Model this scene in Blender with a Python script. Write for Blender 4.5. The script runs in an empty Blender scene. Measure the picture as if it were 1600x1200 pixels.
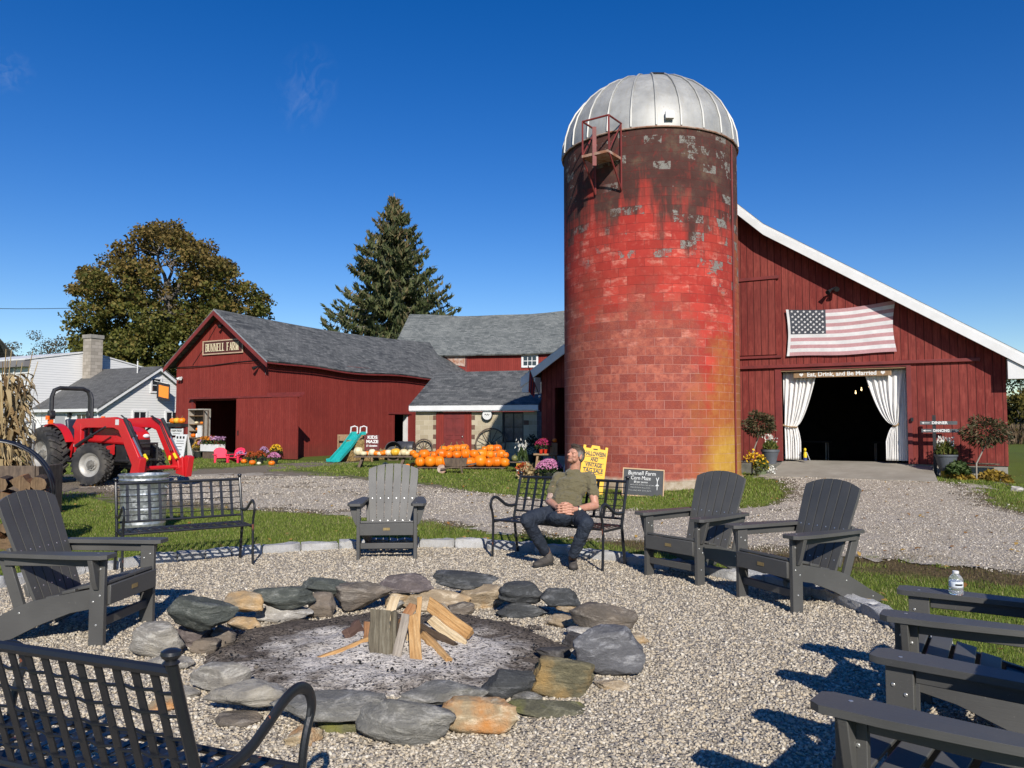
import bpy, bmesh, math, random
import numpy as np
from mathutils import Vector, Matrix, Euler
random.seed(11)
RNG = np.random.default_rng(5)
R = math.radians
sc = bpy.context.scene
COL = sc.collection
# ------------------------------------------------------------------ camera model
CAM_H = 1.5
PITCH = math.atan(62/1200)
def ray(px, py):
    a = (px-800)/1200; b = (600-py)/1200
    return Vector((a, math.cos(PITCH)-b*math.sin(PITCH), math.sin(PITCH)+b*math.cos(PITCH)))
def P(px, py, Y):
    d = ray(px, py); t = Y/d.y
    return Vector((d.x*t, Y, CAM_H+d.z*t))
def G(px, py, z=0.0):
    d = ray(px, py); t = (z-CAM_H)/d.z
    return Vector((d.x*t, d.y*t, z))
# ------------------------------------------------------------------ mesh builder
class MB:
    def __init__(s): s.v = []; s.f = []; s.m = []; s.cur = 0; s.uv = None
    def add(s, vs, fs):
        o = len(s.v); s.v += [(float(a), float(b), float(c)) for a, b, c in vs]
        s.f += [tuple(i+o for i in f) for f in fs]; s.m += [s.cur]*len(fs); return s
    def box(s, x0, x1, y0, y1, z0, z1):
        v = [(x0,y0,z0),(x1,y0,z0),(x1,y1,z0),(x0,y1,z0),(x0,y0,z1),(x1,y0,z1),(x1,y1,z1),(x0,y1,z1)]
        return s.add(v, [(0,3,2,1),(4,5,6,7),(0,1,5,4),(1,2,6,5),(2,3,7,6),(3,0,4,7)])
    def frame(s, p0, p1, up=(0,0,1)):
        p0 = Vector(p0); p1 = Vector(p1); d = (p1-p0).normalized(); u = Vector(up)
        if abs(d.dot(u)) > .98: u = Vector((0,1,0)) if abs(d.y) < .9 else Vector((1,0,0))
        x = d.cross(u).normalized(); return p0, p1, d, x, x.cross(d).normalized()
    def bar(s, p0, p1, w, h, up=(0,0,1), w1=None, h1=None):
        p0, p1, d, x, u = s.frame(p0, p1, up); w1 = w if w1 is None else w1; h1 = h if h1 is None else h1
        v = []
        for p, a, b in ((p0,w/2,h/2),(p1,w1/2,h1/2)):
            v += [p-x*a-u*b, p+x*a-u*b, p+x*a+u*b, p-x*a+u*b]
        return s.add(v, [(3,2,1,0),(4,5,6,7),(0,1,5,4),(1,2,6,5),(2,3,7,6),(3,0,4,7)])
    def tube(s, pts, r, n=8, cap=True, flat=1.0, closed=False, up=(0,0,1)):
        pts = [Vector(p) for p in pts]; k = len(pts); rs = r if isinstance(r, (list, tuple)) else [r]*k
        vs = []; px = None
        for i, p in enumerate(pts):
            if closed: d = pts[(i+1) % k]-pts[i-1]
            else: d = pts[min(i+1,k-1)]-pts[max(i-1,0)]
            d.normalize()
            if px is None:
                u = Vector(up)
                if abs(d.dot(u)) > .95: u = Vector((1,0,0)) if abs(d.x) < .9 else Vector((0,1,0))
                x = d.cross(u).normalized()
            else:
                x = (px-d*px.dot(d)).normalized()
            px = x; u = x.cross(d)
            for j in range(n):
                a = 2*math.pi*j/n; vs.append(p+x*(math.cos(a)*rs[i])+u*(math.sin(a)*rs[i]*flat))
        fs = []; m = k if closed else k-1
        for i in range(m):
            for j in range(n):
                a = i*n+j; b = i*n+(j+1) % n; c = ((i+1) % k)*n+(j+1) % n; d = ((i+1) % k)*n+j
                fs.append((a,d,c,b))
        if cap and not closed:
            fs.append(tuple(range(n))); fs.append(tuple((k-1)*n+j for j in reversed(range(n))))
        return s.add(vs, fs)
    def cyl(s, p0, p1, r0, r1=None, n=16): return s.tube([p0, p1], [r0, r0 if r1 is None else r1], n)
    def lathe(s, prof, n=24, c=(0,0,0), M=None, a0=0, a1=2*math.pi, cap=True):
        c = Vector(c); vs = []; full = abs(a1-a0-2*math.pi) < 1e-6; k = n if full else n+1
        for r, z in prof:
            for j in range(k):
                a = a0+(a1-a0)*j/n; q = Vector((r*math.cos(a), r*math.sin(a), z))
                if M: q = M @ q
                vs.append(q+c)
        fs = []
        for i in range(len(prof)-1):
            for j in range(n):
                b = (j+1) % k
                fs.append((i*k+j, i*k+b, (i+1)*k+b, (i+1)*k+j))
        if full and cap:
            if prof[0][0] > 1e-4: fs.append(tuple(reversed(range(k))))
            if prof[-1][0] > 1e-4: fs.append(tuple((len(prof)-1)*k+j for j in range(k)))
        return s.add(vs, fs)
    def prism(s, poly, d0, d1, fn):
        n = len(poly)
        area = sum(poly[i][0]*poly[(i+1) % n][1]-poly[(i+1) % n][0]*poly[i][1] for i in range(n))
        v = [fn(a, b, d0) for a, b in poly]+[fn(a, b, d1) for a, b in poly]
        t = [Vector(fn(1,0,0))-Vector(fn(0,0,0)), Vector(fn(0,1,0))-Vector(fn(0,0,0)), Vector(fn(0,0,1))-Vector(fn(0,0,0))]
        flip = (t[0].cross(t[1]).dot(t[2]) > 0) == ((area > 0) == (d1 > d0))
        fs = [tuple(reversed(range(n))), tuple(range(n, 2*n))]+[(i, (i+1) % n, n+(i+1) % n, n+i) for i in range(n)]
        if not flip: fs = [tuple(reversed(f)) for f in fs]
        return s.add(v, fs)
    def ball(s, c, r, nu=12, nv=8, fn=None):
        c = Vector(c); r = (r,r,r) if isinstance(r, (int,float)) else r; vs = [c+Vector((0,0,-r[2]))]
        for i in range(1, nv):
            t = -math.pi/2+math.pi*i/nv
            for j in range(nu):
                a = 2*math.pi*j/nu; vs.append(c+Vector((r[0]*math.cos(t)*math.cos(a), r[1]*math.cos(t)*math.sin(a), r[2]*math.sin(t))))
        vs.append(c+Vector((0,0,r[2])))
        if fn: vs = [fn(Vector(q)) for q in vs]
        fs = [(0, 1+(j+1) % nu, 1+j) for j in range(nu)]
        for i in range(nv-2):
            for j in range(nu):
                a = 1+i*nu+j; b = 1+i*nu+(j+1) % nu; fs.append((a, b, b+nu, a+nu))
        l = len(vs)-1; o = 1+(nv-2)*nu
        fs += [(l, o+j, o+(j+1) % nu) for j in range(nu)]
        return s.add(vs, fs)
    def weld(s):
        key = {}; mp = []; nv = []
        for p in s.v:
            k = (round(p[0],4), round(p[1],4), round(p[2],4))
            if k not in key: key[k] = len(nv); nv.append(p)
            mp.append(key[k])
        s.v = nv; s.f = [tuple(mp[i] for i in f) for f in s.f]
    def quad(s, a, b, c, d): return s.add([a,b,c,d], [(0,1,2,3)])
    def build(s, name, mat, parent=None, smooth=35, bevel=0, loc=None, rot=None, uv=True, uvs=None, bseg=2, weld=False):
        if weld: s.weld()
        me = bpy.data.meshes.new(name); me.from_pydata(s.v, [], s.f)
        mats = mat if isinstance(mat, (list, tuple)) else [mat]
        for m in mats: me.materials.append(m)
        if len(mats) > 1: me.polygons.foreach_set('material_index', s.m)
        if uv: auto_uv(me, uvs)
        if smooth:
            me.shade_smooth(); me.set_sharp_from_angle(angle=R(smooth))
        me.update()
        o = bpy.data.objects.new(name, me); COL.objects.link(o)
        if parent: o.parent = parent
        if loc is not None: o.location = loc
        if rot is not None: o.rotation_euler = rot
        if bevel:
            b = o.modifiers.new('bevel', 'BEVEL'); b.width = bevel; b.segments = bseg; b.limit_method = 'ANGLE'; b.angle_limit = R(40); b.harden_normals = False
        return o
def auto_uv(me, uvs=None):
    L = len(me.loops)
    if L == 0: return
    lay = me.uv_layers.new(name='UVMap')
    vi = np.empty(L, np.int32); me.loops.foreach_get('vertex_index', vi)
    if uvs is not None:
        lay.data.foreach_set('uv', np.asarray(uvs, np.float32).ravel()); return
    co = np.empty(len(me.vertices)*3, np.float32); me.vertices.foreach_get('co', co); co = co.reshape(-1,3)
    n = len(me.polygons); nr = np.empty(n*3, np.float32); me.polygons.foreach_get('normal', nr); nr = nr.reshape(-1,3)
    lt = np.empty(n, np.int32); me.polygons.foreach_get('loop_total', lt)
    N = np.repeat(nr, lt, axis=0); p = co[vi]
    t = np.stack([-N[:,1], N[:,0], np.zeros(L)], 1); ln = np.linalg.norm(t, axis=1); flat = ln < 1e-3
    t[flat] = (1,0,0); t /= np.linalg.norm(t, axis=1)[:,None]
    b = np.cross(N, t)
    uv = np.stack([(p*t).sum(1), (p*b).sum(1)], 1).astype(np.float32)
    lay.data.foreach_set('uv', uv.ravel())
def np_mesh(name, co, faces_flat, k, mat, parent=None, smooth=False, kind=None):
    """fast mesh: co (N,3), faces (M,k)"""
    me = bpy.data.meshes.new(name); M = len(faces_flat)
    me.vertices.add(len(co)); me.vertices.foreach_set('co', np.asarray(co, np.float32).ravel())
    me.loops.add(M*k); me.loops.foreach_set('vertex_index', np.asarray(faces_flat, np.int32).ravel())
    me.polygons.add(M); me.polygons.foreach_set('loop_start', np.arange(0, M*k, k, dtype=np.int32))
    me.update(calc_edges=True)
    if smooth: me.shade_smooth()
    for m in (mat if isinstance(mat, (list, tuple)) else [mat]): me.materials.append(m)
    o = bpy.data.objects.new(name, me); COL.objects.link(o)
    if parent: o.parent = parent
    if kind: o['kind'] = kind
    return o
def cards(name, cen, L, W, mat, parent=None, dirs=None, droop=0.0, up_bias=0.0, kind=None, fold=True):
    """leaf cards: each a 6-vert folded leaf (2 quads) so random-per-island gives every leaf its own tone"""
    n = len(cen); cen = np.asarray(cen, float); L = np.broadcast_to(L, n)[:,None]; W = np.broadcast_to(W, n)[:,None]
    d = RNG.normal(size=(n,3)) if dirs is None else np.asarray(dirs, float)+RNG.normal(size=(n,3))*.25
    d[:,2] -= droop
    d /= np.linalg.norm(d, axis=1)[:,None]+1e-9
    q = RNG.normal(size=(n,3)); q[:,2] += up_bias
    x = np.cross(d, q); x /= np.linalg.norm(x, axis=1)[:,None]+1e-9
    nn = np.cross(x, d)
    a = cen-d*L*.5; m = cen; b = cen+d*L*.5
    pts = np.stack([a, m-x*W*.5+nn*W*.15, m+x*W*.5+nn*W*.15, b], 1).reshape(-1,3)
    base = np.arange(n)[:,None]*4
    f = np.concatenate([base+np.array([0,2,1]), base+np.array([1,2,3])], 1).reshape(-1,3)
    return np_mesh(name, pts, f, 3, mat, parent, kind=kind)
def spline(pts, k=5):
    P_ = [Vector(p) for p in pts]; Q = [P_[0]*2-P_[1]]+P_+[P_[-1]*2-P_[-2]]; out = []
    for i in range(1, len(Q)-2):
        a, b, c, d = Q[i-1:i+3]
        for j in range(k):
            t = j/k; out.append(.5*((2*b)+(c-a)*t+(2*a-5*b+4*c-d)*t*t+(3*b-a-3*c+d)*t**3))
    return out+[P_[-1]]
# ------------------------------------------------------------------ scene bookkeeping
def tag(o, label, cat, group=None, kind=None):
    if label: o['label'] = label
    if cat: o['category'] = cat
    if group: o['group'] = group
    if kind: o['kind'] = kind
    return o
def thing(name, label, cat, loc=(0,0,0), rz=0, group=None):
    o = bpy.data.objects.new(name, None); o.empty_display_size = .2; COL.objects.link(o)
    o.location = loc; o.rotation_euler = (0,0,rz); return tag(o, label, cat, group)
def struct(o): o['kind'] = 'structure'; return o
def kids(o): return [c for c in o.children]
def dup(o, parent=None, loc=None, rz=None, label=None, scale=None):
    c = o.copy(); COL.objects.link(c)
    if parent: c.parent = parent
    if loc is not None: c.location = loc
    if rz is not None: c.rotation_euler = (c.rotation_euler[0], c.rotation_euler[1], rz)
    if label: c['label'] = label
    if scale is not None: c.scale = scale if not isinstance(scale, (int,float)) else (scale,)*3
    for ch in list(o.children): dup(ch, c)
    return c
# ------------------------------------------------------------------ materials
def lin(h):
    if isinstance(h, str):
        h = h.lstrip('#'); c = [int(h[i:i+2],16)/255 for i in (0,2,4)]
        return tuple(x/12.92 if x <= .04045 else ((x+.055)/1.055)**2.4 for x in c)+(1,)
    return tuple(h)+(1,) if len(h) == 3 else tuple(h)
class NT:
    def __init__(s, name):
        s.mat = bpy.data.materials.new(name); s.mat.use_nodes = True; s.t = s.mat.node_tree; s.t.nodes.clear()
        s.out = s.n('ShaderNodeOutputMaterial'); s.b = s.n('ShaderNodeBsdfPrincipled'); s.l(s.b.outputs[0], s.out.inputs[0])
    def n(s, typ, **kw):
        x = s.t.nodes.new(typ)
        for k, v in kw.items(): setattr(x, k, v)
        return x
    def l(s, a, b): s.t.links.new(a, b)
    def set(s, sock, v):
        if hasattr(v, 'is_linked') or isinstance(v, bpy.types.NodeSocket): s.l(v, sock)
        else: sock.default_value = v
    def coord(s, which='Object', scale=None, loc=None):
        c = s.n('ShaderNodeTexCoord').outputs[which]
        if scale is None and loc is None: return c
        m = s.n('ShaderNodeMapping'); s.l(c, m.inputs[0])
        if scale is not None: m.inputs['Scale'].default_value = scale if not isinstance(scale, (int,float)) else (scale,)*3
        if loc is not None: m.inputs['Location'].default_value = loc
        return m.outputs[0]
    def noise(s, co, scale=5, detail=4, rough=.55, dist=0, out=0):
        x = s.n('ShaderNodeTexNoise'); s.l(co, x.inputs['Vector']); x.inputs['Scale'].default_value = scale
        x.inputs['Detail'].default_value = detail; x.inputs['Roughness'].default_value = rough; x.inputs['Distortion'].default_value = dist
        return x.outputs[out]
    def voro(s, co, scale=5, feature='F1', out='Distance', rnd=1):
        x = s.n('ShaderNodeTexVoronoi', feature=feature); s.l(co, x.inputs['Vector']); x.inputs['Scale'].default_value = scale
        x.inputs['Randomness'].default_value = rnd; return x.outputs[out]
    def ramp(s, fac, stops, interp='LINEAR'):
        x = s.n('ShaderNodeValToRGB'); s.l(fac, x.inputs[0]); cr = x.color_ramp; cr.interpolation = interp
        while len(cr.elements) < len(stops): cr.elements.new(.5)
        for e, (p, c) in zip(cr.elements, stops): e.position = p; e.color = lin(c) if not isinstance(c, (int,float)) else (c,c,c,1)
        return x.outputs[0]
    def mix(s, fac, a, b, mode='MIX'):
        x = s.n('ShaderNodeMix', data_type='RGBA', blend_type=mode); x.clamp_factor = True
        s.set(x.inputs[0], fac)
        for sock, v in ((x.inputs[6], a), (x.inputs[7], b)):
            if isinstance(v, bpy.types.NodeSocket): s.l(v, sock)
            else: sock.default_value = lin(v) if not isinstance(v, (int,float)) else (v,v,v,1)
        return x.outputs[2]
    def math(s, op, a, b=None, c=None, clamp=False):
        x = s.n('ShaderNodeMath', operation=op); x.use_clamp = clamp
        for i, v in enumerate((a, b, c)):
            if v is not None: s.set(x.inputs[i], v)
        return x.outputs[0]
    def mapr(s, v, a, b, c=0., d=1.):
        x = s.n('ShaderNodeMapRange'); s.l(v, x.inputs[0])
        for i, k in enumerate((a, b, c, d)): x.inputs[i+1].default_value = k
        return x.outputs[0]
    def xyz(s, co):
        x = s.n('ShaderNodeSeparateXYZ'); s.l(co, x.inputs[0]); return x.outputs
    def comb(s, x=0., y=0., z=0.):
        c = s.n('ShaderNodeCombineXYZ')
        for i, v in enumerate((x, y, z)): s.set(c.inputs[i], v)
        return c.outputs[0]
    def bump(s, h, strength=.3, dist=.02, normal=None):
        x = s.n('ShaderNodeBump'); s.l(h, x.inputs['Height']); x.inputs['Strength'].default_value = strength; x.inputs['Distance'].default_value = dist
        if normal: s.l(normal, x.inputs['Normal'])
        s.l(x.outputs[0], s.b.inputs['Normal']); return x.outputs[0]
    def fin(s, color=None, rough=None, metal=None, spec=None, **kw):
        if color is not None: s.set(s.b.inputs['Base Color'], color if isinstance(color, bpy.types.NodeSocket) else lin(color))
        if rough is not None: s.set(s.b.inputs['Roughness'], rough)
        if metal is not None: s.set(s.b.inputs['Metallic'], metal)
        if spec is not None: s.set(s.b.inputs['Specular IOR Level'], spec)
        for k, v in kw.items(): s.set(s.b.inputs[k.replace('_', ' ')], v)
        return s.mat
def pmat(name, c1, c2=None, scale=6, rough=.6, bump=0, bscale=40, metal=0, detail=4, stretch=None, spec=.5, lo=.35, hi=.65, coord='Object'):
    t = NT(name); co = t.coord(coord, stretch)
    c2 = c2 or c1
    n = t.noise(co, scale, detail)
    col = t.ramp(n, [(lo, c1), (hi, c2)])
    if bump: t.bump(t.noise(co, bscale, 3), bump, .01)
    return t.fin(col, rough, metal, spec)
def island_mat(name, stops, rough=.6, trans=None, spec=.3, interp='CONSTANT', var=.0):
    t = NT(name); g = t.n('ShaderNodeNewGeometry')
    col = t.ramp(g.outputs['Random Per Island'], stops, interp)
    if var:
        col = t.mix(var, col, t.ramp(t.noise(t.coord('Object'), .9, 3), [(.35, '#000000'), (.65, '#ffffff')]), 'OVERLAY')
    m = t.fin(col, rough, 0, spec)
    if trans:
        tr = t.n('ShaderNodeBsdfTranslucent'); t.l(col, tr.inputs[0]); mx = t.n('ShaderNodeMixShader'); mx.inputs[0].default_value = trans
        t.l(t.b.outputs[0], mx.inputs[1]); t.l(tr.outputs[0], mx.inputs[2]); t.l(mx.outputs[0], t.out.inputs[0])
    return m
def siding_mat(name, base, light, dark, bw=.19, seam=.012, grain=1.0, streak=None):
    """vertical boards: uv.x metres across, uv.y metres up"""
    t = NT(name); x, y, z = t.xyz(t.coord('UV'))
    xb = t.math('ADD', t.math('DIVIDE', x, bw), t.math('MULTIPLY', t.noise(t.comb(t.math('MULTIPLY', x, .6)), 1, 1), .9))
    idx = t.math('FLOOR', xb); fr = t.math('FRACT', xb)
    wn = t.n('ShaderNodeTexWhiteNoise', noise_dimensions='1D'); t.l(idx, wn.inputs['W'])
    rnd = wn.outputs['Value']
    gv = t.comb(t.math('ADD', t.math('MULTIPLY', x, 22.), t.math('MULTIPLY', rnd, 40.)), t.math('MULTIPLY', y, 1.1), 0.)
    g1 = t.noise(gv, 1.6, 5, .6)
    gv2 = t.comb(t.math('ADD', t.math('MULTIPLY', x, 5.), t.math('MULTIPLY', rnd, 60.)), t.math('MULTIPLY', y, 1.6), 0.)
    g2 = t.noise(gv2, 1.5, 4, .6)
    big = t.noise(t.coord('UV'), .35, 3)
    c = t.mix(rnd, base, light)
    c = t.mix(t.mapr(g1, .35, .62, 0, .85*grain), c, dark)
    c = t.mix(t.mapr(g2, .48, .70, 0, .8), c, light)
    kn = t.noise(t.comb(t.math('ADD', t.math('MULTIPLY', x, 3.), t.math('MULTIPLY', rnd, 90.)), t.math('MULTIPLY', y, 2.6), 0.), 1.4, 4, .65)
    c = t.mix(t.mapr(kn, .60, .74, 0, .6), c, dark)
    c = t.mix(t.mapr(t.math('ADD', y, t.math('MULTIPLY', g2, .6)), 1.0, .45, 0, .35), c, '#5b3a30')
    c = t.mix(t.mapr(big, .45, .68, 0, .45), c, dark)
    # pale worn flecks where paint is gone
    fl = t.noise(t.comb(t.math('MULTIPLY', x, 14.), t.math('MULTIPLY', y, 2.2), 0.), 2., 6, .7)
    c = t.mix(t.mapr(fl, .67, .75, 0, .45), c, streak or '#a8796a')
    e = t.math('MINIMUM', fr, t.math('SUBTRACT', 1., fr))
    gap = t.mapr(e, seam*.7/bw, seam*1.5/bw, 1, 0)
    c = t.mix(t.math('MULTIPLY', t.math('MULTIPLY', gap, t.mapr(g2, .35, .6, .35, .9)), .85), c, '#240b09')
    h = t.math('ADD', t.math('MULTIPLY', g1, .25), t.math('SUBTRACT', t.math('MULTIPLY', rnd, .5), gap))
    t.bump(h, .5, .012)
    return t.fin(c, .78, 0, .25)
def brick_rnd(t, co, w, h, mortar, off=.5, smooth=.1):
    b = t.n('ShaderNodeTexBrick'); t.l(co, b.inputs['Vector']); b.offset = off; b.squash = 1
    b.inputs['Color1'].default_value = (0,0,0,1); b.inputs['Color2'].default_value = (1,1,1,1); b.inputs['Mortar'].default_value = (.5,.5,.5,1)
    b.inputs['Scale'].default_value = 1; b.inputs['Mortar Size'].default_value = mortar; b.inputs['Mortar Smooth'].default_value = smooth
    b.inputs['Brick Width'].default_value = w; b.inputs['Row Height'].default_value = h
    return b.outputs['Color'], b.outputs['Fac']
def shingle_mat(name, a, b, c):
    t = NT(name); co = t.coord('UV')
    j = t.noise(co, .8, 2, .5, 0, 1)
    vm = t.n('ShaderNodeVectorMath', operation='MULTIPLY_ADD'); t.l(j, vm.inputs[0]); vm.inputs[1].default_value = (.06,.035,0); t.l(co, vm.inputs[2])
    r, f = brick_rnd(t, vm.outputs[0], .23, .14, .006, .37)
    r2, f2 = brick_rnd(t, vm.outputs[0], .41, .14, .004, .63)
    m = t.math('ADD', t.math('MULTIPLY', r, .55), t.math('MULTIPLY', r2, .45))
    gr = t.noise(co, 70, 2); big = t.noise(co, .5, 4)
    col = t.ramp(m, [(0, a), (.45, b), (1, c)])
    col = t.mix(t.mapr(gr, .3, .7, 0, .35), col, a)
    col = t.mix(t.mapr(big, .45, .75, 0, .35), col, c)
    col = t.mix(t.math('MULTIPLY', f, .6), col, '#15171a')
    x, y, z = t.xyz(vm.outputs[0])
    saw = t.math('FRACT', t.math('DIVIDE', y, .14))
    t.bump(t.math('SUBTRACT', t.math('ADD', t.math('MULTIPLY', m, .5), t.math('SUBTRACT', 1., saw)), f), .7, .012)
    return t.fin(col, .9, 0, .2)
M = {}
M['red'] = siding_mat('barn_red_boards', (.20,.029,.023), (.275,.058,.044), (.10,.016,.014), .19, .010, .8)
M['red_old'] = siding_mat('old_red_boards', (.20,.026,.019), (.245,.038,.028), (.135,.018,.015), .13, .004, .6)
M['red_trim'] = pmat('red_trim_paint', (.19,.026,.022), (.13,.018,.016), 3, .6, .2, 30, stretch=(1,1,1))
M['shingle'] = shingle_mat('grey_shingles', (.045,.048,.052), (.10,.105,.105), (.19,.19,.185))
M['shingle_pale'] = shingle_mat('pale_shingles', (.08,.09,.09), (.15,.16,.155), (.24,.25,.235))
M['roof_grey'] = shingle_mat('plain_grey_shingles', (.075,.075,.075), (.11,.11,.108), (.15,.15,.147))
M['white'] = pmat('white_paint', (.68,.68,.67), (.60,.60,.58), 4, .5, .1, 40)
M['white_trim'] = pmat('white_trim_paint', (.70,.70,.70), (.62,.62,.61), 2, .45)
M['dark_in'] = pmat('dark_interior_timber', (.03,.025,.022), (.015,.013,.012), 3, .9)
M['black'] = pmat('black_painted_metal', (.012,.013,.016), (.02,.02,.022), 12, .35, .15, 60, spec=.5)
M['galv'] = pmat('galvanised_steel', (.42,.44,.45), (.56,.58,.58), 9, .38, .1, 50, metal=.85)
M['steel'] = pmat('steel', (.5,.5,.5), (.4,.4,.4), 8, .35, 0, 50, metal=.9)
M['glass'] = NT('window_glass').fin((.02,.022,.026), .08, 0, .8)
M['concrete'] = pmat('concrete', (.30,.28,.25), (.21,.20,.175), 3, .9, .35, 60)
M['conc_dark'] = pmat('shadow_grey_concrete', (.16,.155,.13), (.09,.09,.075), 4, .95, .4, 40)  # concrete darkened: the shadow on the step block is put into its colour
M['wood'] = pmat('bare_wood', (.30,.19,.10), (.20,.12,.06), 6, .7, .3, 30, stretch=(6,6,1))
M['wood_old'] = pmat('weathered_wood', (.14,.10,.07), (.07,.05,.038), 6, .85, .4, 30, stretch=(3,3,1))
# ------------------------------------------------------------------ camera, sky, sun
cd = bpy.data.cameras.new('camera'); cam = bpy.data.objects.new('camera', cd); COL.objects.link(cam)
cam.location = (0,0,CAM_H); cam.rotation_euler = (R(90)+PITCH, 0, 0)
cd.sensor_width = 36; cd.lens = 27.0; cd.clip_end = 3000; cd.clip_start = .05
sc.camera = cam
SUN_EL = R(31); SUN_AZ = R(10.5)          # azimuth to the right of straight behind the camera
w = bpy.data.worlds.new('World'); sc.world = w; w.use_nodes = True
nt = w.node_tree; bg = nt.nodes['Background']
sky = nt.nodes.new('ShaderNodeTexSky'); sky.sky_type = 'NISHITA'; sky.sun_disc = False
sky.sun_elevation = SUN_EL; sky.sun_rotation = math.pi-SUN_AZ
sky.altitude = 200; sky.air_density = 1.0; sky.dust_density = .05; sky.ozone_density = 3.0
hs = nt.nodes.new('ShaderNodeHueSaturation'); hs.inputs['Saturation'].default_value = 1.40; hs.inputs['Hue'].default_value = .516
nt.links.new(sky.outputs[0], hs.inputs['Color'])
# two faint wisps of cirrus, placed by direction
def wisp_mask(center, size, rot):
    tc = nt.nodes.new('ShaderNodeTexCoord')
    mp = nt.nodes.new('ShaderNodeMapping'); mp.vector_type = 'TEXTURE'
    nt.links.new(tc.outputs['Generated'], mp.inputs[0])
    d = ray(*center).normalized(); mp.inputs['Location'].default_value = d; mp.inputs['Scale'].default_value = size; mp.inputs['Rotation'].default_value = rot
    ln = nt.nodes.new('ShaderNodeVectorMath'); ln.operation = 'LENGTH'; nt.links.new(mp.outputs[0], ln.inputs[0])
    mr = nt.nodes.new('ShaderNodeMapRange'); nt.links.new(ln.outputs['Value'], mr.inputs[0]); mr.inputs[1].default_value = 1; mr.inputs[2].default_value = .1; mr.inputs[3].default_value = 0; mr.inputs[4].default_value = 1
    nz = nt.nodes.new('ShaderNodeTexNoise'); nt.links.new(mp.outputs[0], nz.inputs['Vector']); nz.inputs['Scale'].default_value = 2.2; nz.inputs['Detail'].default_value = 7; nz.inputs['Distortion'].default_value = 1.2
    m2 = nt.nodes.new('ShaderNodeMapRange'); nt.links.new(nz.outputs[0], m2.inputs[0]); m2.inputs[1].default_value = .42; m2.inputs[2].default_value = .8
    mu = nt.nodes.new('ShaderNodeMath'); mu.operation = 'MULTIPLY'; nt.links.new(mr.outputs[0], mu.inputs[0]); nt.links.new(m2.outputs[0], mu.inputs[1])
    return mu.outputs[0]
a = wisp_mask((478, 140), (.035, .1, .055), (0, .5, 0)); b = wisp_mask((5, 112), (.03, .1, .02), (0, -.6, 0))
ad = nt.nodes.new('ShaderNodeMath'); ad.operation = 'ADD'; nt.links.new(a, ad.inputs[0]); nt.links.new(b, ad.inputs[1])
mu = nt.nodes.new('ShaderNodeMath'); mu.operation = 'MULTIPLY'; mu.inputs[1].default_value = .11; nt.links.new(ad.outputs[0], mu.inputs[0])
mx = nt.nodes.new('ShaderNodeMix'); mx.data_type = 'RGBA'; nt.links.new(mu.outputs[0], mx.inputs[0]); nt.links.new(hs.outputs[0], mx.inputs[6]); mx.inputs[7].default_value = (6.5,7,8,1)
nt.links.new(mx.outputs[2], bg.inputs['Color']); bg.inputs['Strength'].default_value = .099
sd = bpy.data.lights.new('sun', 'SUN'); so = bpy.data.objects.new('sun', sd); COL.objects.link(so)
sd.energy = 5.0; sd.angle = R(.5); sd.color = (1, .94, .85)
to_sun = Vector((math.sin(SUN_AZ)*math.cos(SUN_EL), -math.cos(SUN_AZ)*math.cos(SUN_EL), math.sin(SUN_EL)))
so.rotation_euler = to_sun.to_track_quat('Z', 'Y').to_euler(); so.location = to_sun*40
sc.view_settings.view_transform = 'Standard'; sc.view_settings.look = 'None'; sc.view_settings.exposure = 0.22; sc.view_settings.gamma = 1
sc.cycles.use_denoising = True; sc.cycles.max_bounces = 5; sc.cycles.transparent_max_bounces = 8
# ------------------------------------------------------------------ terrain
BARN_RZ = R(-29.3); BARN_O = Vector((12.5, 19.4, 0))
BEX = Vector((math.cos(BARN_RZ), math.sin(BARN_RZ), 0)); BEY = Vector((-math.sin(BARN_RZ), math.cos(BARN_RZ), 0))
def barn_w(x, y, z=0): return BARN_O+BEX*x+BEY*y+Vector((0,0,z))
PIT = np.array([-.9, 5.1]); KC = np.array([-.95, 5.3]); KR = 4.2
def kr(x, y):
    th = np.degrees(np.arctan2(np.asarray(y)-KC[1], np.asarray(x)-KC[0])); return KR-np.interp(th, [-180,-60,-40,-10,4,12,20,50,70,85,180], [0,.3,.5,.5,.40,.31,.3,.46,.22,.02,0])
def sstep(a, b, x):
    t = np.clip((x-a)/(b-a), 0, 1); return t*t*(3-2*t)
def hgt(x, y):
    dx = np.asarray(x, float)-BARN_O.x; dy = np.asarray(y, float)-BARN_O.y
    lx = dx*BEX.x+dy*BEX.y; d = -(dx*BEY.x+dy*BEY.y)
    z = .14*sstep(7.5, 2.5, d)*sstep(-7.6, -6.2, lx)*sstep(.6, -1.0, lx)
    z = z-.012*0
    return z
def hz(x, y): return float(hgt(x, y))
def pip(poly, x, y):
    ins = np.zeros(np.shape(x), bool); n = len(poly)
    for i in range(n):
        x0, y0 = poly[i]; x1, y1 = poly[(i+1) % n]
        c = ((y0 > y) != (y1 > y)); ins ^= c & (x < (x1-x0)*(y-y0)/((y1-y0) if y1 != y0 else 1e-9)+x0)
    return ins
def gp(pts): return [tuple(G(*p)[:2]) for p in pts]
DRIVE = gp([(150,757),(300,742),(430,739),(560,750),(700,765),(800,776),(960,797),(1090,801),(1200,795),(1240,776),(1222,757)]) + \
    [tuple(barn_w(-5.9,-2.4)[:2]), tuple(barn_w(-1.6,-2.4)[:2])] + gp([(1492,764),(1560,793),(1640,812),(1850,860),(2100,900),(2100,1000),(1850,935),(1600,892),(1340,866),(1130,856),(980,846),(860,838),(760,827),(560,805),(390,794),(240,780)])
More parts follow.
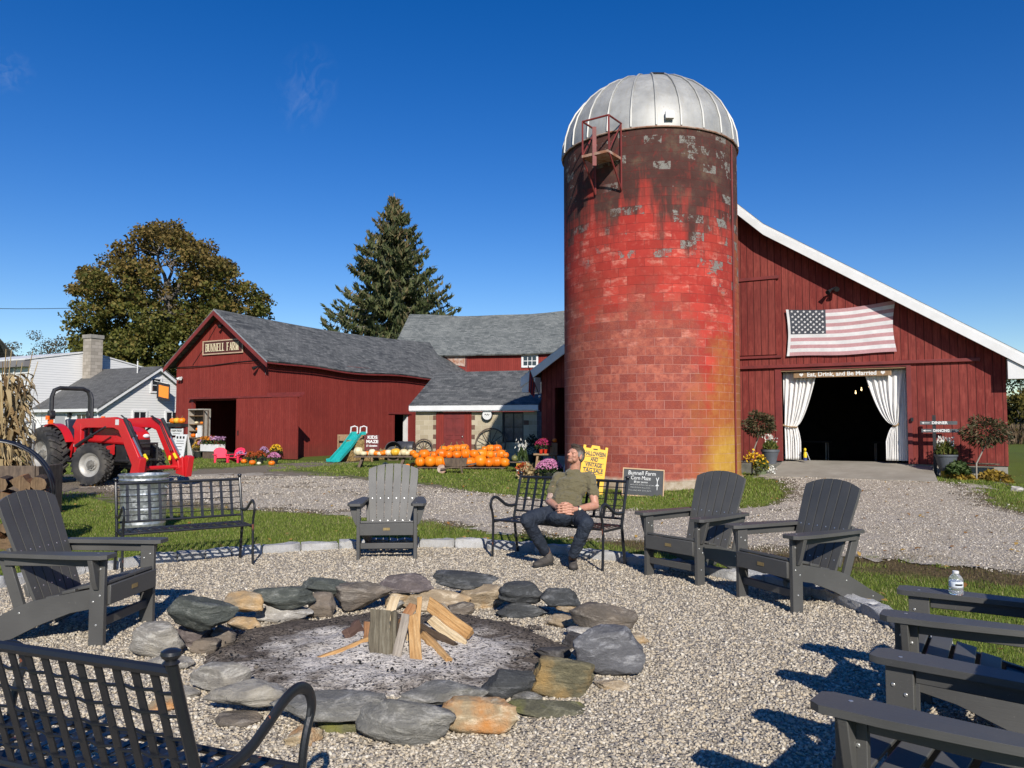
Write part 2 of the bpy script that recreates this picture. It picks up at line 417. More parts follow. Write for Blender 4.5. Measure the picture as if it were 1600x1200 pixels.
YARD = gp([(-260,760),(0,742),(180,740),(330,730),(480,736),(600,748),(720,762),(560,800),(380,796),(210,800),(120,772),(-200,800)])
PATH = gp([(360,730),(470,722),(560,718),(570,722),(480,731),(400,736)])
LEAFY = gp([(960,846),(1290,864),(1420,870),(1620,890),(1900,930),(1900,978),(1620,920),(1450,901),(1330,891),(1150,873),(960,858)])
def soft(poly, x, y, r, k=20, seed=3):
    g = np.random.default_rng(seed); m = np.zeros(np.shape(x))
    for i in range(k):
        a = g.uniform(0, 2*np.pi); q = r*math.sqrt(g.uniform()); m += pip(poly, x+q*np.cos(a), y+q*np.sin(a))
    return m/k
def vnoise(x, y, s, seed=0):
    x = np.asarray(x)*s+seed*17.3; y = np.asarray(y)*s+seed*9.1
    xi = np.floor(x); yi = np.floor(y); fx = x-xi; fy = y-yi; fx = fx*fx*(3-2*fx); fy = fy*fy*(3-2*fy)
    h = lambda a, b: np.modf(np.abs(np.sin(a*127.1+b*311.7+seed)*43758.5453))[0]
    return (h(xi,yi)*(1-fx)+h(xi+1,yi)*fx)*(1-fy)+(h(xi,yi+1)*(1-fx)+h(xi+1,yi+1)*fx)*fy
def grid_sheet(name, xs, ys, zfun, mat, keep=None, attr=None):
    X, Y = np.meshgrid(xs, ys); nx = len(xs); ny = len(ys)
    co = np.stack([X, Y, zfun(X, Y)], -1).reshape(-1,3)
    i = (np.arange(ny-1)[:,None]*nx+np.arange(nx-1)[None]).ravel()
    f = np.stack([i, i+1, i+nx+1, i+nx], 1)
    if keep is not None:
        cx = (X[:-1,:-1]+X[1:,1:])/2; cy = (Y[:-1,:-1]+Y[1:,1:])/2; f = f[keep(cx, cy).ravel()]
        u, inv = np.unique(f, return_inverse=True); co = co[u]; f = inv.reshape(-1,4)
    o = np_mesh(name, co, f, 4, mat, smooth=True)
    if attr is not None:
        a = o.data.color_attributes.new('mask', 'FLOAT_COLOR', 'POINT')
        v = np.ones((len(co),4)); v[:,:3] = attr(co[:,0], co[:,1]); a.data.foreach_set('color', v.astype(np.float32).ravel())
    return o
# ground material: grass / dry grass / dirt
t = NT('lawn_and_dirt'); co = t.coord('Object'); at = t.n('ShaderNodeAttribute', attribute_name='mask')
mr, mg, mb_ = t.xyz(at.outputs['Vector'])
n1 = t.noise(co, 3.5, 6, .7); n2 = t.noise(co, 28, 4, .7); n3 = t.noise(co, .25, 3)
grass = t.ramp(n2, [(.3, (.05,.075,.014)), (.5, (.11,.145,.026)), (.72, (.18,.205,.045))])
grass = t.mix(t.mapr(n3, .4, .7, 0, .45), grass, (.085,.085,.025))
dry = t.ramp(n2, [(.3, (.06,.042,.02)), (.7, (.17,.125,.065))])
v1 = t.voro(co, 38, 'F1', 'Color')
dirt = t.ramp(t.noise(co, 45, 4, .75), [(.3, (.11,.09,.065)), (.6, (.27,.225,.17)), (.8, (.38,.33,.26))])
fd = t.math('ADD', mg, t.math('MULTIPLY', t.math('SUBTRACT', n1, .5), 1.6))
fr_ = t.math('ADD', mr, t.math('MULTIPLY', t.math('SUBTRACT', n1, .5), 1.8))
c = t.mix(t.mapr(fd, .35, .75), grass, dry); c = t.mix(t.mapr(fr_, .4, .62), c, dirt)
t.bump(t.math('ADD', n2, n1), .8, .04)
M['ground'] = t.fin(c, .95, 0, .1)
fine = lambda a, b, s: np.arange(a, b+1e-6, s)
xs = np.concatenate([[-900,-400,-200,-120,-80,-60], fine(-48,36,.3), [45,60,80,120,200,400,900]])
ys = np.concatenate([[-60,-20,-6], fine(-3,56,.3), [62,75,100,150,250,450,900]])
def gmask(x, y):
    yd = soft(YARD, x, y, 1.2); pa = soft(PATH, x, y, .6); dr = soft(DRIVE, x, y, .9)
    lf = soft(LEAFY, x, y, .5)
    dirt = np.clip(.8*yd+.75*pa+.7*(dr > .4), 0, 1)
    dryv = np.clip(dr*1.1+.35*yd+lf*.9+.5*pa, 0, 1)
    return np.stack([dirt, dryv, dr*0], 1)
def ghz(x, y):
    r = np.hypot(x-KC[0], y-KC[1])
    near = sstep(30, 12, np.hypot(x, y))
    return hgt(x, y)-.05*(r < kr(x, y)-.05)+near*(r > kr(x, y)+.2)*(vnoise(x, y, .8, 2)-.5)*.05*(1-soft(DRIVE, x, y, .6, 8))
struct(grid_sheet('ground', xs, ys, ghz, M['ground'], None, gmask))
# driveway
t = NT('driveway_gravel'); co = t.coord('Object')
v = t.voro(co, 42, 'F1', 'Color'); vd = t.voro(co, 42, 'F1', 'Distance'); vr = t.xyz(v)[0]
col = t.ramp(vr, [(0, (.23,.195,.15)), (.35, (.37,.325,.26)), (.7, (.46,.405,.325)), (.95, (.56,.50,.42))])
v2 = t.voro(co, 95, 'F1', 'Color'); col = t.mix(.4, col, t.ramp(t.xyz(v2)[1], [(0, (.22,.19,.15)), (1, (.55,.49,.41))]))
n = t.noise(co, .7, 5, .65); nb = t.noise(co, 7, 5, .7)
col = t.mix(t.mapr(n, .42, .7, 0, .55), col, (.36,.30,.215)); col = t.mix(t.mapr(nb, .6, .8, 0, .5), col, (.24,.195,.14))
t.bump(t.math('ADD', t.math('SUBTRACT', 1., vd), t.math('MULTIPLY', nb, 2.)), .9, .018)
M['drive'] = t.fin(col, .95, 0, .15)
def dkeep(x, y):
    jx = (vnoise(x, y, 1.1, 1)-.5)*1.3+(vnoise(x, y, 5, 4)-.5)*.7; jy = (vnoise(x, y, 1.1, 5)-.5)*.8+(vnoise(x, y, 5, 7)-.5)*.5
    m = pip(DRIVE, x+jx, y+jy); nb = vnoise(x, y, 1.6, 8)*.6+vnoise(x, y, 6, 9)*.4
    return m & ~((soft(DRIVE, x, y, .7, 10) < .75) & (nb > .58)) & ~(pip(YARD, x, y) & (nb > .66))
struct(grid_sheet('driveway', fine(-14,28,.07), fine(6,27,.07), lambda x, y: hgt(x, y)+.007+.004*vnoise(x, y, 1.5, 3), M['drive'], dkeep))
# gravel bed of the seating circle
PEB = [(0, (.19,.168,.138)), (.08, (.31,.27,.212)), (.24, (.45,.385,.288)), (.42, (.365,.328,.272)), (.55, (.50,.44,.345)), (.72, (.45,.38,.275)), (.86, (.58,.53,.44)), (.94, (.27,.24,.205))]
t = NT('pea_gravel_bed'); co = t.coord('Object')
v = t.xyz(t.voro(co, 48, 'F1', 'Color'))[0]; vd = t.voro(co, 48, 'F1', 'Distance')
col = t.ramp(v, PEB, 'CONSTANT'); col = t.mix(t.mapr(vd, .25, .6, 0, .6), col, (.23,.195,.15))
t.bump(t.math('SUBTRACT', 1., vd), 1., .02)
M['gravel'] = t.fin(col, .85, 0, .25)
M['pebble'] = island_mat('pea_gravel', PEB, .75, spec=.3)
mb = MB(); mb.v = [(KC[0]+q*(kr(KC[0]+math.cos(a), KC[1]+math.sin(a))+.02)*math.cos(a), KC[1]+q*(kr(KC[0]+math.cos(a), KC[1]+math.sin(a))+.02)*math.sin(a), 0.) for q in (.02,1) for a in [2*math.pi*j/120 for j in range(120)]]; mb.f = [(j, 120+j, 120+(j+1) % 120, (j+1) % 120) for j in range(120)]+[tuple(range(120))]; mb.m = [0]*121
struct(mb.build('gravel_bed', M['gravel']))
def scatter_stones(name, n, ymin, ymax, rad, test, mat, z0=0, flat=.65, kind='stuff'):
    ph = (1+5**.5)/2
    iv = np.array([(-1,ph,0),(1,ph,0),(-1,-ph,0),(1,-ph,0),(0,-1,ph),(0,1,ph),(0,-1,-ph),(0,1,-ph),(ph,0,-1),(ph,0,1),(-ph,0,-1),(-ph,0,1)])/1.9
    fi = np.array([(0,11,5),(0,5,1),(0,1,7),(0,7,10),(0,10,11),(1,5,9),(5,11,4),(11,10,2),(10,7,6),(7,1,8),(3,9,4),(3,4,2),(3,2,6),(3,6,8),(3,8,9),(4,9,5),(2,4,11),(6,2,10),(8,6,7),(9,8,1)])
    # sample uniformly in depth^-.5 so near ground gets more
    u = RNG.uniform(size=n*3); y = ymin+(ymax-ymin)*u**1.35
    x = (RNG.uniform(-1,1,size=n*3))*(y*.69+.9)
    k = test(x, y); x = x[k][:n]; y = y[k][:n]; n = len(x)
    r = rad(y)*RNG.lognormal(0, .28, n)
    s = np.stack([r*RNG.uniform(.75,1.35,n), r*RNG.uniform(.6,1.,n), r*RNG.uniform(.45,.8,n)*flat/.65], 1)
    q = RNG.normal(size=(n,4)); q /= np.linalg.norm(q, axis=1)[:,None]
    q = q*np.array([1,.35,.35,1]); q /= np.linalg.norm(q, axis=1)[:,None]
    a, b, c, d = q.T
    Rm = np.stack([np.stack([a*a+b*b-c*c-d*d, 2*(b*c-a*d), 2*(b*d+a*c)],-1), np.stack([2*(b*c+a*d), a*a-b*b+c*c-d*d, 2*(c*d-a*b)],-1), np.stack([2*(b*d-a*c), 2*(c*d+a*b), a*a-b*b-c*c+d*d],-1)], 1)
    v = iv[None]*(1+RNG.uniform(-.28,.28,size=(n,12,1)))*s[:,None,:]
    v = np.einsum('nij,nkj->nki', Rm, v)
    v += np.stack([x, y, hgt(x, y)+z0+r*.12+RNG.uniform(0,.006,n)], 1)[:,None,:]
    f = (fi[None]+np.arange(n)[:,None,None]*12).reshape(-1,3)
    return np_mesh(name, v.reshape(-1,3), f, 3, mat, kind=kind)
inring = lambda x, y: (np.hypot(x-KC[0], y-KC[1]) < kr(x, y)-.04) & (np.hypot((x+.85)/1.14, (y-5.2)/.88) > 1)
scatter_stones('gravel', 165000, 1.25, 9.7, lambda y: .0080+.0002*y, inring, M['pebble'], -.003, .48)
dtest = lambda x, y: soft(DRIVE, x, y, .45, 10) > RNG.uniform(.05,.9,np.shape(x))
M['grit'] = island_mat('driveway_stones', [(0, (.20,.17,.13)), (.3, (.37,.32,.255)), (.6, (.46,.405,.33)), (.88, (.58,.53,.45))], .9)
scatter_stones('driveway_stones', 52000, 7.8, 22, lambda y: .005+.0004*y, dtest, M['grit'], .004)
# ash bed
t = NT('ash_and_char'); co = t.coord('Object'); x, y, z = t.xyz(co)
rr = t.math('SQRT', t.math('ADD', t.math('POWER', t.math('SUBTRACT', x, .08), 2.), t.math('POWER', t.math('ADD', y, .06), 2.)))
n = t.noise(co, 3.2, 6, .7, .6); nf = t.noise(co, 42, 3, .7); nm = t.noise(co, 15, 5, .75)
pale = t.math('ADD', t.math('SUBTRACT', t.mapr(rr, .40, 1.08, 1, 0), t.math('MULTIPLY', y, .45)), t.math('MULTIPLY', t.math('SUBTRACT', n, .5), 2.2))
base = t.ramp(nm, [(.3, (.075,.063,.053)), (.55, (.18,.15,.125)), (.75, (.27,.235,.20))])
col = t.mix(t.mapr(pale, .25, .8), base, t.ramp(nm, [(.25, (.29,.255,.22)), (.5, (.76,.70,.63))]))
col = t.mix(t.mapr(t.math('ADD', nf, t.math('MULTIPLY', t.math('SUBTRACT', nm, .5), .4)), .53, .62, 0, .93), col, (.018,.017,.018))
t.bump(t.math('ADD', nf, nm), 1., .035)
M['ash'] = t.fin(col, 1, 0, .05)
xs_ = fine(-1.36,1.36,.04)
o = grid_sheet('ash_bed', xs_, xs_, lambda x, y: .02+.045*vnoise(x+9, y+9, 5, 1)+.02*vnoise(x+9, y+9, 14, 2)+.06*sstep(.8, 0, np.hypot(x-.1, y))-.05*sstep(1.0, 1.34, np.hypot(x, y)), M['ash'], lambda x, y: np.hypot(x, y) < 1.34)
o.location = (-.85, 5.2, 0); o.scale = (.92,.73,1); struct(o)
M['char'] = island_mat('charcoal', [(0, (.012,.012,.013)), (.5, (.03,.028,.028)), (.75, (.06,.05,.045)), (.9, (.14,.12,.10))], .9)
scatter_stones('charcoal_bits', 2600, 3.8, 6.5, lambda y: np.full(np.shape(y), .008), lambda x, y: np.hypot((x+.85)/1.1, (y-5.25)/.78) < 1, M['char'], .045, .4)
# kerb of granite setts
t = NT('granite_kerb'); co = t.coord('Object'); n = t.noise(co, 90, 3, .7); n2 = t.noise(co, 7, 4)
oi = t.n('ShaderNodeObjectInfo')
col = t.ramp(n, [(.3, (.30,.30,.30)), (.6, (.58,.58,.57))]); col = t.mix(t.mapr(n2, .45, .7, 0, .6), col, (.36,.35,.33))
col = t.mix(t.math('MULTIPLY', oi.outputs['Random'], .45), col, (.30,.29,.28))
t.bump(t.math('ADD', n, t.math('MULTIPLY', n2, 2.)), .6, .02); M['granite'] = t.fin(col, .85, 0, .3)
def rough_block(l, wd, h, seed, nz=.012):
    g = random.Random(seed); bm = bmesh.new(); bmesh.ops.create_cube(bm, size=1)
    bmesh.ops.subdivide_edges(bm, edges=bm.edges[:], cuts=3, use_grid_fill=True)
    for q in bm.verts:
        p = q.co; k = max(abs(p.x), abs(p.y), abs(p.z)); rd = p.normalized()*.62
        p2 = p.lerp(rd, .18)
        q.co = Vector((p2.x*l, p2.y*wd, p2.z*h))+Vector((g.uniform(-1,1), g.uniform(-1,1), g.uniform(-1,1)))*nz
    me = bpy.data.meshes.new('kerb_stone'); bm.to_mesh(me); bm.free(); me.materials.append(M['granite']); me.shade_smooth(); me.set_sharp_from_angle(angle=R(50))
    return me
blocks = [rough_block(1, .13, .13, i) for i in range(5)]
ang = R(-35); i = 0
while ang < R(262):
    L = random.uniform(.26, .46)
    a = ang+L/2/KR; kq = float(kr(KC[0]+math.cos(a), KC[1]+math.sin(a))); cx = KC[0]+kq*math.cos(a); cy = KC[1]+kq*math.sin(a)
    if cy > .8:
        o = bpy.data.objects.new('kerb_stone', blocks[i % 5]); COL.objects.link(o)
        o.location = (cx, cy, .028+random.uniform(-.012,.012)); o.rotation_euler = (random.uniform(-.06,.06), random.uniform(-.04,.04), a+math.pi/2+random.uniform(-.04,.04)+(.14 if .95 < a < 1.5 else (-.1 if .4 < a < .8 else 0))); o.scale = (L-.015, random.uniform(.9,1.2), random.uniform(.9,1.1))
        tag(o, 'pale rough granite kerb stone in the ring between the lawn and the gravel circle', 'kerb stone', 'granite kerb stones round the gravel circle')
    ang += L/KR; i += 1
# ------------------------------------------------------------------ grass
M['grass'] = island_mat('grass_blades', [(0, (.075,.125,.015)), (.3, (.145,.21,.028)), (.6, (.21,.275,.045)), (.85, (.26,.28,.065)), (.95, (.36,.32,.15))], .55, .35, .25, 'LINEAR')
M['grass_dry'] = island_mat('dry_grass', [(0, (.06,.075,.018)), (.4, (.12,.10,.04)), (.8, (.20,.155,.08)), (1, (.12,.075,.04))], .8, .3, .2, 'LINEAR')
def blades(name, n, ymin, ymax, hfun, wfun, keep, mat, xspan=None):
    y = ymin+(ymax-ymin)*RNG.uniform(size=n)**1.15; x = RNG.uniform(-1,1,n)*(y*.84+2.2)
    k = keep(x, y); x = x[k]; y = y[k]; n = len(x)
    cl = vnoise(x, y, 2.2, 3); h = hfun(y)*RNG.uniform(.55,1.25,n)*(.65+.7*cl); wd = wfun(y)*RNG.uniform(.7,1.3,n)
    a = RNG.uniform(0, 2*np.pi, n); z = ghz(x, y)
    le = RNG.uniform(.1,.75,n)*h; b = RNG.uniform(0, 2*np.pi, n)
    p0 = np.stack([x-np.cos(a)*wd/2, y-np.sin(a)*wd/2, z-.005], 1); p1 = np.stack([x+np.cos(a)*wd/2, y+np.sin(a)*wd/2, z-.005], 1)
    p2 = np.stack([x+np.cos(b)*le, y+np.sin(b)*le, z+h], 1)
    v = np.stack([p0,p1,p2], 1).reshape(-1,3)
    return np_mesh(name, v, np.arange(n*3).reshape(-1,3), 3, mat, kind='stuff')
def gkeep(x, y):
    r = np.hypot(x-KC[0], y-KC[1]); m = r > kr(x, y)+.05
    nb = vnoise(x, y, 1.3, 2)
    m &= soft(DRIVE, x, y, .5, 6) < .25+.3*(nb-.5)
    m &= ~((soft(LEAFY, x, y, .4, 6) > .35) & (vnoise(x, y, 4, 3) > .28))
    m &= ~(pip(YARD, x, y) & (nb+vnoise(x, y, .5, 6)*.6 > .5)); m &= ~(pip(PATH, x, y) & (nb > .3))
    return m
o = blades('grass', 620000, 3.2, 15.5, lambda y: .034+0*y, lambda y: .0035+.0005*y, gkeep, M['grass']); tag(o, 'short green lawn round the gravel circle', 'grass')
SILO = (3.52, 19.48); SR = 2.18
def fkeep(x, y):
    m = gkeep(x, y) & (np.hypot(x-SILO[0], y-SILO[1]) > SR)
    l = (x-BARN_O.x)*BEY.x+(y-BARN_O.y)*BEY.y
    return m & (l < -.3)
o = blades('far_grass', 210000, 14.5, 38, lambda y: .05+0*y, lambda y: .009+.0007*y, fkeep, M['grass']); tag(o, 'grass in front of the barns and under the pumpkins', 'grass')
def lkeep(x, y): return (soft(LEAFY, x, y, .5, 6) > .3) | ((soft(DRIVE, x, y, .8, 8) > .12) & (soft(DRIVE, x, y, .8, 8) < .6) & (vnoise(x, y, 1.3, 2) > .45) & (np.hypot(x-KC[0], y-KC[1]) > kr(x, y)+.4))
o = blades('dry_grass', 150000, 5.5, 17, lambda y: .03+0*y, lambda y: .005+.0007*y, lkeep, M['grass_dry']); tag(o, 'brown dry grass and leaf litter along the driveway edge', 'grass')
# fallen leaves on lawn and drive
n = 900; y = RNG.uniform(4, 24, n); x = RNG.uniform(-1,1,n)*y*.7; z = hgt(x, y)+.03
k = np.hypot(x-KC[0], y-KC[1]) > kr(x, y)+.1
M['fallen'] = island_mat('fallen_leaves', [(0, (.25,.12,.03)), (.5, (.35,.22,.06)), (1, (.15,.07,.03))], .8, .2)
o = cards('fallen_leaves', np.stack([x,y,z],1)[k], .07, .05, M['fallen'], dirs=np.stack([RNG.normal(size=n),RNG.normal(size=n),np.zeros(n)],1)[k], up_bias=5, kind='stuff'); tag(o, 'scattered fallen autumn leaves on lawn and gravel', 'leaves')
# ------------------------------------------------------------------ lettering
def lettering(s, size, mat, parent, loc, rot=(R(90),0,0), width=None, extr=.004, shear=0, offset=0, name='lettering', align='CENTER', spacing=1):
    cu = bpy.data.curves.new('lettering', 'FONT'); cu.body = s; cu.size = size; cu.extrude = extr; cu.align_x = align; cu.align_y = 'CENTER'
    cu.shear = shear; cu.offset = offset; cu.space_character = spacing; cu.resolution_u = 3
    tmp = bpy.data.objects.new('tmp', cu); COL.objects.link(tmp); bpy.context.view_layer.update()
    me = bpy.data.meshes.new_from_object(tmp.evaluated_get(bpy.context.evaluated_depsgraph_get()))
    bpy.data.objects.remove(tmp); bpy.data.curves.remove(cu)
    if width:
        xs_ = [v.co.x for v in me.vertices]; k = width/(max(xs_)-min(xs_)); c = (max(xs_)+min(xs_))/2
        for v in me.vertices: v.co.x = (v.co.x-c)*k
    me.materials.clear(); me.materials.append(mat)
    o = bpy.data.objects.new(name, me); COL.objects.link(o); o.parent = parent; o.location = loc; o.rotation_euler = rot
    return o
FR = lambda y: (lambda a, b, d: (a, y+d, b))       # prism in a wall facing -y: (x, z, depth)
SD = lambda x: (lambda a, b, d: (x+d, a, b))       # prism in a wall facing +/-x: (y, z, depth)
M['cream'] = pmat('cream_paint', (.70,.62,.42), (.62,.54,.36), 8, .6)
M['chalk'] = pmat('white_chalk', (.75,.75,.73), (.62,.62,.6), 30, .9)
M['rust'] = pmat('rusty_tin', (.30,.13,.07), (.45,.36,.30), 5, .7, .2, 30, metal=.2)
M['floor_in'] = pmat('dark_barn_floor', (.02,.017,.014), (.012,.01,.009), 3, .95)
# ------------------------------------------------------------------ wedding barn (right)
B = thing('red_barn', 'big red board barn with a white edged roof and a curtained doorway behind the silo', 'barn', BARN_O, BARN_RZ)
WX0 = -13.2; AX = -6.55
def rz_(x):                                        # roof top line
    a = abs(x-AX); return 7.98-.95*a if a < .75 else 7.27-.654*(a-.75)
def wtop(x): return rz_(x)-.16
def wallpoly(x0, x1, z0):
    xs_ = [x0]+[q for q in (AX-.75, AX, AX+.75) if x0 < q < x1]+[x1]
    return [(x0,z0),(x1,z0)]+[(q, wtop(q)) for q in reversed(xs_)]
mb = MB()
mb.prism(wallpoly(-2.24, 0, .43), 0, .12, FR(0)); mb.prism(wallpoly(-10.3, -5.45, .43), 0, .12, FR(0)); mb.prism(wallpoly(WX0, -12.7, .43), 0, .12, FR(0))
mb.prism(wallpoly(-5.45, -2.24, 3.03), 0, .12, FR(0)); mb.prism(wallpoly(-12.7, -10.3, 2.7), 0, .12, FR(0))
mb.prism([(.121,.43),(17.88,.43),(17.88,wtop(0)),(.121,wtop(0))], -.12, 0, SD(0)); mb.prism([(.121,.43),(17.88,.43),(17.88,wtop(WX0)),(.121,wtop(WX0))], 0, .12, SD(WX0))
mb.prism(wallpoly(WX0, 0, .43), 0, .12, FR(17.88))
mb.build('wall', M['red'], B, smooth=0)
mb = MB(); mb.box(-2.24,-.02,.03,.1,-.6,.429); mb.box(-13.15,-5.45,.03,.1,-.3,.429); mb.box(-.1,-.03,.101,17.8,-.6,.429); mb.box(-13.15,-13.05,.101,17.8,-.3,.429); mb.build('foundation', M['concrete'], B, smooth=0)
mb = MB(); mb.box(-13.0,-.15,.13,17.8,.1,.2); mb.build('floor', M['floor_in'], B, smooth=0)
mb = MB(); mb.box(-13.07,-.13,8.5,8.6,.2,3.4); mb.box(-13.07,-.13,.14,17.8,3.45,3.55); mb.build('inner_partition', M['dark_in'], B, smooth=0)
def roof_slab(mb, pts, y0, y1, th):                # pts: list of (x,z) polyline top, thickness down
    mb.prism(pts+[(x, z-th) for x, z in reversed(pts)], 0, y1-y0, FR(y0))
line = [(x, rz_(x)) for x in (WX0-.55, AX-.75, AX, AX+.75, .55)]
mb = MB(); roof_slab(mb, line, -.42, 18.3, .08); mb.build('roof', M['shingle'], B, smooth=0)
off = lambda p, d: [(x, z-d) for x, z in p]
mb = MB(); mb.prism(off(line, .082)+list(reversed(off(line, .34))), 0, .05, FR(-.47)); mb.build('rake_board', M['white_trim'], B, smooth=0, bevel=.006)
mb = MB(); mb.prism(off(line, .02)+list(reversed(off(line, .078))), 0, .03, FR(-.452)); mb.build('drip_edge', M['white'], B, smooth=0)
M['soffit'] = pmat('soffit_boards', (.50,.49,.47), (.40,.39,.37), 3, .7)
mb = MB()
for x0, x1 in ((WX0-.53,-.02+WX0),(.02,.53)):
    mb = MB(); za, zb = rz_(x0), rz_(x1); mb.prism([(x0,za-.35),(x1,zb-.35 if x0 > 0 else zb-.35),(x1,min(za,zb)-.52),(x0,min(za,zb)-.52)], 0, .40, FR(-.415)); mb.build('eave_return', M['white_trim'], B, smooth=0)
mb = MB(); mb.prism(off(line,.10)+list(reversed(off(line,.155))), 0, .40, FR(-.418)); mb.build('soffit', M['soffit'], B, smooth=0)
# trims, tracks, hayloft door
mb = MB(); mb.box(-6.62,-.55,-.09,-.002,3.10,3.19); mb.build('door_track', M['red_trim'], B, smooth=0, bevel=.008)
ld = MB(); ld.box(-7.6,-5.55,-.035,-.002,3.50,5.68); h = ld.build('hayloft_door', M['red'], B, smooth=0)
mb = MB(); mb.box(-7.7,-5.45,-.075,-.037,5.70,5.79); mb.build('hayloft_rail', M['red_trim'], B, smooth=0); mb = MB(); mb.box(-7.7,-5.42,-.06,-.002,3.40,3.47); mb.build('hayloft_rail', M['red_trim'], B, smooth=0)
mb = MB(); mb.box(-5.62,-5.45,-.03,-.002,.44,3.09); mb.box(-2.24,-2.13,-.03,-.002,.44,3.09); mb.box(-5.449,-2.241,-.028,-.003,3.03,3.09); mb.build('door_frame', M['red_trim'], B, smooth=0)
mb = MB(); mb.box(-5.449,-2.241,-.001,.13,2.99,3.028); mb.build('door_lintel', M['wood'], B, smooth=0)
mb = MB(); mb.tube([(-3.99,-.02,5.2),(-3.99,-.16,5.24)], .02, 6); mb.tube([(-4.1,-.2,5.2),(-3.9,-.2,5.28)], .03, 8); mb.cyl((-4.06,-.18,5.21),(-4.12,-.30,5.13),.035,.07,10); mb.cyl((-3.92,-.18,5.27),(-3.88,-.30,5.2),.035,.07,10); mb.build('flood_light', M['black'], B)
mb = MB(); mb.box(-2.16,-2.10,-.1,-.031,1.56,1.66); mb.box(-5.72,-5.66,-.09,-.002,1.56,1.7); mb.build('latch', M['black'], B, smooth=0)
# apron and wing block
t = NT('apron_concrete'); co = t.coord('Object'); n = t.noise(co, 1.6, 6, .65); n2 = t.noise(co, 40, 3, .7)
col = t.ramp(n, [(.3, (.25,.225,.18)), (.7, (.36,.33,.275))]); col = t.mix(t.mapr(n2, .4, .7, 0, .3), col, (.2,.18,.15)); t.bump(n2, .3, .01); M['apron'] = t.fin(col, .9, 0, .2)
mb = MB(); z_f = .16
v = [(-5.44,.6,-.2),(-1.75,.6,-.2),(-1.55,-2.55,-.2),(-5.6,-2.55,-.2),(-5.44,.6,.44),(-1.75,.6,.44),(-1.55,-2.55,z_f),(-5.6,-2.55,z_f)]
v[4] = (-5.44,.6,.446); v[5] = (-1.75,.6,.446)
mb.add(v, [(0,1,2,3)[::-1][::-1],(7,6,5,4),(0,4,5,1),(1,5,6,2),(2,6,7,3),(3,7,4,0)])
o = mb.build('apron', M['apron'], smooth=0, loc=BARN_O, rot=(0,0,BARN_RZ)); bm = bmesh.new(); bm.from_mesh(o.data); bmesh.ops.recalc_face_normals(bm, faces=bm.faces[:]); bm.to_mesh(o.data); bm.free(); struct(o)
mb = MB(); mb.box(-7.0,-5.45,-1.30,-.035,-.1,.40)
o = mb.build('foundation_block', M['conc_dark'], None, smooth=0, bevel=.02, loc=BARN_O, rot=(0,0,BARN_RZ)); tag(o, 'shadow grey concrete step block between the silo and the barn apron', 'concrete block')
# flag on the barn
W_, H_ = 2.72, 1.34
fl = thing('flag', 'large faded flag of stars and stripes stretched over the barn doorway', 'flag', barn_w(-5.22,-.06,3.43), BARN_RZ)
def fpos(u, v):                                    # u 0..1 across, v 0..1 up
    sag = -.07*math.sin(math.pi*min(u*1.0,1))*(v**1.5)+.05*u*u*v+.012*math.sin(u*9)*(1-v)-.02*math.sin(math.pi*u)
    x = u*W_+.05*(1-math.sin(math.pi*v))*(-1 if u < .5 else 1)*abs(u-.5)*2-.03*math.sin(v*3)*u
    y = -.02+.006*math.sin(u*26+v*5)*.6+.005*math.sin(v*17+u*7)
    return (x, y, v*H_+sag)
M['f_red'] = pmat('faded_red_cloth', (.48,.27,.28), (.43,.235,.245), 20, .9, .3, 90)
M['f_white'] = pmat('white_cloth', (.68,.67,.66), (.60,.59,.59), 7, .9, .3, 60)
M['f_blue'] = pmat('faded_navy_cloth', (.040,.046,.062), (.065,.07,.085), 15, .9, .3, 90)
mb = MB(); nu = 40
for i in range(nu):
    for j in range(26):
        u0, u1, v0, v1 = i/nu, (i+1)/nu, j/26, (j+1)/26
        st = 12-(j//2)                             # 0 = top stripe
        if i == 0: mb.cur = 1
        elif st < 7 and i < 15: mb.cur = 2
        else: mb.cur = 0 if st % 2 == 0 else 1
        mb.quad(fpos(u0,v0), fpos(u1,v0), fpos(u1,v1), fpos(u0,v1))
bm_o = mb.build('cloth', [M['f_red'], M['f_white'], M['f_blue']], fl, smooth=60, weld=True)
mb = MB()
for r in range(9):
    for c in range(6 if r % 2 == 0 else 5):
        u = (1/nu)+((c+.5 if r % 2 == 0 else c+1)/6)*(14/nu); v = 1-(7/13)*((r+.7)/9.4)
        p = Vector(fpos(u, v))+Vector((0,-.006,0)); pts = []
        for k in range(10):
            a = math.pi/2+k*math.pi/5; q = .042 if k % 2 == 0 else .018; pts.append((p.x+q*math.cos(a), p.y, p.z+q*math.sin(a)))
        mb.add(pts, [tuple(range(10))])
mb.build('stars', M['f_white'], fl, smooth=0)
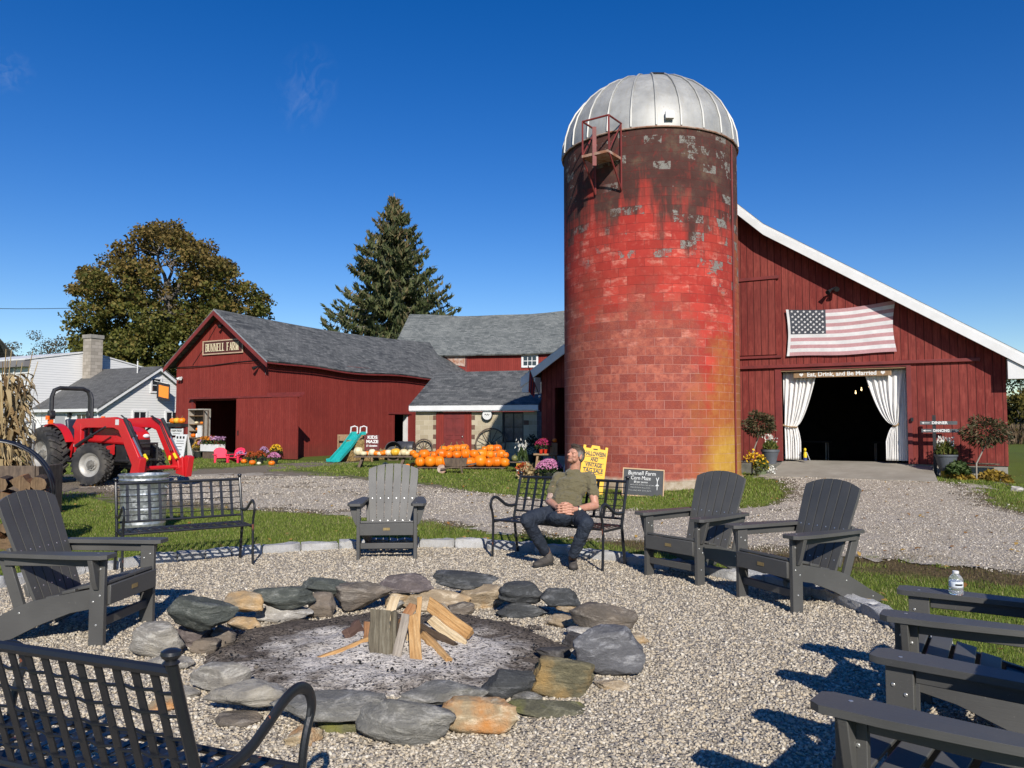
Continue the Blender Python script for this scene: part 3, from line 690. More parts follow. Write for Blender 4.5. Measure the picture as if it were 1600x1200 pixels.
# curtains
M['curtain'] = pmat('white_curtain_cloth', (.74,.73,.71), (.66,.65,.63), 4, .95, .15, 60)
M['rope'] = pmat('jute_rope', (.35,.24,.13), (.25,.16,.08), 20, .9, .3, 80)
def curtain(label, x_jamb, sgn, z0, z1, wtopv, wtie, wbot, ztie, shift=0):
    c = thing('curtain', label, 'curtain', barn_w(x_jamb, .26, 0), BARN_RZ, 'white curtains tied back in the barn doorway')
    mb = MB(); nv, nu = 34, 64; ps = []
    for j in range(nv+1):
        z = z0+(z1-z0)*j/nv
        if z > ztie:
            k = (z-ztie)/(z1-ztie); wv = wtie+(wtopv-wtie)*(k**.62); off_ = shift*(1-k)
        else:
            k = (ztie-z)/(ztie-z0); wv = wtie+(wbot-wtie)*(min(1,k*2.2)**.5); off_ = shift
        amp = .035 if z > ztie else .03
        row = []
        for i in range(nu+1):
            u = i/nu; ph = u*math.pi*2*7+1.1*math.sin(u*9+1)+.3*math.sin(j*.12+u*5)
            row.append((sgn*(off_+u*wv), amp*math.sin(ph)*(.35+.65*min(1, abs(z-ztie)/.3))+.015*math.sin(u*31+z*2), z))
        ps.append(row)
    for j in range(nv):
        for i in range(nu): mb.quad(ps[j][i], ps[j][i+1], ps[j+1][i+1], ps[j+1][i])
    o = mb.build('cloth', M['curtain'], c, smooth=180, weld=True)
    s = o.modifiers.new('thick', 'SOLIDIFY'); s.thickness = .006
    mb = MB(); mb.tube([(sgn*(shift-.02),.05,ztie+.06),(sgn*(shift-.01),-.06,ztie+.03),(sgn*(shift+wtie*.5),-.075,ztie-.01),(sgn*(shift+wtie+.02),-.03,ztie-.02),(sgn*(shift+wtie),.06,ztie)], .022, 8); mb.build('tie_back', M['rope'], c)
    return c
curtain('left white curtain tied back beside the barn doorway with a tan rope', -5.44, 1, .47, 2.98, .93, .34, .46, 1.42)
curtain('right white curtain gathered low in the barn doorway beside the grey shaded cloth', -2.25, -1, .50, 2.98, 1.05, .09, .30, 1.45, .24)
c = thing('curtain', 'flat grey shaded curtain panel hanging against the right door jamb', 'curtain', barn_w(-2.25,.30,0), BARN_RZ, 'white curtains tied back in the barn doorway')
mb = MB(); prev = None
for i in range(25):
    x = -.01-.34*i/24; q = (x, .02*math.sin(i*1.9), 0)
    if prev: mb.quad((prev[0],prev[1],.5),(q[0],q[1],.5),(q[0],q[1],2.98),(prev[0],prev[1],2.98))
    prev = q
mb.build('cloth', M['curtain'], c, smooth=180, weld=True)
# plank sign over the door
sg = thing('wooden_sign', 'stained plank sign reading Eat, Drink, and Be Married over the barn doorway', 'sign', barn_w(-3.86,.09,2.89), BARN_RZ)
mb = MB(); mb.box(-1.26,1.26,-.02,.02,-.085,.085); mb.build('plank', M['wood'], sg, smooth=0, bevel=.004)
lettering('Eat, Drink, and Be Married', .17, M['chalk'], sg, (0,-.023,0), width=1.78, offset=.004)
def heart(mb, cx, cz, s, y):
    pts = []
    for k in range(24):
        a = 2*math.pi*k/24; pts.append((cx+s*16*math.sin(a)**3/16, y, cz+s*(13*math.cos(a)-5*math.cos(2*a)-2*math.cos(3*a)-math.cos(4*a))/16))
    mb.add(pts, [tuple(reversed(range(24)))])
mb = MB(); heart(mb, -1.05, 0, .055, -.024); heart(mb, 1.05, 0, .055, -.024); mb.build('painted_hearts', M['chalk'], sg, smooth=0)
# things glimpsed inside
M['bulb'] = NT('lit_bulb'); M['bulb'] = M['bulb'].fin((.8,.6,.3), .5, Emission_Color=(1,.72,.35,1), Emission_Strength=2.5)
for (px, py, lab) in ((1358,604,'small glowing bulb hanging highest inside the dark barn doorway'),(1346,609,'small glowing bulb hanging in the middle of three inside the dark barn doorway'),(1337,614,'small glowing bulb hanging lowest inside the dark barn doorway')):
    p = P(px, py, 25.2); mb = MB(); mb.ball((0,0,0), (.028,.028,.035), 8, 6); mb.tube([(0,0,.03),(0,0,.08)], .014, 6)
    tag(mb.build('light_bulb', M['bulb'], loc=p), lab, 'light bulb', 'string light bulbs inside the barn')
for x, lab in ((-5.15,'folding table end just inside the barn behind the left curtain'),(-2.75,'folding table end just inside the barn behind the right curtain')):
    tb = thing('table', lab, 'table', barn_w(x,3.2,.2), BARN_RZ, 'tables inside the barn')
    mb = MB(); mb.box(-.6,.6,-.35,.35,.70,.74); mb.build('tabletop', M['dark_in'], tb, bevel=.006)
    for a in (-.5,.5):
        for b in (-.28,.28): mb = MB(); mb.cyl((a,b,0),(a,b,.7),.018,n=6); mb.build('leg', M['steel'], tb)
# ------------------------------------------------------------------ silo
S = thing('silo', 'tall round red block silo with peeling paint and a ribbed metal dome', 'silo', (SILO[0],SILO[1],0))
t = NT('silo_blocks'); uv = t.coord('UV'); ob = t.coord('Object'); ux, uy, uz = t.xyz(uv); ox, oy, oz = t.xyz(ob)
jit = t.noise(uv, 1.2, 3, .6, 0, 1); vm = t.n('ShaderNodeVectorMath', operation='MULTIPLY_ADD'); t.l(jit, vm.inputs[0]); vm.inputs[1].default_value = (.03,.02,0); t.l(uv, vm.inputs[2])
rnd, mort = brick_rnd(t, vm.outputs[0], .408, .2035, .0045, .5, .3)
rnd2 = t.noise(t.n('ShaderNodeTexWhiteNoise').outputs[0], 1) if False else rnd
n_big = t.noise(ob, .42, 5, .6); n_mid = t.noise(ob, 1.5, 6, .65); n_f = t.noise(ob, 7, 6, .7); n_v = t.noise(ob, 45, 3, .7)
n_st = t.noise(t.comb(t.math('MULTIPLY', ux, 2.2), t.math('MULTIPLY', uy, .28), 0.), 1., 5, .65)
# height fade: bright red paint in the middle, chalky pink low, black stain on top
hi_ = t.mapr(oz, 3.2, 5.6)
red = t.mix(rnd, (.33,.030,.022), (.50,.060,.042)); red = t.mix(t.mapr(n_mid, .4, .62, 0, .7), red, (.25,.025,.021)); red = t.mix(t.mapr(n_f, .54, .64, 0, .45), red, (.43,.10,.075))
chalk = t.mix(rnd, (.245,.050,.032), (.42,.125,.080)); chalk = t.mix(t.mapr(n_f, .40, .60, 0, .75), chalk, (.19,.042,.036)); chalk = t.mix(t.mapr(n_v, .5, .7, 0, .4), chalk, (.46,.19,.135))
low = t.math('ADD', t.mapr(oz, 5.4, 3.2), t.math('MULTIPLY', t.math('SUBTRACT', n_mid, .5), 1.8))
rightness = t.mapr(ox, .3, 1.5)
low = t.math('SUBTRACT', low, t.math('MULTIPLY', rightness, t.mapr(oz, .8, 2.6, .2, .9)))
col = t.mix(t.mapr(low, .3, .75), red, chalk)
pk = t.math('MULTIPLY', t.mapr(t.noise(t.comb(ux, t.math('MULTIPLY', uy, 2.2), 0.), 2.4, 7, .72), .52, .66), t.math('MULTIPLY', t.mapr(oz, 6.6, 6.0), t.mapr(oz, 2.4, 3.6)))
pk = t.math('MULTIPLY', pk, t.mapr(rnd, .25, .6)); col = t.mix(t.math('MULTIPLY', pk, .75), col, (.58,.25,.19))
# orange/yellow lichen, lower right flank
li = t.math('ADD', t.math('MULTIPLY', t.mapr(ox, .05, 1.35), t.mapr(oz, 5.0, 1.8)), t.math('MULTIPLY', t.math('SUBTRACT', n_mid, .5), 1.3))
col = t.mix(t.mapr(n_big, .48, .66, 0, .4), col, (.20,.045,.025)); col = t.mix(t.mapr(li, .30, .8, 0, .85), col, t.ramp(n_f, [(.35, (.30,.075,.022)), (.65, (.37,.14,.035))]))
li2 = t.math('ADD', t.math('MULTIPLY', t.mapr(ox, .35, 1.4), t.mapr(oz, 2.1, .5)), t.math('MULTIPLY', t.math('SUBTRACT', n_big, .5), 1.6))
li2 = t.math('SUBTRACT', li2, t.math('MULTIPLY', t.mapr(ox, 1.75, 2.05), .35))
col = t.mix(t.mapr(li2, .45, .85, 0, .85), col, t.ramp(n_f, [(.35, (.42,.24,.03)), (.65, (.50,.30,.06))]))
col = t.mix(t.mapr(ox, 1.7, 1.95, 0, .65), col, t.ramp(n_st, [(.35, (.17,.075,.03)), (.65, (.31,.13,.045))]))
# dark weather stain at the top, running down
dk = t.math('ADD', t.mapr(oz, 4.9, 7.1), t.math('MULTIPLY', t.math('SUBTRACT', n_st, .5), 2.4))
dk = t.math('ADD', dk, t.math('MULTIPLY', t.mapr(oz, 7.2, 8.3), .4)); dk = t.math('ADD', dk, t.math('MULTIPLY', t.math('SUBTRACT', rnd, .5), .35))
dcol = t.ramp(n_mid, [(.3, (.022,.017,.015)), (.55, (.05,.033,.027)), (.75, (.12,.092,.06))])
dcol = t.mix(t.mapr(n_f, .54, .62, 0, .5), dcol, (.13,.02,.018))
col = t.mix(t.mapr(dk, .42, .85, 0, .93), col, dcol)
# spalled bare-grey blocks
sp = t.math('ADD', t.math('MULTIPLY', rnd, 1.), t.math('MULTIPLY', t.math('SUBTRACT', n_mid, .5), 1.3)); sp = t.math('ADD', sp, t.math('MULTIPLY', t.math('SUBTRACT', n_f, .5), .9))
spz = t.math('MULTIPLY', t.mapr(oz, 3.9, 5.4), t.mapr(ox, -1.6, 1.3, .45, 1.05))
sp = t.math('MULTIPLY', t.mapr(sp, .88, .92), t.mapr(t.math('ADD', spz, t.math('MULTIPLY', t.math('SUBTRACT', n_big, .5), .9)), .42, .55)); sp = t.math('MULTIPLY', sp, t.mapr(t.math('ADD', n_f, t.math('MULTIPLY', t.math('SUBTRACT', n_v, .5), .5)), .44, .52))
gcol = t.ramp(n_v, [(.3, (.10,.095,.085)), (.7, (.27,.255,.23))]); col = t.mix(sp, col, gcol)
# mortar: pale low, dark high
mcol = t.mix(t.mapr(t.math('ADD', oz, t.math('MULTIPLY', t.math('SUBTRACT', n_mid, .5), 3.)), 2.6, 4.6), (.50,.27,.22), (.12,.022,.02))
col = t.mix(t.math('MULTIPLY', mort, t.mapr(n_f, .3, .6, .25, .95)), col, mcol)
col = t.mix(t.mapr(t.math('ADD', oz, t.math('MULTIPLY', t.math('SUBTRACT', n_mid, .5), .25)), .30, .22), col, t.ramp(n_f, [(.35, (.26,.19,.12)), (.65, (.42,.36,.28))]))
t.bump(t.math('SUBTRACT', t.math('ADD', t.math('MULTIPLY', n_v, .35), t.math('MULTIPLY', n_f, .4)), t.math('ADD', mort, t.math('MULTIPLY', sp, 1.))), .55, .018)
M['silo'] = t.fin(col, .9, 0, .25)
N = 128; ZR = 8.38
mb = MB(); prof = [(SR+.05,-.1),(SR+.05,.22),(SR+.005,.27),(SR,.3),(SR,ZR)]; uvs = []
mb.lathe(prof, N)
for i in range(len(prof)-1):
    for j in range(N):
        a0, a1 = 2*math.pi*j/N*SR, 2*math.pi*(j+1)/N*SR
        uvs += [(a0,prof[i][1]),(a1,prof[i][1]),(a1,prof[i+1][1]),(a0,prof[i+1][1])]
uvs += [(0,0)]*(2*N)
mb.build('block_wall', M['silo'], S, smooth=40, uvs=uvs)
t = NT('dome_metal'); co = t.coord('Object'); n = t.noise(co, 2.2, 5, .6); ns = t.noise(t.coord('Object', (6,6,.7)), 1.5, 5, .65); nf = t.noise(co, 22, 3)
col = t.ramp(n, [(.3, (.28,.28,.27)), (.7, (.41,.41,.395))]); col = t.mix(t.mapr(ns, .48, .72, 0, .6), col, (.30,.285,.25)); col = t.mix(t.mapr(nf, .66, .72, 0, .6), col, (.25,.20,.15))
M['dome'] = t.fin(col, t.mapr(n, .3, .7, .48, .62), .25, .5)
DN = 24; da = R(-80.5)+math.pi/DN*0
dz = lambda k: (SR+.05)*math.cos(k)
mb = MB(); prof = [(SR+.03,ZR-.05)]+[((SR+.03)*math.cos(R(a)), ZR+1.93*math.sin(R(a))) for a in (0,10,20,30,40,50,60,70,80,86)]+[(.02,ZR+1.93)]
mb.lathe(prof, DN*2, M=Matrix.Rotation(da, 3, 'Z')); mb.build('dome', M['dome'], S, smooth=30)
mb = MB()
for k in range(DN):
    a = da+2*math.pi*k/DN; pts = [((r+.012)*math.cos(a), (r+.012)*math.sin(a), z+.012) for r, z in prof[:-1]]
    mb.tube(pts, .026, 5)
mb.build('dome_seams', M['dome'], S, smooth=60)
mb = MB(); a = da-R(7.5)
pts = [((SR+.045)*math.cos(R(e))*math.cos(b), (SR+.045)*math.cos(R(e))*math.sin(b), ZR+1.945*math.sin(R(e))) for e, b in ((58,da-R(15)),(58,da))]
mb.tube(pts, .028, 5); mb.build('hatch_lip', M['black'], S)
q = Vector(((SR+.06)*math.cos(R(6))*math.cos(a), (SR+.06)*math.cos(R(6))*math.sin(a), ZR+.16)); mb = MB(); mb.bar(q, q+Vector((math.cos(a),math.sin(a),.1))*.09, .19, .17); mb.build('vent_plate', M['white'], S, smooth=0)
mb = MB(); mb.tube([((SR+.035)*math.cos(2*math.pi*k/64), (SR+.035)*math.sin(2*math.pi*k/64), ZR-.07) for k in range(64)], .02, 5, closed=True); mb.build('rim_band', M['rust'], S)
# chute platform with its rails
ang_p = math.atan2(-.984,-.178)-R(25); er = Vector((math.cos(ang_p), math.sin(ang_p), 0)); et = Vector((-er.y, er.x, 0))
def sp_(r, tt, z): return er*r+et*tt+Vector((0,0,z))
pf = MB(); pf.prism([(-.34,0),(.34,0),(.34,.62),(-.34,.62)], 7.60, 7.66, lambda a, b, d: tuple(sp_(SR+.04+b, a, d))); pl = pf.build('platform', M['rust'], S, smooth=0)
rl = MB(); zb = 7.66; zt = 8.46
for tt in (-.34,.34):
    rl.tube([sp_(SR+.62,tt,zb),sp_(SR+.62,tt,zt)], .022, 6); rl.tube([sp_(SR,tt,zt),sp_(SR+.62,tt,zt)], .022, 6); rl.tube([sp_(SR,tt,zt),sp_(SR+.62,tt,zb)], .016, 6); rl.tube([sp_(SR+.02,tt,6.9),sp_(SR+.6,tt,zb-.06)], .022, 6); rl.tube([sp_(SR+.02,tt,6.9),sp_(SR+.02,tt,zt)], .02, 6)
rl.tube([sp_(SR+.62,-.34,zt),sp_(SR+.62,.34,zt)], .022, 6)
rl.bar(sp_(SR+.64,-.02,zb-.3), sp_(SR+.64,-.02,zt-.2), .09, .03); rl.build('railing', M['red_trim'], pl)
ap_ = math.atan2(-.984,-.178)+R(63); er2 = Vector((math.cos(ap_), math.sin(ap_), 0))*(SR+.025)
mb = MB(); mb.tube([er2+Vector((0,0,.25)), er2+Vector((0,0,8.2))], .022, 8); mb.build('conduit', M['red_trim'], S)
# ------------------------------------------------------------------ farm shop barn (left)
LO = Vector((-15.75,36,0)); LRZ = R(-30); LEX = Vector((math.cos(LRZ), math.sin(LRZ), 0)); LEY = Vector((-math.sin(LRZ), math.cos(LRZ), 0))
def lw(x, y, z=0): return LO+LEX*x+LEY*y+Vector((0,0,z))
L = thing('farm_shop_barn', 'old red board barn with a sagging grey roof and an open sliding door', 'barn', LO, LRZ)
WD = 6.07; LN = 16.0; sl = .72
def lz(x): return 6.62-sl*abs(x-WD/2)
mb = MB(); C_ = WD/2
mb.prism([(0,.0),(1.275,.0),(1.275,2.54),(4.35,2.54),(4.35,0),(WD,0),(WD,4.15),(0,4.15)], 0, .1, FR(0))
mb.prism([(0,4.151),(WD,4.151),(WD,lz(WD)-.14),(C_,lz(C_)-.14),(0,lz(0)-.14)], 0, .13, FR(-.03))
mb.prism([(.101,0),(8.64,0),(8.64,1.98),(9.9,1.98),(9.9,0),(LN,0),(LN,lz(0)-.14),(.101,lz(0)-.14)], -.1, 0, SD(WD)); mb.prism([(.101,0),(LN,0),(LN,lz(0)-.14),(.101,lz(0)-.14)], 0, .1, SD(0))
mb.prism([(0,0),(WD,0),(WD,lz(WD)-.14),(C_,lz(C_)-.14),(0,lz(0)-.14)], 0, .1, FR(LN))
mb.build('wall', M['red_old'], L, smooth=0)
mb = MB(); mb.box(.1,WD-.1,.1,LN,.0,.06); mb.box(.1,WD-.1,.11,LN,2.75,2.85); mb.box(.1,WD-.1,5.2,5.3,.06,2.75); mb.build('interior', M['dark_in'], L, smooth=0)
mb = MB(); ny = 24
def sag(x, y): return -.20*math.sin(math.pi*min(1,y/LN))*(1-.35*abs(x-C_)/3)+.05*math.sin(y*.9+x)*min(1,y/3)*(abs(x-C_)/3)
for sx in (-1, 1):
    for i in range(ny):
        y0 = -.42+(LN+.6)*i/ny; y1 = -.42+(LN+.6)*(i+1)/ny
        for k in range(4):
            a0 = C_+sx*(C_+.36)*k/4; a1 = C_+sx*(C_+.36)*(k+1)/4
            q = [(a0,y0,lz(a0)+sag(a0,y0)),(a1,y0,lz(a1)+sag(a1,y0)),(a1,y1,lz(a1)+sag(a1,y1)),(a0,y1,lz(a0)+sag(a0,y1))]
            if sx < 0: q.reverse()
            mb.add(q, [(0,1,2,3)])
bm_ = mb
o = mb.build('roof', M['shingle'], L, smooth=0); s = o.modifiers.new('thick', 'SOLIDIFY'); s.thickness = .07; s.offset = -1
ll = [(C_-C_-.38, lz(-.38)-.02),(C_, lz(C_)-.02),(WD+.38, lz(WD+.38)-.02)]
mb = MB(); mb.prism(off(ll,.05)+list(reversed(off(ll,.25))), 0, .04, FR(-.45)); mb.build('rake_board', M['red_trim'], L, smooth=0)
M['drip'] = pmat('aluminium_drip_edge', (.5,.5,.5), (.4,.4,.4), 5, .4, metal=.6)
mb = MB(); mb.prism([(C_,lz(C_)+.0),(WD+.4,lz(WD+.4)+.0),(WD+.4,lz(WD+.4)-.055),(C_,lz(C_)-.055)], 0, .03, FR(-.455)); mb.build('drip_edge', M['drip'], L, smooth=0)
mb = MB()
for i in range(ny):
    y0 = -.4+(LN+.5)*i/ny; y1 = -.4+(LN+.5)*(i+1)/ny; a = WD+.34; mb.bar((a,y0,lz(a)+sag(a,y0)-.11),(a,y1,lz(a)+sag(a,y1)-.11),.03,.06)
mb.build('eave_board', M['red_trim'], L, smooth=0)
mb = MB(); mb.box(4.32,8.02,-.17,-.11,.03,2.60); dr = mb.build('sliding_door', M['red_old'], L, smooth=0)
mb = MB(); mb.box(4.45,4.49,-.2,-.171,1.0,1.2); mb.build('handle', M['black'], dr, smooth=0)
mb = MB(); mb.box(1.1,8.2,-.2,-.04,2.62,2.70); mb.box(6.1,8.25,-.05,-.01,2.70,2.82); mb.build('door_track', M['red_trim'], L, smooth=0)
mb = MB(); mb.box(1.13,1.274,-.03,-.002,0,2.6); mb.box(WD+.002,WD+.05,8.1,10.05,2.0,2.09); mb.build('door_trim', M['red_trim'], L, smooth=0)
mb = MB(); mb.box(WD-.13,WD-.1,9.82,9.90,.02,1.98); mb.box(WD-.4,WD-.13,9.86,9.9,.02,1.98); mb.build('door_jamb', M['white'], L, smooth=0)
mb = MB(); mb.tube([(-.0,-.05,4.13),(1.2,-.06,4.11),(2.6,-.05,4.14),(4.2,-.06,4.22),(5.5,-.05,4.25)], .018, 5); mb.tube([(5.1,-.06,5.0),(5.8,-.06,4.3),(6.0,-.06,3.6)], .014, 5); mb.tube([(1.2,-.05,4.2),(2.0,-.05,5.0),(2.75,-.05,5.9)], .012, 5); mb.tube([(3.3,-.06,6.1),(4.2,-.06,5.0),(5.2,-.05,4.7)], .012, 5); mb.build('cable', M['black'], L)
for nm, x, z in (('flood_light',3.3,5.9),('flood_light',5.55,3.95)):
    mb = MB(); mb.tube([(x,-.03,z),(x,-.2,z+.02)], .03, 6); mb.cyl((x,-.15,z),(x-.06,-.32,z-.08),.05,.09,10); mb.build(nm, M['black'], L)
mb = MB(); mb.tube([(.45,-.01,3.6),(.45,-.12,3.65)], .02, 6); mb.cyl((.40,-.1,3.65),(.34,-.22,3.55),.04,.08,10); mb.cyl((.5,-.1,3.65),(.56,-.22,3.58),.04,.08,10); mb.build('porch_light', M['white'], L)
sg = thing('shop_sign', 'dark red sign board lettered BUNNELL FARM in cream under the left gable', 'sign', lw(3.25,-.06,4.94), LRZ)
mb = MB(); mb.box(-1.30,1.30,-.02,.02,-.29,.29); mb.build('board', pmat('sign_maroon', (.085,.02,.017), (.07,.016,.014), 4, .6), sg, smooth=0)
mb = MB()
for a, b, c, d in ((-1.33,1.33,.27,.32),(-1.33,1.33,-.32,-.27),(-1.33,-1.28,-.27,.27),(1.28,1.33,-.27,.27)): mb.box(a,b,-.045,-.005,c,d)
mb.build('frame', pmat('tan_frame', (.50,.36,.25), (.42,.29,.2), 5, .6), sg, smooth=0)
# slab-serif letters cut from bars
GL = {'B': [('v',0,0,1),('h',0,.62,1),('h',0,.62,.52),('h',0,.62,0),('v',.68,.55,.95),('v',.68,.05,.5)], 'U': [('v',0,.1,1),('t',.7,.1,1),('h',.08,.62,0)], 'N': [('t',0,0,1),('d',.05,1,.72,0),('t',.76,0,1)],
      'E': [('v',0,0,1),('h',0,.66,1),('h',0,.5,.52),('h',0,.66,0)], 'L': [('v',0,0,1),('h',0,.66,0)], 'F': [('v',0,0,1),('h',0,.68,1),('h',0,.5,.52)], 'A': [('d',.06,0,.38,1),('D',.38,1,.74,0),('h',.16,.6,.33)], 'R': [('v',0,0,1),('h',0,.6,1),('h',0,.6,.5),('v',.64,.55,.95),('D',.35,.5,.74,0)], 'M': [('t',0,0,1),('D',.04,1,.45,0),('d',.45,0,.86,1),('v',.86,0,1)]}
WID = dict(B=.86,U=.9,N=.95,E=.84,L=.82,F=.84,A=.92,R=.9,M=1.06)
mb = MB(); adv = 0; tot = sum(WID.get(c, .62) for c in 'BUNNELL FARM'); k = 2.2/tot; hh = .36; x0 = -1.12; dep = 0
for ch in 'BUNNELL FARM':
    if ch == ' ': adv += .62*k; continue
    X = x0+adv; w_ = k
    for st in GL[ch]:
        dep += 1; y = -.031-.0004*(dep % 7)
        def pt(a, b): return (X+a*w_*.80+.03*w_, y, -hh/2+b*hh)
        if st[0] in 'vt':
            th = .2*w_ if st[0] == 'v' else .09*w_
            mb.bar(pt(st[1]+.04,st[2]), pt(st[1]+.04,st[3]), .012, th, up=(1,0,0))
            for e in (st[2], st[3]):
                if e in (0,1): q = pt(st[1]+.04, e); s_ = .018 if e == 0 else -.018; mb.box(q[0]-th/2-.035,q[0]+th/2+.035,y-.0075,y+.0045,min(q[2],q[2]+s_),max(q[2],q[2]+s_))
        elif st[0] == 'h':
            b = min(max(st[3], .05), .95); mb.bar(pt(st[1],b), pt(st[2],b), .0122, .032, up=(0,0,1))
        else: mb.bar(pt(st[1],st[2]), pt(st[3],st[4]), .0124, (.2 if st[0] == 'D' else .1)*w_, up=(1,0,0))
    adv += WID[ch]*k
mb.build('lettering', M['cream'], sg, smooth=0)
# ------------------------------------------------------------------ back barn
KO = P(612,553,47.5); KO.z = 0; KRZ = R(-10)
K = thing('back_barn', 'red barn with a pale grey shingle roof rising behind the stone shed', 'barn', KO, KRZ)
ke, kr, kd = 5.78, 8.85, 3.9
mb = MB(); mb.box(.3,16,.25,.37,0,ke+.1); mb.prism([(.25,0),(2*kd-.25,0),(2*kd-.25,ke+.1),(kd,kr-.2),(.25,ke+.1)], 0, .12, SD(.3)); mb.box(.42,16,2*kd-.37,2*kd-.25,0,ke+.1); mb.build('wall', M['red_old'], K, smooth=0)
mb = MB(); nx = 14
kz = lambda x: -.22*math.sin(math.pi*min(1,x/11))+.03*math.sin(x*1.3)
for i in range(nx):
    a, b = -.1+16.4*i/nx, -.1+16.4*(i+1)/nx
    mb.quad((a,-.05,ke+kz(a)*.4),(b,-.05,ke+kz(b)*.4),(b,kd,kr+kz(b)),(a,kd,kr+kz(a))); mb.quad((a,kd,kr+kz(a)),(b,kd,kr+kz(b)),(b,2*kd+.05,ke),(a,2*kd+.05,ke))
o = mb.build('roof', M['shingle_pale'], K, smooth=0); s = o.modifiers.new('thick', 'SOLIDIFY'); s.thickness = .09; s.offset = -1
def klocal(px, py, ly=.25):
    d = ray(px, py); c, s_ = math.cos(KRZ), math.sin(KRZ); nrm = Vector((-s_, c, 0)); t_ = (nrm.dot(KO)+ly-0)/nrm.dot(d) if True else 0
    p = d*t_+Vector((0,0,CAM_H))-KO; return p.x*c+p.y*s_, p.z
def window(parent, x0, x1, z0, z1, y, cols, rows, frame, pane, fw=.08, plane=FR, sgn=-1):
    mb = MB(); F = plane(y)
    mb.prism([(x0,z0),(x1,z0),(x1,z1),(x0,z1)], .012*sgn, .0*sgn+.002*sgn, F); pn = MB()
    pn.prism([(x0,z0),(x1,z0),(x1,z1),(x0,z1)], .004*sgn, .02*sgn, F)
    fr = MB()
    for a, b, c, d in ((x0-fw,x1+fw,z1,z1+fw),(x0-fw,x1+fw,z0-fw,z0),(x0-fw,x0,z0,z1),(x1,x1+fw,z0,z1)): fr.prism([(a,c),(b,c),(b,d),(a,d)], .003*sgn, .06*sgn, F)
    for i in range(1, cols): q = x0+(x1-x0)*i/cols; fr.prism([(q-.018,z0),(q+.018,z0),(q+.018,z1),(q-.018,z1)], .021*sgn, .045*sgn, F)
    for i in range(1, rows): q = z0+(z1-z0)*i/rows; fr.prism([(x0,q-.018),(x1,q-.018),(x1,q+.018),(x0,q+.018)], .022*sgn, .044*sgn, F)
    w_ = pn.build('window', pane, parent, smooth=0); fr.build('window_frame', frame, w_, smooth=0); return w_
(x0, z1), (x1, z0) = klocal(818,557), klocal(838,571)
window(K, x0, x1, z0, z1, .25, 3, 2, M['white'], M['glass'], .12)
(x0, z1), (x1, z0) = klocal(692,555), klocal(728,573)
mb = MB(); mb.prism([(x0,z1),(x1,z1),(x1,z0),(x0+.6*(x1-x0),z0+.1)], -.04, -.01, FR(.25)); mb.build('tin_patch', M['rust'], K, smooth=0)
(xb, zb), _ = klocal(727,553), 0
mb = MB(); mb.box(xb,xb+.12,.21,.249,zb-2,zb-.05); mb.build('corner_board', M['red_trim'], K, smooth=0)
# ------------------------------------------------------------------ block shed (milk house)
HO = Vector((-4.2,33.5,0)); HRZ = R(-18); HEX = Vector((math.cos(HRZ), math.sin(HRZ), 0)); HEY = Vector((-math.sin(HRZ), math.cos(HRZ), 0))
def hw(x, y, z=0): return HO+HEX*x+HEY*y+Vector((0,0,z))
H = thing('block_shed', 'low tan block shed with a red door and grey lean-to roof between the barns', 'shed', HO, HRZ)
t = NT('tan_blocks'); uv = t.coord('UV'); rnd, mort = brick_rnd(t, uv, .41, .205, .006, .5, .2); n = t.noise(uv, 30, 3); nb = t.noise(uv, 1.5, 4)
col = t.mix(rnd, (.34,.285,.19), (.46,.40,.29)); col = t.mix(t.mapr(nb, .45, .7, 0, .5), col, (.29,.23,.15)); col = t.mix(mort, col, (.52,.46,.36)); t.bump(t.math('SUBTRACT', n, mort), .4, .015); M['tan'] = t.fin(col, .9, 0, .2)
mb = MB()
for a, b in ((0,.98),(2.61,3.99),(4.92,5.5)): mb.box(a,b,0,.2,-.2,2.0)
mb.box(3.99,4.92,0,.2,-.2,.72); mb.box(.98,2.61,.05,.2,1.992,2.0); mb.box(0,.2,.2,2.6,-.2,2.0); mb.box(5.3,5.5,.2,2.6,-.2,2.0)
mb.build('wall', M['tan'], H, smooth=0)
mb = MB(); mb.box(.98,4.92,.21,.3,0,2.0); mb.build('inner_wall', M['dark_in'], H, smooth=0)
qb = MB()
for k in range(9):
    if k % 2: continue
    z = .02+.205*k; qb.box(2.615,2.76,-.006,.01,z,z+.195)
    if k < 9: qb.box(.83,.975,-.006,.01,z,z+.195)
qb.box(4.93,5.15,-.006,.01,1.45,1.64)
qb.build('quoin_blocks', pmat('brown_blocks', (.16,.085,.055), (.11,.06,.045), 6, .9), H, smooth=0)
mb = MB(); mb.prism([(-.22,2.30),(2.75,3.92),(2.75,3.84),(-.22,2.22)], 0, 5.85, lambda a, b, d: (-.22+d, a, b)); mb.build('roof', M['shingle'], H, smooth=0)
mb = MB(); mb.prism([(.0,2.0),(2.7,2.0),(2.7,3.80),(0,2.33)], 0, .1, SD(.02)); mb.prism([(.0,2.0),(2.7,2.0),(2.7,3.80),(0,2.33)], 0, .1, SD(5.38)); mb.build('gable_fill', M['red_old'], H, smooth=0)
mb = MB(); mb.box(-.2,5.62,-.27,-.225,2.06,2.27); mb.box(-.2,5.62,-.22,0,2.02,2.06); mb.build('fascia', M['white_trim'], H, smooth=0)
mb = MB(); mb.box(1.34,2.29,-.02,.03,0,1.93); d_ = mb.build('door', M['red_trim'], H, smooth=0)
mb = MB()
for a, b, c, d in ((1.44,1.78,.25,.85),(1.85,2.19,.25,.85),(1.44,1.78,1.0,1.75),(1.85,2.19,1.0,1.75)):
    for e in ((a,b,c,c+.03),(a,b,d-.03,d),(a,a+.03,c+.03,d-.03),(b-.03,b,c+.03,d-.03)): mb.box(e[0],e[1],-.035,-.0205,e[2],e[3])
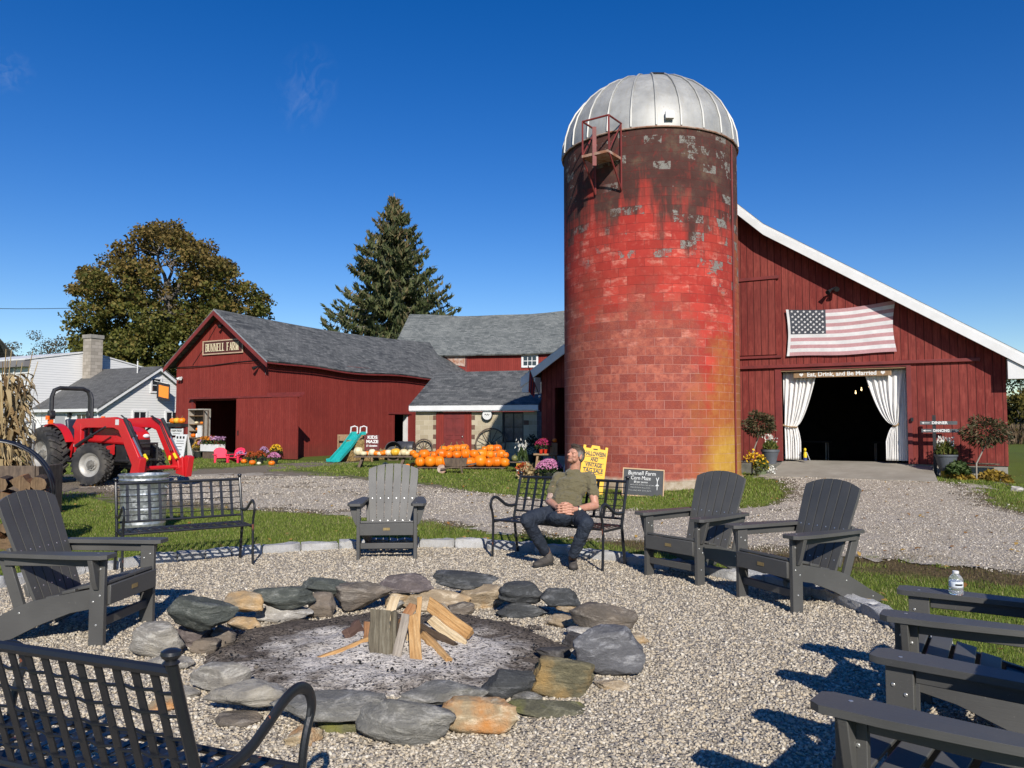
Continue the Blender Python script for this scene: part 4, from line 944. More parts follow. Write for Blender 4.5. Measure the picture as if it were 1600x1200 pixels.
mb.build('panel_moulding', M['red_trim'], d_, smooth=0)
mb = MB(); mb.ball((2.22,-.07,.95), .035, 8, 6); mb.cyl((2.22,-.02,.95),(2.22,-.06,.95),.015,n=6); mb.build('knob', M['steel'], d_)
mb = MB(); mb.box(.981,1.335,-.03,.04,0,1.95); mb.box(2.295,2.609,-.03,.04,0,1.95); mb.box(1.336,2.294,-.032,.04,1.935,1.99); mb.build('door_surround', M['red_old'], H, smooth=0)
window(H, 4.05, 4.86, .80, 1.92, .12, 2, 2, pmat('dark_window_frame', (.03,.028,.027), None, 4, .6), pmat('dusty_glass', (.035,.035,.045), (.10,.10,.115), 3, .2), .055)
pq = thing('disc_sign', 'round white disc sign with a dark rim hanging under the shed eave', 'sign', hw(3.36,-.12,1.87), HRZ)  # plain round plaque sign, no lamp in it
mb = MB(); mb.cyl((0,.03,0),(0,-.03,0),.24,n=24); mb.build('rim', M['black'], pq); mb = MB(); mb.cyl((0,-.02,0),(0,-.04,0),.205,n=24); mb.build('face', M['white'], pq)
mb = MB(); mb.tube([(-.1,-.045,.0),(-.06,-.045,.04),(-.02,-.045,-.02),(.03,-.045,.04),(.07,-.045,-.02),(.1,-.045,.02)], .014, 5); mb.build('painted_mark', M['black'], pq)
# ------------------------------------------------------------------ white farmhouse
WO = Vector((-22,41,0)); WRZ = R(-28); W = thing('farmhouse', 'white clapboard farmhouse with a low grey roofed wing and a block chimney', 'house', WO, WRZ)
t = NT('white_clapboard'); x, y, z = t.xyz(t.coord('UV')); saw = t.math('FRACT', t.math('DIVIDE', y, .14)); n = t.noise(t.coord('UV', (1,6,1)), 2, 4)
col = t.mix(t.mapr(n, .4, .7, 0, .4), (.70,.70,.69), (.60,.60,.59)); col = t.mix(t.mapr(saw, .0, .22, .85, 0), col, (.26,.27,.29)); t.bump(saw, -.8, .03); M['clap'] = t.fin(col, .6, 0, .3)  # shadow line under each board lap is painted into the colour
mb = MB(); zg = lambda y: 4.80-.645*abs(y-3.5)
mb.prism([(0,0),(7,0),(7,zg(7)-.12),(3.5,zg(3.5)-.12),(0,zg(0)-.12)], -.12, 0, SD(0)); mb.prism([(-5.7,0),(-.121,0),(-.121,zg(0)-.12),(-5.7,zg(0)-.12)], 0, .12, FR(0)); mb.prism([(-5.7,0),(-.121,0),(-.121,zg(7)-.12),(-5.7,zg(7)-.12)], 0, .12, FR(6.88))
mb.build('wing_wall', M['clap'], W, smooth=0)
mb = MB(); pts = [(-.3,zg(-.3)),(3.5,zg(3.5)),(7.3,zg(7.3))]; mb.prism(pts+list(reversed(off(pts,.09))), 0, 5.95, SD(-5.7)); mb.build('wing_roof', M['roof_grey'], W, smooth=0)
mb = MB(); mb.prism(off(pts,.093)+list(reversed(off(pts,.27))), 0, .03, SD(.2)); mb.bar((-5.7,-.31,zg(-.3)-.13),(.2,-.31,zg(-.3)-.13),.03,.16); mb.box(-.12,.02,-.03,-.001,0,zg(0)-.12); mb.build('wing_trim', M['white_trim'], W, smooth=0)
zm = lambda y: 5.88-.19*abs(y-3.0)
mb = MB(); mb.prism([(-.4,0),(6.4,0),(6.4,zm(6.4)-.1),(3.0,zm(3)-.1),(-.4,zm(-.4)-.1)], 0, .12, SD(-5.82)); mb.box(-14,-5.821,-.4,-.28,0,zm(-.4)-.1); mb.build('main_wall', M['clap'], W, smooth=0)
mb = MB(); pts = [(-.75,zm(-.75)),(3.0,zm(3)),(6.8,zm(6.8))]; mb.prism(pts+list(reversed(off(pts,.08))), 0, 8.45, SD(-14.1)); mb.build('main_roof', M['white'], W, smooth=0)
mb = MB(); mb.box(-14,-5.7,-.78,-.42,zm(-.75)-.45,zm(-.75)-.09); mb.build('eave_box', pmat('eave_shade_grey', (.18,.17,.17), None, 4, .7), W, smooth=0)  # dark grey stands for overhang shade, given to the box as colour
t = NT('chimney_blocks'); uv = t.coord('UV'); rnd, mort = brick_rnd(t, uv, .4, .2, .01, .5, .2); col = t.mix(rnd, (.27,.24,.20), (.37,.33,.28)); col = t.mix(mort, col, (.2,.18,.15)); M['chim'] = t.fin(col, .9, 0, .2)
mb = MB(); mb.box(-5.55,-4.80,2.55,3.30,3.4,6.6); c_ = mb.build('chimney', M['chim'], W, smooth=0); mb = MB(); mb.box(-5.6,-4.75,2.5,3.35,6.6,6.82); mb.build('chimney_cap', M['concrete'], c_, smooth=0)
window(W, 2.0, 2.75, .95, 2.15, 0, 2, 2, M['white_trim'], M['glass'], .1, SD, 1); window(W, 4.1, 4.85, .95, 2.15, 0, 2, 2, M['white_trim'], M['glass'], .1, SD, 1); window(W, 3.1, 3.65, 3.35, 4.05, 0, 1, 2, M['white_trim'], M['glass'], .1, SD, 1)
window(W, -1.9, -1.1, .9, 2.0, 0, 2, 2, M['white_trim'], M['glass'], .09, FR, -1); window(W, -8.2, -7.3, 3.9, 4.9, -.4, 2, 2, M['white_trim'], M['glass'], .09, FR, -1)
mb = MB(); mb.box(-3.9,-3.0,-.04,-.002,.05,2.05); mb.build('door', pmat('grey_door', (.3,.31,.32), None, 3, .5), W, smooth=0)
mb = MB(); mb.box(-2.55,-2.4,-.18,-.03,1.85,2.1); mb.tube([(-2.48,0,2.1),(-2.48,-.1,2.2),(-2.48,-.1,2.1)], .015, 5); mb.build('porch_lamp', M['black'], W, smooth=0)
mb = MB(); mb.tube([(-.05,-.06,.1),(-.05,-.06,2.3),(-.3,-.2,2.42)], .035, 6); mb.build('downpipe', M['white'], W)
mb = MB(); mb.tube([(-1.0,2.9,4.3),(-1.0,2.9,5.1)], .035, 6); mb.build('vent_pipe', M['white'], W)
p = WO+Vector((math.cos(WRZ),math.sin(WRZ),0))*.02+Vector((-math.sin(WRZ),math.cos(WRZ),0))*3.4
bn = thing('banner', 'orange and black banner hanging from a pole on the white house gable', 'banner', (p.x,p.y,3.9), WRZ)
mb = MB(); mb.tube([(0,-.15,.05),(.75,.35,-.15)], .018, 6); mb.build('pole', M['white'], bn)
mb = MB(); pr = None
for i in range(9):
    u = i/8; x_ = .12+.6*u; y_ = -.07+.4*u; q = (x_+.03*math.sin(u*9), y_, .03-.17*u)
    if pr:
        for z0_, z1_, m in ((0,.18,1),(.18,.85,0),(.85,.98,1)):
            mb.cur = 1 if i in (1,8) else m; mb.quad((pr[0],pr[1],pr[2]-z1_),(q[0],q[1],q[2]-z1_),(q[0],q[1],q[2]-z0_),(pr[0],pr[1],pr[2]-z0_))
    pr = q
mb.build('cloth', [pmat('orange_cloth', (.75,.22,.02), None, 4, .8), pmat('black_cloth', (.015,.015,.02), None, 4, .9)], bn, smooth=180)
# neighbour's roof at the left edge
p = P(-30,640,62); NB = thing('neighbour_house', 'dark grey roof of a house at the far left edge behind the cornstalks', 'house', (p.x,p.y,0), R(-28))
mb = MB(); mb.box(-6,1.6,-3,3,0,5.2); mb.build('wall', M['clap'], NB, smooth=0); mb = MB(); mb.prism([(-3.4,5.1),(0,8.6),(3.4,5.1),(3.4,5.0),(0,8.5),(-3.4,5.0)], 0, 8.2, lambda a, b, d: (-6.3+d, a, b)); mb.build('roof', M['shingle'], NB, smooth=0)
# overhead wire
mb = MB(); a = P(-260,462,52); b = P(135,481,58); mb.tube([a.lerp(b, k/10)+Vector((0,0,-.4*math.sin(math.pi*k/10))) for k in range(11)], .022, 5); tag(mb.build('overhead_wire', M['black']), 'thin black overhead wire running from the left edge to the maple tree', 'wire')
# ------------------------------------------------------------------ trees
M['bark'] = pmat('grey_bark', (.16,.14,.12), (.09,.075,.06), 5, .9, .5, 20, stretch=(3,3,.7))
M['bark_pale'] = pmat('pale_bark', (.30,.27,.23), (.18,.16,.13), 4, .9, .5, 20, stretch=(3,3,.7))
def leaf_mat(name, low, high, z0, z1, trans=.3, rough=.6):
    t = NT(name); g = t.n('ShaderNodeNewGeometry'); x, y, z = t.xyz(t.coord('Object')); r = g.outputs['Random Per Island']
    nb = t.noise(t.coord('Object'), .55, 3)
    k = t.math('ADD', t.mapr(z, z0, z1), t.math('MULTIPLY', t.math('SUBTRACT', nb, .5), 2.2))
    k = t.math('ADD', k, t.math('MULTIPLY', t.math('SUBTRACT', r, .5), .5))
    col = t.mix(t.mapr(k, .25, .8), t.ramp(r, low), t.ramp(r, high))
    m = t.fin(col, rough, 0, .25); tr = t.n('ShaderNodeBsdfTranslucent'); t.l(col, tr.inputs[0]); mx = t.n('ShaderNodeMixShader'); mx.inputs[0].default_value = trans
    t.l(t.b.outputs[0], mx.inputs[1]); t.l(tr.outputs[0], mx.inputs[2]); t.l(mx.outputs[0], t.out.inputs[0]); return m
def clump_points(c, r, n, flat=.75):
    d = RNG.normal(size=(n,3)); d /= np.linalg.norm(d, axis=1)[:,None]; q = r*RNG.uniform(.35,1,n)**.5
    d *= (q*(1+.35*np.sin(d[:,0]*7+c[0]*3)*np.cos(d[:,2]*6+c[2])))[:,None]; d[:,2] *= flat
    return d+np.asarray(c)
def limb(mb, a, b, r0, r1, wob=.25, n=6, seed=0):
    a = Vector(a); b = Vector(b); g = random.Random(seed); l = (b-a).length; pts = []
    for i in range(n+1):
        k = i/n; p = a.lerp(b, k)+Vector((g.uniform(-1,1), g.uniform(-1,1), g.uniform(-.6,.6)))*wob*l*.12*(0 if i in (0,n) else 1)+Vector((0,0,.1*l*math.sin(math.pi*k)*.4)); pts.append(p)
    mb.tube(pts, [r0+(r1-r0)*i/n for i in range(n+1)], 7); return pts
MD = 60
base = P(262,662,MD); base.z = 0
mp = thing('maple_tree', 'broad maple tree turning brown and olive behind the farm shop barn', 'tree', base)
clumps = [(245,366,22),(214,371,17),(196,392,24),(280,376,22),(306,392,20),(235,392,18),(328,412,24),(350,424,18),(200,420,24),(150,437,18),(130,430,15),(122,452,14),(160,460,26),(200,452,26),(145,490,27),(180,500,30),(222,478,20),(300,436,22),(330,452,26),(275,497,24),(310,490,28),(355,470,22),(385,452,18),(402,466,18),(412,486,15),(375,492,24),(140,528,22),(170,545,26),(210,530,28),(250,530,28),(290,535,26),(200,572,28),(240,572,26),(128,552,14),(266,566,24),(166,580,18),(225,604,26),(120,505,12),(118,540,14),(150,515,24),(195,540,28),(235,515,26),(262,520,24),(300,515,24),(340,485,22),(180,470,24),(220,590,26),(260,590,24),(155,562,20),(130,575,14),(340,510,24),(185,620,20),(285,600,20)]
pts = []; cl3 = []
for cx, cy, r in clumps:
    for k in range(2):
        dy = random.uniform(-1,1)*(2.2 if cy < 430 else 4.6); p = P(cx+random.uniform(-6,6), cy+random.uniform(-5,5), MD+dy)-base; rr = r/20*random.uniform(.8,1.05)*1.05
        cl3.append(p); pts.append(clump_points(p, rr, int(260*rr*rr*.8)+40))
CRP = [(110,465),(125,440),(118,425),(150,425),(172,395),(188,368),(215,354),(245,347),(272,352),(300,372),(330,380),(345,400),(362,420),(372,440),(400,450),(418,470),(426,492),(398,505),(390,600),(125,610),(128,560),(110,520),(116,490)]
CRP = [(a, b) for a, b in CRP]; m_ = 0
while m_ < 330:
    cx, cy = random.uniform(105,430), random.uniform(345,612)
    if not bool(pip(CRP, np.array(cx), np.array(cy))) or (abs(cx-262) < 22 and 385 < cy < 445 and random.random() < .8): continue
    hw__ = 150*math.sqrt(max(.05, 1-((cy-500)/165)**2)); dmax = 6.5*math.sqrt(max(.03, 1-((cx-265)/max(hw__,40))**2)) if abs(cx-265) < hw__ else .8
    rr = random.uniform(.45,1.0); p = P(cx, cy, MD+random.uniform(-1,1)*dmax)-base; pts.append(clump_points(p, rr, int(130*rr*rr)+25, .6)); m_ += 1
pts = np.concatenate(pts)
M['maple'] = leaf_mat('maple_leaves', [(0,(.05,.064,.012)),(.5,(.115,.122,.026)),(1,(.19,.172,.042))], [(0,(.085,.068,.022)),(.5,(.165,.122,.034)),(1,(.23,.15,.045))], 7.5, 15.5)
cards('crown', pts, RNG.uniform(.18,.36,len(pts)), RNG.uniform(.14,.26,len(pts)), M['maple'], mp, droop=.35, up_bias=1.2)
mb = MB(); fork = P(264,475,MD)-base
limb(mb, (0,0,-.1), fork, .5, .26, .1, 6, 1)
for i, (tx, ty, r) in enumerate([(240,385,.2),(272,395,.19),(285,420,.16),(205,415,.17),(330,430,.18),(165,455,.18),(375,470,.18),(140,500,.15),(300,480,.16),(230,440,.14),(310,400,.13)]):
    tp = P(tx, ty, MD+random.uniform(-2.5,2.5))-base; pl_ = limb(mb, fork+Vector((random.uniform(-.15,.15),random.uniform(-.15,.15),random.uniform(-1.8,.5))), tp, r, .05, .5, 7, i)
    near = sorted(cl3, key=lambda q: (q-tp).length)[:5]
    for j, q in enumerate(near): limb(mb, pl_[4+j % 3], q, .06, .02, .6, 5, i*7+j)
mb.build('trunk', M['bark'], mp, smooth=60)
# spruce
SD_ = 62; sb = P(613,662,SD_); sb.z = 0; ztop = P(613,302,SD_).z
spz_ = thing('spruce_tree', 'tall dark spruce tree with drooping branches rising behind the barn roofs', 'tree', sb)
prof = [(0,5.6),(8.5,5.5),(9.8,5.1),(11.8,4.6),(13.3,3.8),(14.9,3.0),(16.4,2.35),(18.1,1.5),(19.3,.6),(ztop,.12)]
def plen(z):
    for (a, la), (b, lb) in zip(prof, prof[1:]):
        if a <= z <= b: return la+(lb-la)*(z-a)/(b-a)
    return .1
mb = MB(); mb.tube([(0,0,-.1),(0.05,0,6),(0,0,12),(0,0,ztop)], [.42,.32,.18,.03], 8)
cen, dr_ = [], []; z = 3.0
while z < ztop-.3:
    nb_ = 8 if z < 17 else 6
    for k in range(nb_):
        a = random.uniform(0,2*math.pi); l = plen(z)*random.choice((1.12,1.04,1.0,.95,.85,.7,.5)); r0 = Vector((math.cos(a), math.sin(a), 0)); bp = []
        for i in range(7):
            u = i/6; bp.append(r0*l*u+Vector((0,0,z-.14*l*math.sin(u*2.4)+.20*l*u**3)))
        mb.tube(bp, [.045*(1-i/7)+.008 for i in range(7)], 4)
        m = int(14+l*17)
        for q in range(m):
            u = (.06+.94*random.random()**.9); i = min(int(u*6), 5); p = bp[i].lerp(bp[i+1], u*6-i); sd_ = Vector((-r0.y, r0.x, 0))*random.uniform(-1,1)*(.12+.22*l*(1-u*.75))*.55
            hang = random.uniform(0,.5)*(.4+.3*l/4)
            cen.append(p+sd_+Vector((0,0,-hang*.6))); dv = r0*random.uniform(.1,.6)+sd_*1.2+Vector((0,0,-random.uniform(.5,1.2) if u < .85 else .5)); dr_.append(dv)
    z += random.uniform(.24,.36)
mb.build('trunk', M['bark_pale'], spz_, smooth=60)
cen = np.array(cen); n = len(cen)
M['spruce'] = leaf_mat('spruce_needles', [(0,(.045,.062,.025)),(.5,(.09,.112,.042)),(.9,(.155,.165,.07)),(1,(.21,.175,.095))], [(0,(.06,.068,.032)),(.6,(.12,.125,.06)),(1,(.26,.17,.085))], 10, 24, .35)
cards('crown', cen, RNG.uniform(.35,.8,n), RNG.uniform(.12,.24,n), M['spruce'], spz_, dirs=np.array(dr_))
# background trees
def round_tree(name, label, px, py, depth, w_, h_, mat, n=900, leaf=.35, group=None, gap=.0, cat='tree', trunk=True, nclump=9):
    b = P(px, 662, depth); b.z = 0; tr = thing(name, label, cat, b, 0, group); ptz = []; zt = P(px, py, depth).z
    mb = MB(); f = Vector((0,0,zt*.4))
    if trunk: limb(mb, (0,0,-.1), f, .03*h_, .02*h_, .1, 4, int(px))
    for k in range(nclump):
        a = random.uniform(0,6.28); q = Vector((math.cos(a)*w_*.36*random.random()**.5, math.sin(a)*w_*.36, zt-h_*random.uniform(.12,.8))); q.x *= 1
        if trunk: limb(mb, f*random.uniform(.7,1), q, .012*h_, .004*h_, .6, 4, k)
        ptz.append(clump_points(q, w_*random.uniform(.16,.26), int(n/nclump), .85))
    ptz.append(clump_points(Vector((0,0,zt-w_*.16)), w_*.15, n//12))
    if trunk: mb.build('trunk', M['bark'], tr, smooth=60)
    ptz = np.concatenate(ptz); cards('crown', ptz, RNG.uniform(.6,1.2,len(ptz))*leaf, RNG.uniform(.45,.8,len(ptz))*leaf, mat, tr, droop=.2, up_bias=1); return tr
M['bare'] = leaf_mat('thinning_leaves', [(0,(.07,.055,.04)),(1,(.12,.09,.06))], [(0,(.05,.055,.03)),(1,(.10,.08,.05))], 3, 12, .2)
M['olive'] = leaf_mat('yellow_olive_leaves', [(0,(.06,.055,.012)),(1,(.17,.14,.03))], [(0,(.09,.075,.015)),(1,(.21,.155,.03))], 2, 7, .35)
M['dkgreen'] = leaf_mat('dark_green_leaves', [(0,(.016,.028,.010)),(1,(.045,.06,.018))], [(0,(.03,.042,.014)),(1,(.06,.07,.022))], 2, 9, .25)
for i, (px, py, wd, lab) in enumerate(((50,512,6.0,'thin grey half bare tree left of the chimney'),(18,528,5.5,'low grey half bare tree at the left edge above the white house'),(92,520,6.5,'brownish half bare tree nearest the maple behind the white house'))):
    round_tree('bare_tree', lab, px, py, 88, wd, 7.5, M['bare'], 1300, .24, 'half bare trees behind the white house', nclump=12)
for px, py, d_, wd, h_, m, lab in ((1612,570,70,7,6.5,'dkgreen','dark green tree beyond the right corner of the big barn'),(1592,612,62,4.2,4.2,'olive','yellow olive shrub under the dark tree beyond the barn corner'),(1640,600,66,5,5,'olive','yellowing tree just outside the right edge beyond the barn'),(1700,560,72,8,7,'dkgreen','dark tree farther right beyond the field'),(1790,575,75,8,7,'olive','olive tree farthest right beyond the field'),(1578,636,64,3.4,2.4,'dkgreen','low dark bush at the foot of the yellow shrub beyond the barn corner')):
    round_tree('field_tree', lab, px, py, d_, wd, h_, M[m], 2400, .30, 'trees beyond the field on the right', nclump=14)
# brown hedge and board fence across the field
M['reed'] = leaf_mat('brown_reeds', [(0,(.07,.045,.025)),(1,(.15,.10,.06))], [(0,(.09,.06,.03)),(1,(.17,.12,.07))], 0, 2, .2)
n = 5200; hx = RNG.uniform(34,64,n); o = cards('brown_hedge', np.stack([hx, RNG.uniform(55,58,n), RNG.uniform(0,1.35,n)], 1), RNG.uniform(.3,.6,n), .10, M['reed'], dirs=np.tile((0,0,1.),(n,1))); tag(o, 'strip of tall brown weeds across the far field on the right', 'hedge')
fn = thing('field_fence', 'low pale board fence in the field beyond the barn corner', 'fence', (34,49,0))
mb = MB(); mb.box(0,24,-.03,.03,.38,.5); mb.build('rail', M['conc_dark'], fn, smooth=0)
for k in range(9): mb = MB(); mb.box(k*2.9,k*2.9+.12,.031,.13,-.05,.6); mb.build('post', M['wood_old'], fn, smooth=0)
# far wood line (mostly hidden behind the buildings)
n = 16000; fx = RNG.uniform(-190,190,n); hh_ = 6+3*np.sin(fx*.21)+2*np.sin(fx*.53+1); 
o = cards('far_woods', np.stack([fx, RNG.uniform(168,190,n), hh_*RNG.uniform(0,1,n)**.7], 1), RNG.uniform(1.2,2.4,n), RNG.uniform(.9,1.6,n), M['maple'], up_bias=1, kind='stuff'); tag(o, 'far autumn wood line behind the farm', 'woods')
# ------------------------------------------------------------------ adirondack chairs
t = NT('grey_poly_lumber'); co = t.coord('Object'); n = t.noise(co, 2.5, 4); gr = t.noise(t.coord('Object', (60,4,60)), 1.5, 4, .6); sp1 = t.noise(co, 75, 2, .5)
col = t.ramp(n, [(.3, (.062,.061,.058)), (.7, (.084,.082,.077))]); col = t.mix(t.mapr(sp1, .70, .76, 0, .35), col, (.22,.21,.19))
oi = t.n('ShaderNodeObjectInfo'); t.bump(gr, .25, .004); M['poly'] = t.fin(col, t.mapr(n, .3, .7, .42, .58), 0, .45)
M['bolt'] = pmat('bolt_heads', (.6,.6,.58), None, 4, .3, metal=.8)
M['brass'] = pmat('brass_badge', (.40,.30,.14), (.28,.2,.09), 60, .4, metal=.6)
YZ = lambda a, b, d: (d, a, b)
def make_chair(label, tall=1.0):
    c = thing('adirondack_chair', label, 'chair', (0,0,0), 0, 'grey adirondack chairs round the fire pit'); P_ = M['poly']; bv = .005
    for s in (-1, 1):
        mb = MB(); x0, x1 = sorted((s*.283, s*.318)); mb.box(x0,x1,-.05,.05,0,.575); mb.cur = 1
        for y, z in ((-.022,.50),(.022,.47),(-.022,.33),(.022,.29),(.0,.14)):
            mb.cyl((s*.317,y,z),(s*.322,y,z),.008,n=8); mb.cyl((s*.284,y,z),(s*.279,y,z),.008,n=8)
        mb.build('front_leg', [P_, M['bolt']], c, bevel=bv)
        mb = MB(); mb.prism([(s*.3185,.573),(s*.405,.573),(s*.36,.42),(s*.335,.37),(s*.3185,.365)], -.017, .017, lambda a, b, d: (a,d,b)); mb.build('arm_bracket', P_, c, bevel=.004)
        mb = MB(); mb.prism([(s*.255,-.07),(s*.275,-.105),(s*.385,-.105),(s*.412,-.07),(s*.412,.12),(s*.39,.36),(s*.355,.66),(s*.345,.69),(s*.262,.69),(s*.262,.3)], .575, .602, lambda a, b, d: (a,b,d)); mb.cur = 1; mb.cyl((s*.31,.0,.602),(s*.31,0,.6035),.008,n=8); mb.build('armrest', [P_, M['bolt']], c, bevel=.006)
        mb = MB(); mb.box(*sorted((s*.300,s*.318)),.052,.64,.515,.574); mb.build('arm_rail', P_, c, bevel=.004)
        mb = MB(); mb.prism([(-.05,.385),(-.05,.255),(.2,.205),(.42,.12),(.66,.0),(.98,0),(.965,.035),(.80,.115),(.60,.225),(.48,.275),(.2,.335)], *sorted((s*.250,s*.282)), YZ); mb.cur = 1
        for y, z in ((.02,.29),(.55,.2),(.84,.05)): mb.cyl((s*.281,y,z),(s*.286,y,z),.008,n=8)
        mb.build('side_rail', [P_, M['bolt']], c, bevel=bv)
        mb = MB(); mb.bar((s*.262,.555,.225),(s*.287,.66,.575),.03,.075,up=(0,1,0)); mb.build('back_post', P_, c, bevel=.004)
    for k in range(5):
        y = -.045+.108*k; z = .395-.018*k-.004*k*k; mb = MB(); mb.bar((-.28,y+.047,z),(.28,y+.047,z),.094,.022,up=(0,.2,1)); mb.build('seat_slat', P_, c, bevel=bv)
    mb = MB(); mb.box(-.282,.282,-.074,-.051,.265,.392); fa = mb.build('front_board', P_, c, bevel=bv); mb = MB(); mb.box(-.036,.036,-.0775,-.0745,.318,.346); mb.build('name_badge', M['brass'], fa)
    mb = MB(); mb.box(-.282,.282,-.012,.02,.115,.175); mb.build('stretcher', P_, c, bevel=bv)
    rec = R(21); oy, oz = .47, .255
    BP = lambda a, b, d: (a, oy+b*math.sin(rec)+d*math.cos(rec), oz+b*math.cos(rec)-d*math.sin(rec))
    n_ = 6; gap = .009; top = lambda x: .775*tall-.55*x*x-.9*abs(x)**3
    for k in range(n_):
        def ed(i, b): w_ = .245+.045*min(1,b/.6); return -w_+2*w_*i/n_
        b1 = .62; pl = [(ed(k,0)+gap/2,0),(ed(k+1,0)-gap/2,0),(ed(k+1,b1)-gap/2,b1)]
        xa, xb = ed(k,b1)+gap/2, ed(k+1,b1)-gap/2
        for j in range(6): x = xb+(xa-xb)*j/5; pl.append((x, max(b1+.005, top(x))))
        pl.append((xa,b1)); mb = MB(); mb.prism(pl, -.011, .011, BP); mb.cur = 1
        for b in (.1,.36): q = BP((ed(k,b)+ed(k+1,b))/2, b, -.011); q2 = BP((ed(k,b)+ed(k+1,b))/2, b, -.0125); mb.cyl(q, q2, .006, n=8)
        mb.build('back_slat', [P_, M['bolt']], c, bevel=.004)
    for b, w_ in ((.10,.25),(.36,.29)):
        mb = MB(); q = [BP(-w_,b,.025), BP(w_,b,.025)]; mb.bar(q[0], q[1], .026, .085, up=BP(0,1,0) and (0,math.sin(rec),math.cos(rec))); mb.build('back_rail', P_, c, bevel=.004)
    return c
GR = -.005
def face(dx, dy): return math.atan2(dx, -dy)       # front of a seat is its local -y
CH = []
def put_chair(leg_a, leg_b, label, fwd, proto=None, sc_=1.04):
    a, b = Vector(leg_a), Vector(leg_b); m = (a+b)/2; l = (b-a).normalized(); f = Vector((-l.y, l.x)); 
    if f.dot(Vector(fwd)) < 0: f = -f
    rz = face(f.x, f.y)
    c = dup(proto, None, (m.x,m.y,GR), rz, label) if proto else make_chair(label)
    c.location = (m.x,m.y,GR); c.rotation_euler = (0,0,rz); c.scale = (sc_,)*3; return c
gx = lambda px, py: tuple(G(px, py)[:2])
c0 = put_chair(gx(149,1010), gx(231,971), 'grey adirondack chair at the left seen from its side in front of the stacked firewood', (1,0))
put_chair(gx(560,874), gx(649,873), 'pale lit grey adirondack chair facing the camera between the two black benches', (0,-1), c0)
put_chair(gx(1015,898), gx(1093,914), 'grey adirondack chair nearest the seated man in front of the silo', (-.8,-.58), c0)
put_chair(gx(1162,933), gx(1243,957), 'grey adirondack chair on the right turned side on before the driveway', (-.9,-.43), c0)
put_chair((2.22,4.24), (1.87,3.70), 'grey adirondack chair at the right edge with a water bottle on its arm', (-.83,.55), c0, 1.0)
put_chair((1.50,3.02), (1.11,2.56), 'nearest grey adirondack chair cut off by the bottom right corner', (-.76,.65), c0, 1.0)
# water bottle on the far arm of the right-hand chair
M['pet'] = NT('clear_plastic'); M['pet'] = M['pet'].fin((.9,.93,.95), .08, 0, .5, Transmission_Weight=.85, IOR=1.2)
bp = P(1494,922,4.12); bp.z = .602+GR
bt = thing('water_bottle', 'small clear water bottle standing on the arm of the right chair', 'bottle', bp); bt.scale = (1.02,1.02,.72)
mb = MB(); mb.lathe([(.001,.002),(.03,.002),(.034,.012),(.034,.03),(.0315,.036),(.034,.042),(.034,.052),(.0325,.056),(.0325,.098),(.034,.102),(.034,.112),(.025,.135),(.0145,.15),(.0135,.158),(.001,.158)], 24); mb.build('bottle_body', M['pet'], bt)
mb = MB(); mb.lathe([(.0331,.058),(.0333,.059),(.0333,.096),(.0331,.097)], 24); lb = mb.build('paper_label', pmat('bottle_label', (.62,.68,.74), (.72,.76,.8), 30, .4), bt)
mb = MB(); mb.lathe([(.0336,.07),(.0338,.071),(.0338,.082),(.0336,.083)], 24, a0=R(235), a1=R(300)); mb.build('label_print', M['black'], lb)
mb = MB(); mb.lathe([(.0155,.154),(.0155,.17),(.014,.172),(.001,.172)], 16); mb.build('cap', M['white'], bt)
